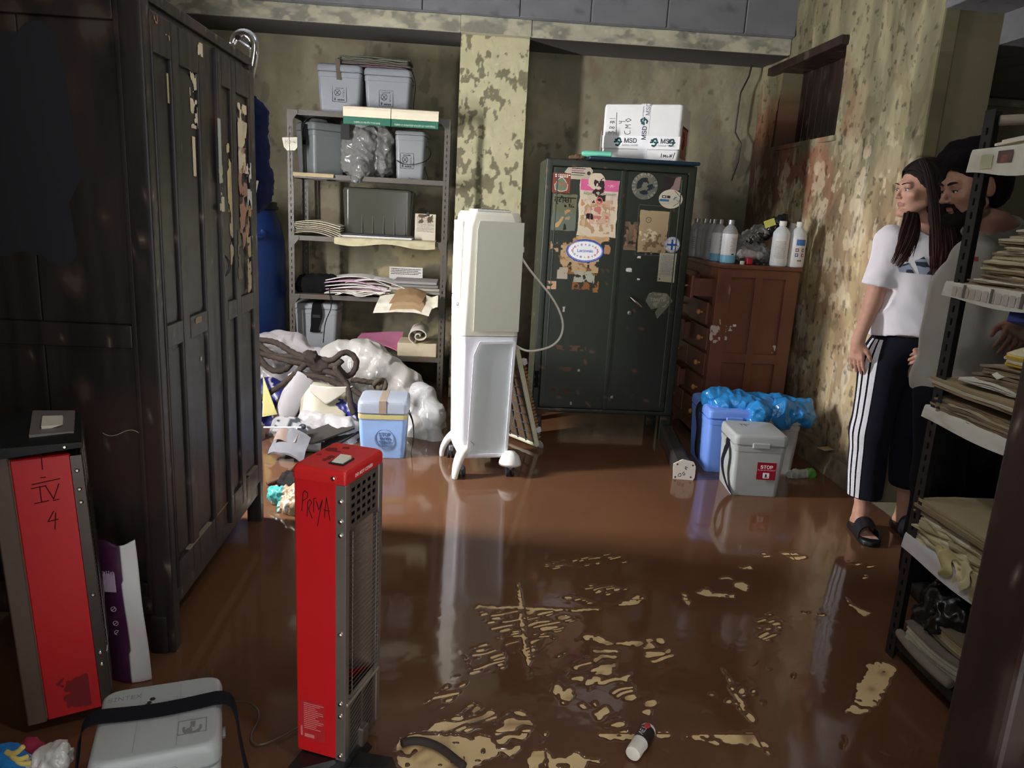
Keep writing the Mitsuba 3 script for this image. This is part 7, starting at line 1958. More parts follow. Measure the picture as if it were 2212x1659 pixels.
def hand_prims(wrist, d, n, spread, curl, s=1.0, side=1):
    """Palm and five bent fingers. d: along the fingers, n: out of the back of the hand, side: the thumb's side (+1 or -1 along d x n)."""
    d = np.asarray(d, float) / np.linalg.norm(d); n = np.asarray(n, float); n = n - d * (n @ d); n /= np.linalg.norm(n)
    q = np.cross(d, n) * side
    P = lambda a, b, c: tuple(np.asarray(wrist) + s * (a * d + b * q + c * n))
    k = .009 * s
    out = [('c', P(.0, 0, 0), P(.03, 0, 0), .026 * s, .026 * s, .02)]
    for b in (-.028, -.010, .010, .027):
        out.append(('c', P(.022, b * .62, 0), P(.078, b, 0), .0155 * s, .0125 * s, k))
    for b, L in ((-.029, .058), (-.0105, .072), (.0095, .078), (.0285, .070)):
        a = np.array(P(.082, b, 0)); dd = d.copy(); th = 0
        for i, f in enumerate((.44, .32, .24)):
            th = curl * (i + 1) * (1 + (-.029 == b) * .15)
            dd = d * math.cos(th) - n * math.sin(th) + q * spread * b / .03 * .1
            e = a + dd / np.linalg.norm(dd) * L * f * s
            out.append(('c', tuple(a), tuple(e), (.0092 - .0009 * i) * s, (.0086 - .0011 * i) * s, .0025))
            a = e
    a, m, e, g = P(.02, .022, -.006), P(.045, .043, -.012), P(.07, .052, -.02), P(.092, .052, -.03)
    out += [('c', a, m, .015 * s, .0125 * s, .008), ('c', m, e, .0115 * s, .0098 * s, .003), ('c', e, g, .0096 * s, .0075 * s, .003)]
    return out


# ---- the woman by the doorway
YW = 3.25
hd = np.array((1.947,3.250,1.593)); hF = head_frame(hd, 86, 3, 0); hs = .98
N_ = np.array((2.043,3.270,1.414)); SR = np.array((1.873,3.270,1.375)); SL = np.array((2.211,3.300,1.358))
ER, WR = np.array((1.839,3.280,1.095)), np.array((1.773,3.230,0.924))
EL, WL = np.array((2.329,3.360,1.031)), np.array((2.077,3.160,0.913))
PC = np.array((2.017,3.270,0.870)); HR, HL = np.array((1.932,3.270,0.823)), np.array((2.139,3.280,0.818))
KR, KL = np.array((1.913,3.250,0.507)), np.array((2.116,3.260,0.511))
AR, AL = np.array((1.947,3.270,0.149)), np.array((2.179,3.300,0.154))
AR[2] = AL[2] = .095
TR, TL = AR + A_(-.03, -.155, -.068), AL + A_(-.02, -.15, -.068)
CH, WA = np.array((2.029,3.270,1.260)), np.array((2.019,3.270,1.041))
SK = C(192, 146, 124)
rot = np.array(trimesh.transformations.euler_matrix(0, math.radians(-4), math.radians(-6)))[:3, :3]
headp = head_prims(hF, hs, nose=.85, lid=.002)
prims = [('c', tuple(hd + A_(.02, .03, -.07)), tuple(N_), .047, .05, .03),
    ('e', tuple(CH), (.145, .095, .16), rot, .05), ('e', tuple(WA), (.125, .085, .13), rot, .06), ('e', tuple(PC), (.15, .105, .12), rot, .06), ('c', tuple(SR), tuple(SL), .05, .05, .05),
    ('c', tuple(SR), tuple(ER), .046, .037, .03), ('c', tuple(ER), tuple(WR), .037, .025, .02), ('c', tuple(SL), tuple(EL), .046, .037, .03), ('c', tuple(EL), tuple(WL), .037, .025, .02),
    ('c', tuple(HR), tuple(KR), .08, .055, .03), ('c', tuple(KR), tuple(AR), .052, .034, .02), ('c', tuple(HL), tuple(KL), .08, .055, .03), ('c', tuple(KL), tuple(AL), .052, .034, .02)]
for a, t_, in ((AR, TR), (AL, TL)):
    prims += [('c', tuple(a), tuple(a + A_(.0, .035, -.062)), .034, .028, .02), ('c', tuple(a + A_(-.005, -.02, -.045)), tuple(t_ + A_(.0, .05, .0)), .03, .024, .02)]
    for i, (dx, L) in enumerate(((.030, .012), (.013, .016), (-.002, .012), (-.016, .004), (-.029, -.008))):
        prims.append(('c', tuple(t_ + A_(dx * .9, .05, 0)), tuple(t_ + A_(dx, -L, -.006)), .012, .0105 if i else .013, .003))
hands = hand_prims(WR, (.12, .02, -1), (-.85, -.45, 0), .6, .16, .95, side=-1)
hands2 = hand_prims(WL, (-.95, -.05, -.35), (.0, -.95, .3), .5, .45, .92, side=1)
wo = Thing('person', 'woman with long dark hair, white printed T-shirt and black striped trousers at the doorway', 'person')
wo.add('body', cat(organic(headp + [prims[0]], .0028, .02), organic(prims, .0065, .02), organic(hands + [('c', tuple(WR + .3 * (ER - WR)), tuple(WR), .0285, .025, .02)], .0034, .02), organic(hands2 + [('c', tuple(WL + .3 * (EL - WL)), tuple(WL), .0285, .025, .02)], .0034, .02)), 'skin', skin_col(hF, hs, SK, C(172, 112, 102)), True)
face_parts(wo, hF, hs, C(66, 52, 42), C(48, 36, 33), .0018, .001)
# T-shirt
SHs = .018
shirt_pr = [('e', tuple(CH + A_(0, 0, .005)), (.168, .118, .165), rot, .05), ('e', tuple(WA + A_(0, 0, -.01)), (.165, .112, .17), rot, .07), ('e', tuple(PC + A_(0, 0, .055)), (.168, .125, .13), rot, .06), ('c', tuple(SR + A_(0, 0, -.002)), tuple(SL + A_(0, 0, -.002)), .06, .06, .06),
    ('c', tuple(SR), tuple(SR + (ER - SR) * .92), .062, .068, .04), ('c', tuple(SL), tuple(SL + (EL - SL) * .75), .062, .07, .04), ('c', tuple(N_ + A_(0, 0, -.03)), tuple(N_ + A_(0, 0, .0)), .06, .058, .05)]
armd = (ER - SR) / np.linalg.norm(ER - SR)
hemz = 0.958


def shirt_mod(P, d):
    w = (meshkit.noise(np.stack([P[:, 0] * 9 + P[:, 2] * 6, P[:, 1] * 9, P[:, 2] * 7 - P[:, 0] * 5], -1), 3) - .5) * .014 + (meshkit.noise(np.stack([P[:, 0] * 26 + P[:, 2] * 20, P[:, 1] * 20, P[:, 2] * 14], -1), 4) - .5) * .005
    d = d + w
    d = np.maximum(d, hemz + .012 * np.sin(P[:, 0] * 20) - P[:, 2])
    cut = SR + (ER - SR) * .72
    arm = (P - cut) @ armd
    tor = np.minimum(np.minimum(d_ell(P, CH, (.168, .118, .165), rot), d_ell(P, WA, (.165, .112, .17), rot)), d_ell(P, PC, (.168, .125, .13), rot))
    slv = d_cone(P, SR, SR + (ER - SR) * .92, .062, .068)
    d = np.where((slv < tor) & (arm > -.03), np.maximum(d, arm), d)
    nk = N_ + A_(-.0, -.035, .045)
    return np.maximum(d, .066 - np.linalg.norm((P - nk) * A_(.86, .8, 1), axis=1))


sm = organic(shirt_pr, .007, .04, mod=shirt_mod)
shirt = wo.add('t_shirt', sm, 'cloth', C(232, 230, 232), True)
# print on the chest: three slanted bars cut off along a straight line
pf = frame(np.array((1.951,3.140,1.271)) + A_(0, -.25, 0), (1, -.1, -.02), (0, 0, 1))
s_ = .00205
def bar(pts): return sg.Polygon([(x * s_, y * s_) for x, y in pts])
B1 = bar([(-48, -10), (-36, -2), (-26, -14), (-26, -14), (-26, -14), (-32, -14), (-48, -12)])
bars = [bar([(-50, -3), (-31, 7), (-17, -14), (-43, -14)]), bar([(-21, 12), (-4, 22), (20, -14), (-8, -14)]), bar([(5, 30), (18, 37), (62, -14), (34, -14)])]
for i, g in enumerate(bars):
    m = lay_on(sm.metadata['fn'], g, pf, .5, .0035, .003)
    wo.add('print_bar', m, 'cloth', lambda v: np.where((meshkit.noise(np.stack([v[:, 0] * 40, v[:, 2] * 60, v[:, 0] * 0], -1), 8) > .52)[:, None], np.array(C(58, 66, 76)), np.array(C(156, 166, 188))), True, parent=shirt)
wo.add('collar', tube([N_ + A_(.062 * math.cos(a), -.012 + .055 * math.sin(a), -.008 + .022 * math.sin(a)) for a in np.linspace(math.pi * .9, math.pi * 2.1, 24)], .006, 8), 'cloth', C(222, 220, 222), True, parent=shirt)
# trousers
pp_ = [('e', tuple(PC + A_(0, 0, .04)), (.155, .115, .12), rot, .05), ('c', tuple(HR), tuple(KR), .105, .088, .05), ('c', tuple(KR), tuple(AR + A_(.005, .0, .03)), .086, .082, .03), ('c', tuple(HL), tuple(KL), .105, .088, .05), ('c', tuple(KL), tuple(AL + A_(.0, .0, .03)), .086, .076, .03)]


def pants_mod(P, d):
    d = d + (meshkit.noise(np.stack([P[:, 0] * 8, P[:, 1] * 8, P[:, 2] * 6], -1), 5) - .5) * .012
    hz = np.where(P[:, 0] < (AR[0] + AL[0]) / 2, 0.176, 0.229)
    return np.maximum(np.maximum(d, hz - P[:, 2]), P[:, 2] - (PC[2] + .09))


pm = organic(pp_, .008, .04, mod=pants_mod)
pants = wo.add('trousers', pm, 'cloth', C(27, 29, 38), True)
axis = np.array([HR, (HR + KR) / 2, KR, (KR + AR) / 2, AR])
zz_ = np.linspace(hemz - .02, 0.181 + .004, 60)
for k, (t0, t1, top) in enumerate(((196, 209, 0), (214, 227, 0), (178, 190, 0))):
    ax_ = np.stack([np.interp(zz_, axis[::-1, 2], axis[::-1, 0]), np.interp(zz_, axis[::-1, 2], axis[::-1, 1]), zz_], 1)
    th = np.radians(np.linspace(t0, t1, 6))
    o = np.repeat(ax_, 6, 0); d = np.tile(np.stack([np.cos(th), np.sin(th), 0 * th], 1), (60, 1))
    t = reach(pm.metadata['fn'], o + d * .25, -d, 0.0, .25)
    v = (o + d * (.25 - t + .003)[:, None])
    i, j = np.meshgrid(np.arange(59), np.arange(5), indexing='ij')
    q = np.stack([i * 6 + j, (i + 1) * 6 + j, (i + 1) * 6 + j + 1, i * 6 + j + 1], -1).reshape(-1, 4)
    wo.add('side_stripe', TM(v, np.vstack([q[:, [0, 1, 2]], q[:, [0, 2, 3]]])), 'cloth', C(216, 214, 218), True, parent=pants)
axl = np.array([HL, (HL + KL) / 2, KL, (KL + AL) / 2, AL])
zl_ = np.linspace(.42, 0.229 + .004, 30)
ax_ = np.stack([np.interp(zl_, axl[::-1, 2], axl[::-1, 0]), np.interp(zl_, axl[::-1, 2], axl[::-1, 1]), zl_], 1)
th = np.radians(np.linspace(322, 336, 5)); o = np.repeat(ax_, 5, 0); d = np.tile(np.stack([np.cos(th), np.sin(th), 0 * th], 1), (30, 1))
t = reach(pm.metadata['fn'], o + d * .25, -d, 0.0, .25); v = (o + d * (.25 - t + .003)[:, None])
i, j = np.meshgrid(np.arange(29), np.arange(4), indexing='ij')
q = np.stack([i * 5 + j, (i + 1) * 5 + j, (i + 1) * 5 + j + 1, i * 5 + j + 1], -1).reshape(-1, 4)
wo.add('side_stripe', TM(v, np.vstack([q[:, [0, 1, 2]], q[:, [0, 2, 3]]])), 'cloth', C(206, 206, 214), True, parent=pants)
# hair
HW = lambda p: tuple(hF[:3, :3] @ np.array(p) + hF[:3, 3])
hp = [('e', HW((0, .030, .046)), (.087, .104, .090), hF[:3, :3], .02), ('e', HW((0, .07, -.02)), (.08, .062, .1), hF[:3, :3], .03)]
for x in (-1, 1):
    hp += [('c', HW((x * .07, .012, .04)), HW((x * .088, .02, -.04)), .022, .026, .02)]
lock = lambda pts, r: [('c', tuple(a), tuple(b), r[i], r[i + 1], .025) for i, (a, b) in enumerate(zip(pts[:-1], pts[1:]))]
LK = [([HW((.06, .03, .10)), HW((.088, .022, .0)), np.array((2.000,3.150,1.483)), np.array((2.014,3.100,1.370)), np.array((2.021,3.100,1.250))], [.012, .026, .042, .046, .030], 150),
      ([HW((.04, .07, .10)), HW((.082, .06, -.05)), np.array((2.085,3.200,1.467)), np.array((2.096,3.150,1.352)), np.array((2.075,3.140,1.273))], [.014, .03, .04, .04, .024], 110),
      ([HW((.03, -.02, .125)), HW((.084, -.004, .03)), np.array((1.971,3.150,1.529)), np.array((1.972,3.100,1.387)), np.array((1.988,3.100,1.252))], [.012, .02, .026, .026, .018], 110),
      ([HW((-.05, .03, .10)), HW((-.088, .035, -.03)), np.array((1.880,3.150,1.425)), np.array((1.848,3.120,1.341)), np.array((1.820,3.115,1.278))], [.012, .022, .032, .04, .026], 130),
      ([HW((-.045, .0, .11)), HW((-.084, .01, .0)), np.array((1.897,3.160,1.429)), np.array((1.874,3.125,1.342)), np.array((1.870,3.120,1.292))], [.01, .018, .026, .026, .016], 80)]
Fi = np.linalg.inv(hF)


def hair_mod(P, d):
    d = d + .004
    q = P @ Fi[:3, :3].T.astype(np.float32) + Fi[:3, 3].astype(np.float32)
    a = np.arctan2(P[:, 1] - hd[1], P[:, 0] - hd[0])
    d = d + (ridged(np.stack([P[:, 0] * 85, P[:, 1] * 85, P[:, 2] * 7], -1), 2, 3) - .6) * .007
    face = np.sqrt((q[:, 0] / .070) ** 2 + ((q[:, 2] + .028) / .096) ** 2) - 1
    return np.where(q[:, 1] < .0, np.maximum(d, np.where(q[:, 1] < -.012, -face * .07, -face * .07 - .02)), d)


hm = organic(hp, .0045, .02, mod=hair_mod)
hb_ = 1.248
rs = np.random.RandomState(5)
strands = []
for pts, rad, n in LK:
    sp = spline(np.array(pts), 22); rr = np.interp(np.linspace(0, 1, 22), np.linspace(0, 1, len(rad)), rad)
    tg = np.gradient(sp, axis=0); tg /= np.linalg.norm(tg, axis=1, keepdims=True)
    e1 = np.cross(tg, [0, 1.0, 0]); e1 /= np.linalg.norm(e1, axis=1, keepdims=True) + 1e-9; e2 = np.cross(tg, e1)
    for _ in range(n):
        a, r_ = rs.uniform(0, 6.28), math.sqrt(rs.uniform(.15, 1))
        k = rs.randint(17, 23)
        w = .004 * np.sin(np.linspace(0, 6, 22) * rs.uniform(.6, 1.4) + rs.uniform(0, 6))
        q = sp + e1 * (rr * r_ * math.cos(a) + w)[:, None] + e2 * (rr * r_ * .62 * math.sin(a) + w * .5)[:, None]
        strands.append(tube(q[:k], [.0042, .0055, .0048, .0012], 5))
for _ in range(260):                                  # strands combed over the crown from the parting to both sides
    sd = 1 if rs.rand() < .6 else -1
    y0 = rs.uniform(-.072, .08); ph = np.linspace(.06, 1.75, 12)
    yy = y0 + (ph / 1.75) ** 1.6 * (.05 if y0 < .05 else .02)
    k_ = np.sqrt(np.maximum(1 - ((yy - .030) / .107) ** 2, .05)); rx_ = .0885 + rs.uniform(-.001, .003)
    q = [HW((sd * rx_ * kk * math.sin(p), y, .046 + .0925 * kk * math.cos(p))) for p, y, kk in zip(ph, yy, k_)]
    strands.append(tube(q, [.0016, .0030, .0030, .0014], 5))
hm = cat([hm] + strands)
wo.add('hair', hm, 'matte', lambda v: mx(C(34, 25, 25), C(74, 40, 38), ss(hb_ + .30, hb_ + .02, v[:, 2]) * (.4 + .6 * meshkit.noise(np.stack([v[:, 0] * 60, v[:, 1] * 60, v[:, 2] * 5], -1), 3))), True)
# slides
for nm, a, t_ in (('slide', AR, TR), ('slide', AL, TL)):
    c = (a + t_) / 2
    dirn = math.degrees(math.atan2(t_[0] - a[0], -(t_[1] - a[1])))
    M = mat((c[0], c[1] + .005, 0), rz=dirn)
    k = wo.add('slide', tf(loft([(.0, .086, .262, .042), (.008, .094, .272, .046), (.024, .092, .268, .045), (.03, .084, .25, .04)], 8), M), 'satin', C(24, 24, 26), 40)
    wo.add('slide_strap', tf(sheet(lambda u, v: (-.052 * np.cos(np.pi * u), -.085 + .085 * v + .012 * np.sin(np.pi * u), .02 + .062 * np.sin(np.pi * u) ** .7 * (1 + .22 * v)), 18, 6, .006), M), 'satin', C(30, 30, 33), 40, parent=k)

# ---- the man behind the papers rack
YM = 2.62
md = np.array((1.758,2.620,1.581)); mF = head_frame(md, 90, 15, 0); ms = 1.02
MN = np.array((1.919,2.640,1.429)); MS = np.array((1.815,2.600,1.336)); ML = np.array((2.156,2.720,1.413))
MC, MW, MP = np.array((1.931,2.640,1.205)), np.array((1.913,2.640,1.032)), np.array((1.900,2.640,0.872))
ME, MWR = np.array((1.844,2.620,1.067)), np.array((1.826,2.600,0.910))
MLE, MLW = np.array((2.156,2.660,1.126)), np.array((1.888,2.440,1.131))
MSK = C(158, 118, 98)
mH = [MP + A_(-.08, 0, -.06), MP + A_(.09, 0, -.06)]
mK = [A_(mH[0][0] + .02, 2.62, .5), A_(mH[1][0] + .03, 2.66, .5)]
mA = [A_(mK[0][0] + .02, 2.66, .09), A_(mK[1][0] + .03, 2.7, .09)]
mr = np.array(trimesh.transformations.euler_matrix(math.radians(4), math.radians(4), math.radians(-30)))[:3, :3]
mheadp = head_prims(mF, ms, True, 1.05, .006)
mp = [('c', tuple(md + A_(.045, .045, -.075)), tuple(MN), .06, .064, .03), ('e', tuple(MC), (.18, .115, .19), mr, .06), ('e', tuple(MW), (.165, .115, .15), mr, .06), ('e', tuple(MP), (.165, .12, .13), mr, .06), ('c', tuple(MS), tuple(ML), .062, .062, .05),
    ('c', tuple(MS), tuple(ME), .055, .045, .03), ('c', tuple(ME), tuple(MWR), .044, .03, .02), ('c', tuple(ML), tuple(MLE), .055, .045, .03), ('c', tuple(MLE), tuple(MLW), .042, .03, .02)]
for h_, k_, a_ in zip(mH, mK, mA):
    mp += [('c', tuple(h_), tuple(k_), .09, .062, .03), ('c', tuple(k_), tuple(a_), .06, .042, .02), ('c', tuple(a_), tuple(a_ + A_(0, .04, -.055)), .04, .035, .02), ('c', tuple(a_ + A_(0, -.02, -.045)), tuple(a_ + A_(-.03, -.15, -.062)), .036, .028, .02)]
mh1 = hand_prims(MWR, (-.1, -.1, -1), (-.9, -.3, 0), .6, .2, 1.0, side=-1)
mh2 = hand_prims(MLW, (-.5, -.6, -.4), (.3, -.4, .8), .6, .3, 1.0, side=1)
man = Thing('person', 'bearded man in a pale grey jacket looking down behind the papers rack', 'person')
man.add('body', cat(organic(mheadp + [mp[0]], .0029, .02), organic(mp, .008, .02), organic(mh1 + [('c', tuple(MWR + .3 * (ME - MWR)), tuple(MWR), .034, .03, .02)], .0038, .02), organic(mh2 + [('c', tuple(MLW + .3 * (MLE - MLW)), tuple(MLW), .034, .03, .02)], .0038, .02)), 'skin', skin_col(mF, ms, MSK, C(150, 92, 78)), True)
face_parts(man, mF, ms, C(36, 26, 22), C(24, 19, 18), .0036, .004)
jac = [('e', tuple(MC), (.205, .145, .2), mr, .06), ('e', tuple(MW), (.205, .15, .18), mr, .07), ('e', tuple(MP + A_(0, 0, .0)), (.20, .155, .17), mr, .06), ('c', tuple(MS), tuple(ML), .08, .08, .06), ('c', tuple(MS), tuple(ME), .08, .068, .04), ('c', tuple(ME), tuple(MWR + (ME - MWR) * .12), .068, .055, .03), ('c', tuple(ML), tuple(MLE), .08, .068, .04), ('c', tuple(MN + A_(0, 0, -.05)), tuple(MN + A_(0, 0, .0)), .085, .078, .05)]
jz = 0.830


def jac_mod(P, d):
    d = d + (meshkit.noise(np.stack([P[:, 0] * 7 + P[:, 2] * 5, P[:, 1] * 7, P[:, 2] * 5], -1), 9) - .5) * .022 + (meshkit.noise(np.stack([P[:, 0] * 22, P[:, 1] * 22, P[:, 2] * 12], -1), 4) - .5) * .006
    d = np.maximum(d, jz - P[:, 2])
    nk = MN + A_(-.035, -.035, .085)
    return np.maximum(d, .078 - np.linalg.norm(P - nk, axis=1))


jm = organic(jac, .008, .04, mod=jac_mod)
jk = man.add('jacket', jm, 'cloth', C(164, 160, 152), True)
cl = [MN + A_(.105 * math.cos(a) - .012, .088 * math.sin(a) - .02, -.012 + .045 * math.sin(a) * .8) for a in np.linspace(math.pi * .15, math.pi * 1.95, 40)]
man.add('collar', tube(cl, [.016, .024, .028, .024, .012], 10, flat=(1.25, .5)), 'cloth', C(150, 146, 136), True, parent=jk)
lf = frame(np.array((1.743,2.500,1.339)) + A_(-.1, -.25, 0), (1, -.4, 0), (0, 0, 1))
man.add('chest_tag', lay_on(jm.metadata['fn'], sg.box(-.014, -.007, .014, .007), lf, .6, .008, .003), 'cloth', C(150, 70, 74), True, parent=jk)
tr_ = [('e', tuple(MP), (.17, .125, .13), mr, .05)]
for h_, k_, a_ in zip(mH, mK, mA):
    tr_ += [('c', tuple(h_), tuple(k_), .108, .085, .05), ('c', tuple(k_), tuple(a_ + A_(0, 0, .02)), .084, .072, .03)]
man.add('trousers', organic(tr_, .009, .04, mod=lambda P, d: np.maximum(d + (meshkit.noise(P * 8, 5) - .5) * .014, .07 - P[:, 2])), 'cloth', C(24, 25, 31), True)
for a_ in mA:
    man.add('shoe', organic([('c', tuple(a_ + A_(.0, .045, -.05)), tuple(a_ + A_(0, -.05, -.05)), .04, .042), ('c', tuple(a_ + A_(0, -.05, -.052)), tuple(a_ + A_(-.03, -.16, -.06)), .042, .032)], .008, .02, mod=lambda P, d: np.maximum(d, .002 - P[:, 2])), 'satin', C(28, 26, 26), True)
MWl = lambda p: tuple(mF[:3, :3] @ (np.array(p) * ms) + mF[:3, 3])
mFi = np.linalg.inv(mF)
hpm = [('e', MWl((0, .034, .058)), (.088 * ms, .104 * ms, .088 * ms), mF[:3, :3], .02), ('e', MWl((0, .075, -.0)), (.078 * ms, .055 * ms, .09 * ms), mF[:3, :3], .03), ('c', MWl((-.05, -.055, .105)), MWl((.05, -.055, .105)), .03, .03, .03), ('c', MWl((-.03, -.03, .135)), MWl((.03, .03, .14)), .032, .03, .03)]


def mh_mod(P, d):
    q = (P @ mFi[:3, :3].T + mFi[:3, 3]) / ms
    d = d + (ridged(P * 60, 2, 5) - .6) * .007
    face = np.sqrt((q[:, 0] / .068) ** 2 + ((q[:, 2] + .02) / .092) ** 2) - 1
    d = np.where(q[:, 1] < .005, np.maximum(d, -face * .07), d)
    ear = np.sqrt(((np.abs(q[:, 0]) - .08) / .022) ** 2 + ((q[:, 1] - .012) / .027) ** 2 + ((q[:, 2] + .006) / .038) ** 2) - 1
    return np.maximum(d, -ear * .02)


man.add('hair', organic(hpm, .0045, .02, mod=mh_mod), 'cloth', C(22, 20, 22), True)
bp = []
for x in (-1, 1):
    bp += [('c', MWl((x * .070, -.004, .004)), MWl((x * .060, -.014, -.05)), .008, .017, .01), ('c', MWl((x * .058, -.014, -.052)), MWl((x * .03, -.06, -.098)), .018, .022, .012), ('c', MWl((x * .022, -.083, -.045)), MWl((x * .004, -.094, -.043)), .0065, .0078, .004), ('c', MWl((x * .022, -.083, -.045)), MWl((x * .03, -.070, -.075)), .0065, .011, .006)]
bp += [('c', MWl((-.022, -.07, -.102)), MWl((.022, -.07, -.102)), .025, .025, .01), ('c', MWl((-.012, -.082, -.083)), MWl((.012, -.082, -.083)), .012, .012, .008)]


def beard_mod(P, d):
    q = (P @ mFi[:3, :3].T + mFi[:3, 3]) / ms
    return d + (ridged(np.stack([P[:, 0] * 110, P[:, 1] * 110, P[:, 2] * 40], -1), 2, 7) - .6) * .006


man.add('beard', organic(bp, .004, .01, mod=beard_mod), 'cloth', C(24, 20, 20), True)

# ---------------------------------------------------------------- papers rack near the right edge
PX, PYF = 1.503, 2.235
pr_ = Thing('papers_rack', 'black slotted-angle rack of old papers standing close on the right', 'rack')
BLK = C(28, 28, 30)
def black_post(x, y, sx, sy):
    out = []
    for k, s in ((0, sx), (1, sy)):
        g = sg.box(0, 0, .046, 1.78).difference(shapely.union_all([sg.box(.018, z, .028, z + .02) for z in np.arange(.03, 1.75, .04)]))
        out.append(tf(extr(g, .003), frame((x, y, -.005), (s, 0, 0) if k == 0 else (0, s, 0), (0, 0, 1))))
    return cat(out)
for (x, sx) in ((PX, 1), (1.95, -1)):
    for (y, sy) in ((PYF, -1), (1.06, 1)):
        pr_.add('post', black_post(x, y, sx, sy), 'satin', BLK, False)
PZ = [.085, .437, .872, 1.268, 1.66]
for z in PZ:
    pr_.add('shelf', cat(box(PX + .004, 1.946, 1.064, PYF - .004, z - .004, z), box(PX + .001, PX + .004, 1.064, PYF - .004, z - .034, z), box(PX + .004, 1.946, PYF - .004, PYF - .001, z - .034, z)), 'satin', BLK, False)


def leaves(name, label, cat_, x0, x1, y0, y1, z, n, cols, seed, th=.006, dr=(0, 0), amp=.01, rag=.0, rot=0, tilt=0, part='sheet', nx=14, ny=18, curlx=0):
    """A bundle whose leaves lie one on another; dr: droop of the aisle edge and of the far end; rag: torn outline."""
    t = Thing(name, label, cat_)
    r = np.random.RandomState(seed)
    for i in range(n):
        ox, oy = r.uniform(-.006, .006), r.uniform(-.01, .01)
        sc = 1 - .04 * r.rand()
        def fn(u, v, i=i, ox=ox, oy=oy, sc=sc):
            q = np.stack([u * 3, v * 3, u * 0 + seed + i * .12], -1)
            X = x0 + ox + (x1 - x0) * u * sc
            Y = y0 + oy + (y1 - y0) * v * sc
            if rag:
                e = rag * (meshkit.noise(np.stack([v * 26, u * 0 + i * 3, u * 0 + seed], -1), 5) + .6 * meshkit.noise(np.stack([v * 70, u * 0 + i, u * 0], -1), 6) - .8)
                X = X + e * np.clip(1 - u * 4, 0, 1)
                Y = Y + rag * (meshkit.noise(np.stack([u * 26, u * 0 + i, u * 0 + seed], -1), 7) - .5) * np.clip(4 * v - 3, 0, 1) * 1.5
            Z = z + i * th + amp * (meshkit.fbm(q * 1.3, 2, seed) - .3) * (.6 + .4 * i / max(n - 1, 1)) - dr[0] * np.clip(1 - 2.2 * u, 0, 1) ** 2 - dr[1] * np.clip(2.2 * v - 1.2, 0, 1) ** 2 + tilt * v + curlx * u ** 2
            a = math.radians(rot)
            xc, yc = (x0 + x1) / 2, (y0 + y1) / 2
            return xc + (X - xc) * math.cos(a) - (Y - yc) * math.sin(a), yc + (X - xc) * math.sin(a) + (Y - yc) * math.cos(a), np.maximum(Z, z - 1 if dr[0] or dr[1] else z + th * .6)
        t.add(part, sheet(fn, nx, ny, th * .9), 'paper', tuple(np.array(cols[i % len(cols)]) * r.uniform(.86, 1.06)), 40)
    return t


KR_ = [C(136, 118, 96), C(120, 103, 82), C(148, 131, 108)]
CR_ = [C(206, 198, 176), C(186, 176, 150), C(216, 210, 192)]
WH_ = [C(222, 218, 208), C(206, 200, 188)]


def lining(label, z, drop, y0, y1, col, prints=True, x1=1.9, slant=0.0):
    t = Thing('newspaper_lining', label, 'newspaper')
    k = t.add('sheet', sheet(lambda u, v: (PX - .006 + (x1 - PX) * np.clip(u * 1.2 - .2, 0, 1) - .006 * np.clip(1 - u * 6, 0, 1), y0 + (y1 - y0) * v, z + .003 - drop * np.clip(1 - u * 6, 0, 1) * (1 + slant * v + .12 * np.sin(v * 11))), 30, 22, .0016), 'paper', col, 40)
    return t, k


# top shelf: newspapers draped over the edge
t, k = lining('newspaper with colour pictures draped over the top shelf edge of the papers rack', PZ[4] + .004, .075, 1.5, 2.26, C(206, 200, 184))
FN = frame((PX - .0135, 1.9, PZ[4] - .028), (0, -1, 0), (0, 0, 1))
for (a, b, c, d, col) in ((-.30, -.026, -.25, .03, C(150, 170, 120)), (-.23, -.002, -.15, .03, C(110, 88, 86)), (-.20, .0, -.16, .02, C(170, 90, 80)), (-.04, -.02, .0, .01, C(176, 130, 106)), (-.14, -.012, -.05, .026, C(176, 176, 176))):
    pass
for i, (yy, w_, zz0, zz1, col) in enumerate(((2.20, .05, -.035, .005, C(176, 186, 150)), (2.13, .06, -.02, .012, C(96, 76, 76)), (2.115, .025, -.02, .0, C(168, 84, 74)), (2.02, .05, -.03, .008, C(170, 172, 176)), (1.95, .035, -.035, .0, C(190, 136, 112)))):
    t.add('picture', tf(sheet(lambda u, v: (0 * u, w_ * u, zz0 + (zz1 - zz0) * v), 3, 3, .0006), mat((PX - .0126, yy - w_, PZ[4] - .018))), 'paper', col, False, parent=k)
leaves('newspaper_fold', 'folded cream newspaper lying on the top shelf of the papers rack', 'newspaper', PX + .01, 1.84, 1.62, 2.18, PZ[4] + .012, 4, CR_, 3, .008, (.0, .01), .01)
one('cloth_roll', 'grey rolled cloth with looped ends on the top shelf of the papers rack', 'roll', cat(tube([(1.525, 2.20, PZ[4] + .085), (1.66, 2.14, PZ[4] + .092), (1.85, 2.1, PZ[4] + .09)], .024, 12, seg=20, flat=(1, .62)), tube([(1.56, 2.12, PZ[4] + .06), (1.7, 2.1, PZ[4] + .063), (1.86, 2.06, PZ[4] + .065)], .02, 12, seg=20)), 'cloth', C(150, 140, 124), True)
one('white_bundle', 'cream cloth bundle at the near end of the top shelf of the papers rack', 'bundle', lump([('c', (1.555, 1.99, PZ[4] + .095), (1.70, 1.90, PZ[4] + .09), .05, .06), ('c', (1.565, 2.0, PZ[4] + .16), (1.70, 1.92, PZ[4] + .15), .03, .04)], .009, .03, 16, 71, .04, zmin=PZ[4] + .045), 'cloth', C(204, 192, 166), True)
one('black_box', 'small black box standing on the top shelf of the papers rack', 'box', box(1.535, 1.62, 2.06, 2.12, PZ[4] + .108, PZ[4] + .155, .006), 'satin', C(22, 22, 24))
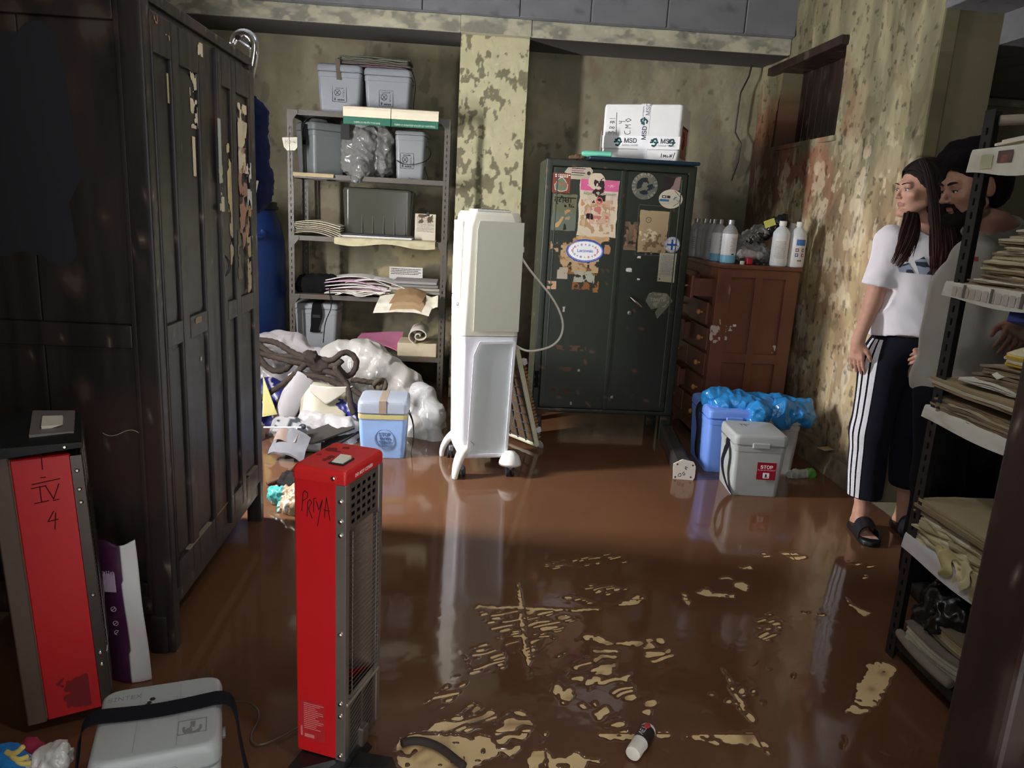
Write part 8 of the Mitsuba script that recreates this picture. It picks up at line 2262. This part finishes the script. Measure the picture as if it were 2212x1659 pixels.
# second shelf
t, k = lining('newspaper lining with dark column bars over the second shelf edge of the papers rack', PZ[3] + .004, .05, 1.4, 2.27, C(200, 196, 184))
for yy in (2.17, 2.05, 1.93):
    t.add('print_bar', box(PX - .0132, PX - .0122, yy - .013, yy, PZ[3] - .035, PZ[3] + .005, .0005), 'matte', C(96, 92, 86), False, parent=k)
for i in range(16):
    yy = 2.2 - i * .028
    t.add('print_column', tf(sheet(lambda u, v: (0 * u, .02 * u, .03 * v), 3, 3, .0004), mat((PX - .0125, yy, PZ[3] - .034))), 'paper', C(176, 172, 162), False, parent=k)
leaves('loose_papers', 'loose torn papers on the newspaper of the second shelf of the papers rack', 'papers', PX + .015, 1.86, 1.5, 2.2, PZ[3] + .008, 4, KR_ + CR_[:1], 5, .0045, (.0, .0), .016, .03)
for i, (a, lab) in enumerate(((0, 'lowest of the brown office files bulging on the second shelf of the papers rack'), (1, 'second lowest brown office file on the second shelf of the papers rack'), (2, 'third brown office file up on the second shelf of the papers rack'), (3, 'fourth brown office file up on the second shelf of the papers rack'), (4, 'topmost brown office file on the second shelf of the papers rack'))):
    leaves('office_file', lab, 'file', PX + .012 + .012 * i, 1.88, 1.5, 2.165 + .012 * (i % 3) - .016 * i, PZ[3] + .032 + i * .032, 5, [KR_[i % 3], C(190, 178, 150), KR_[(i + 1) % 3]], 10 + i, .0058, (.012, .0), .012, .012, rot=(-3, 2, -1, 4, 0)[i])
# third shelf
t, k = lining('white newspaper lining hanging over the third shelf edge of the papers rack', PZ[2] + .004, .04, 1.3, 2.26, C(216, 212, 200), slant=.1)
leaves('paper_bundle', 'crumpled brown paper bundle squeezed low on the third shelf of the papers rack', 'papers', PX + .004, 1.88, 1.55, 2.23, PZ[2] + .016, 7, KR_ + [C(120, 106, 86), C(194, 182, 156)], 21, .007, (.012, .0), .02, .014)
leaves('flat_folder', 'wide brown card folder lying on the crumpled bundle of the third shelf, overhanging it', 'folder', PX - .012, 1.88, 1.5, 2.25, PZ[2] + .088, 3, [C(160, 142, 116), C(196, 186, 164), C(150, 132, 106)], 23, .009, (.006, .0), .012, .006, part='card')
leaves('white_papers', 'white loose papers on the wide brown folder of the third shelf', 'papers', PX + .02, 1.86, 1.6, 2.16, PZ[2] + .122, 3, WH_, 25, .004, (.004, .0), .014, .01, rot=4)
one('grey_card', 'dark grey card lying on the white papers of the third shelf of the papers rack', 'card', box(1.57, 1.80, 1.9, 2.03, PZ[2] + .1395, PZ[2] + .1425, .001), 'paper', C(126, 120, 118))
leaves('office_file', 'brown office file with bent flap leaning on the third shelf papers', 'file', PX + .02, 1.87, 1.52, 2.13, PZ[2] + .148, 4, KR_, 27, .007, (.01, .02), .014, .006, rot=-4, curlx=.03)
leaves('office_file', 'upper brown office file under the yellow edged pad on the third shelf', 'file', PX + .04, 1.88, 1.5, 2.09, PZ[2] + .186, 4, KR_[::-1], 28, .007, (.01, .02), .014, .006, rot=3, curlx=.05)
yp = leaves('yellow_edged_pad', 'cream paper pad with a yellow bottom sheet on the brown files of the third shelf', 'pad', PX + .035, 1.86, 1.5, 2.0, PZ[2] + .232, 5, [C(214, 186, 66), C(216, 206, 170), C(222, 214, 182)], 29, .007, (.03, .0), .01, .0, rot=6)
one('torn_strip', 'torn white paper strip sticking out of the files on the third papers rack shelf', 'paper', sheet(lambda u, v: (PX + .02 + .1 * u, 2.0 - .10 * u + .025 * v, PZ[2] + .15 + .012 * np.sin(9 * u) + .01 * v), 16, 4, .002), 'paper', C(220, 214, 200), 40)
one('blue_ring_binder', 'dark blue box file lying aslant on top of the third shelf papers', 'box file', cat(box(-.17, .17, -.15, .15, -.03, -.024, .002), box(-.17, .17, -.15, .15, .024, .03, .002), box(-.17, -.163, -.15, .15, -.03, .03, .002)), 'satin', C(44, 58, 118), M=mat((1.70, 1.87, PZ[2] + .318), rz=12, ry=14, rx=-4))
one('binder_papers', 'white papers inside the dark blue box file of the papers rack', 'papers', box(-.155, .16, -.14, .14, -.022, .016, .003), 'paper', C(214, 212, 204), M=mat((1.70, 1.87, PZ[2] + .318), rz=12, ry=14, rx=-4))
# fourth shelf
t, k = lining('white paper lining hanging over the fourth shelf edge of the papers rack', PZ[1] + .004, .055, 1.3, 2.24, C(208, 206, 204), slant=.05)
leaves('torn_papers', 'thick bundle of torn and curled old papers on the fourth shelf of the papers rack', 'papers', PX + .004, 1.88, 1.45, 2.21, PZ[1] + .03, 12, [C(206, 196, 160), C(190, 178, 142), C(214, 206, 180), C(176, 162, 128)], 31, .0078, (.022, .0), .024, .034)
for i, (yy, lab) in enumerate(((2.02, 'torn yellowish scrap hanging over the fourth shelf edge, far one'), (1.93, 'torn cream scrap hanging over the fourth shelf edge, middle one'), (1.84, 'torn brown scrap hanging over the fourth shelf edge, near one'))):
    one('torn_scrap', lab + ' of three', 'paper', sheet(lambda u, v: (PX - .012 - .02 * u * (1 - u) - .012 * np.sin(5 * v + i), yy + .11 * (v - .5) * (1 - .5 * u) + .012 * np.sin(7 * u + i), PZ[1] + .05 - .085 * u + .012 * np.sin(6 * v)), 14, 10, .002), 'paper', (C(198, 184, 134), C(212, 200, 160), C(168, 150, 112))[i], 40)
leaves('flat_folder', 'big brown card folder on the torn bundle of the fourth papers rack shelf', 'folder', PX - .005, 1.90, 1.45, 2.235, PZ[1] + .125, 3, [C(142, 126, 98), C(166, 148, 116), C(168, 150, 118)], 33, .011, (.004, .0), .008, .004, part='card')
leaves('pink_papers', 'pinkish white folded papers on the big brown folder of the fourth shelf', 'papers', PX + .14, 1.84, 1.62, 1.98, PZ[1] + .164, 4, [C(214, 190, 186), C(220, 212, 206)], 35, .005, (.006, .0), .016, .02, rot=-14)
# bottom shelf
bkz = PZ[0] + .002
one('black_polythene', 'black polythene bag stuffed at the back of the bottom shelf of the papers rack', 'bag', lump([('c', (1.60, 2.1, bkz + .14), (1.84, 2.08, bkz + .15), .09, .11)], .01, .05, 10, 81, .05, zmin=bkz), 'film', C(24, 23, 25), True)
def books(name, label, x0, x1, y0, y1, z, th, cover, page, seed, rot=0, sag=.02):
    """A thick book: card cover below and above, page block between, sagging over its middle."""
    t = Thing(name, label, 'book')
    a = math.radians(rot); xc, yc = (x0 + x1) / 2, (y0 + y1) / 2
    def lay(zz, g, s0=1.0):
        def fn(u, v):
            X, Y = (u - .5) * (x1 - x0) * s0, (v - .5) * (y1 - y0) * s0
            return xc + X * math.cos(a) - Y * math.sin(a), yc + X * math.sin(a) + Y * math.cos(a), zz - sag * np.sin(np.pi * v) - .5 * sag * (1 - u) ** 2 + .004 * np.sin(5 * u + seed)
        return sheet(fn, 14, 14, g)
    t.add('cover', lay(z + .006, .004), 'paper', cover)
    n = max(3, int(th / .006))
    for i in range(n):
        t.add('page_block', lay(z + .008 + (i + 1) * th / n, th / n * .92, .97 - .008 * (i % 3)), 'paper', tuple(np.array(page) * (1 - .10 * (i % 2))), 40)
    t.add('cover', lay(z + th + .013, .004), 'paper', cover)
    return t
books('ledger_book', 'thick grey ledger sagging at the far end of the bottom shelf of the papers rack', PX + .0, 1.84, 1.86, 2.16, bkz + .03, .055, C(110, 104, 92), C(176, 170, 152), 1, 8, .02)
books('ledger_book', 'brown covered ledger lying open-edged on the grey ledger of the bottom shelf', PX + .03, 1.86, 1.82, 2.14, bkz + .105, .035, C(118, 106, 84), C(166, 152, 120), 2, 4, .02)
books('ledger_book', 'cream paged ledger uppermost on the bottom shelf of the papers rack', PX + .08, 1.88, 1.72, 2.02, bkz + .16, .045, C(120, 114, 100), C(190, 176, 140), 3, -6, .014)
one('grey_cloth', 'rolled grey cloth edge under the ledgers on the bottom shelf of the papers rack', 'cloth', tube([(PX + .0, 2.18, bkz + .02), (PX - .012, 2.05, bkz + .018), (PX - .006, 1.9, bkz + .02)], .016, 8, seg=20), 'cloth', C(128, 120, 106), True)
leaves('flat_folder', 'pale grey folder at the near half of the bottom shelf of the papers rack', 'folder', PX + .015, 1.86, 1.56, 1.86, bkz + .045, 3, [C(156, 148, 132), C(164, 156, 140)], 41, .012, (.01, .0), .008, .0, part='card')
leaves('pink_papers', 'pink and white papers on the pale grey folder of the bottom shelf', 'papers', PX + .09, 1.84, 1.60, 1.80, bkz + .083, 3, [C(214, 190, 190), C(212, 206, 196)], 43, .005, (.006, .0), .014, .01, rot=-10)
books('note_book', 'white paged notebook with a black cover at the near end of the bottom shelf', PX + .035, 1.8, 1.38, 1.54, bkz + .02, .04, C(38, 38, 40), C(206, 198, 184), 5, 2, .004)
books('note_book', 'thin pale notebook lying on the black covered notebook of the bottom shelf', PX + .05, 1.8, 1.40, 1.54, bkz + .078, .016, C(196, 190, 178), C(214, 208, 196), 6, -3, .002)
one('yellow_card', 'yellow card tucked at the near end of the bottom shelf of the papers rack', 'card', box(PX + .04, PX + .2, 1.34, 1.37, bkz + .01, bkz + .03, .002), 'paper', C(206, 176, 76))
# ---------------------------------------------------------------- the doorway the photograph is taken through
GRID = (.012, .012, .03)
DX = 0.807
dj = struct('door_2', box(DX, DX + .09, .90, 1.02, -.01, 2.2, .008), 'door_paint', label='dark brown frame of the doorway on the right')
dj.add('moulding', box(DX + .088, DX + .103, .925, 1.02, -.01, 2.2, .004), 'door_paint')
dj.add('frame_board', box(DX + .1, DX + .27, .905, 1.02, -.01, 2.2, .010), 'door_paint')
GRID = None
struct('wall_partition', box(DX + .27, WX + .2, .92, 1.02, -.05, CZ), 'plain_plaster')
struct('wall_partition_1', box(LX, -.78, .92, 1.02, -.05, CZ), 'plain_plaster')
struct('wall_partition_2', box(-.78, DX + .27, .92, 1.02, 2.2, CZ), 'plain_plaster')
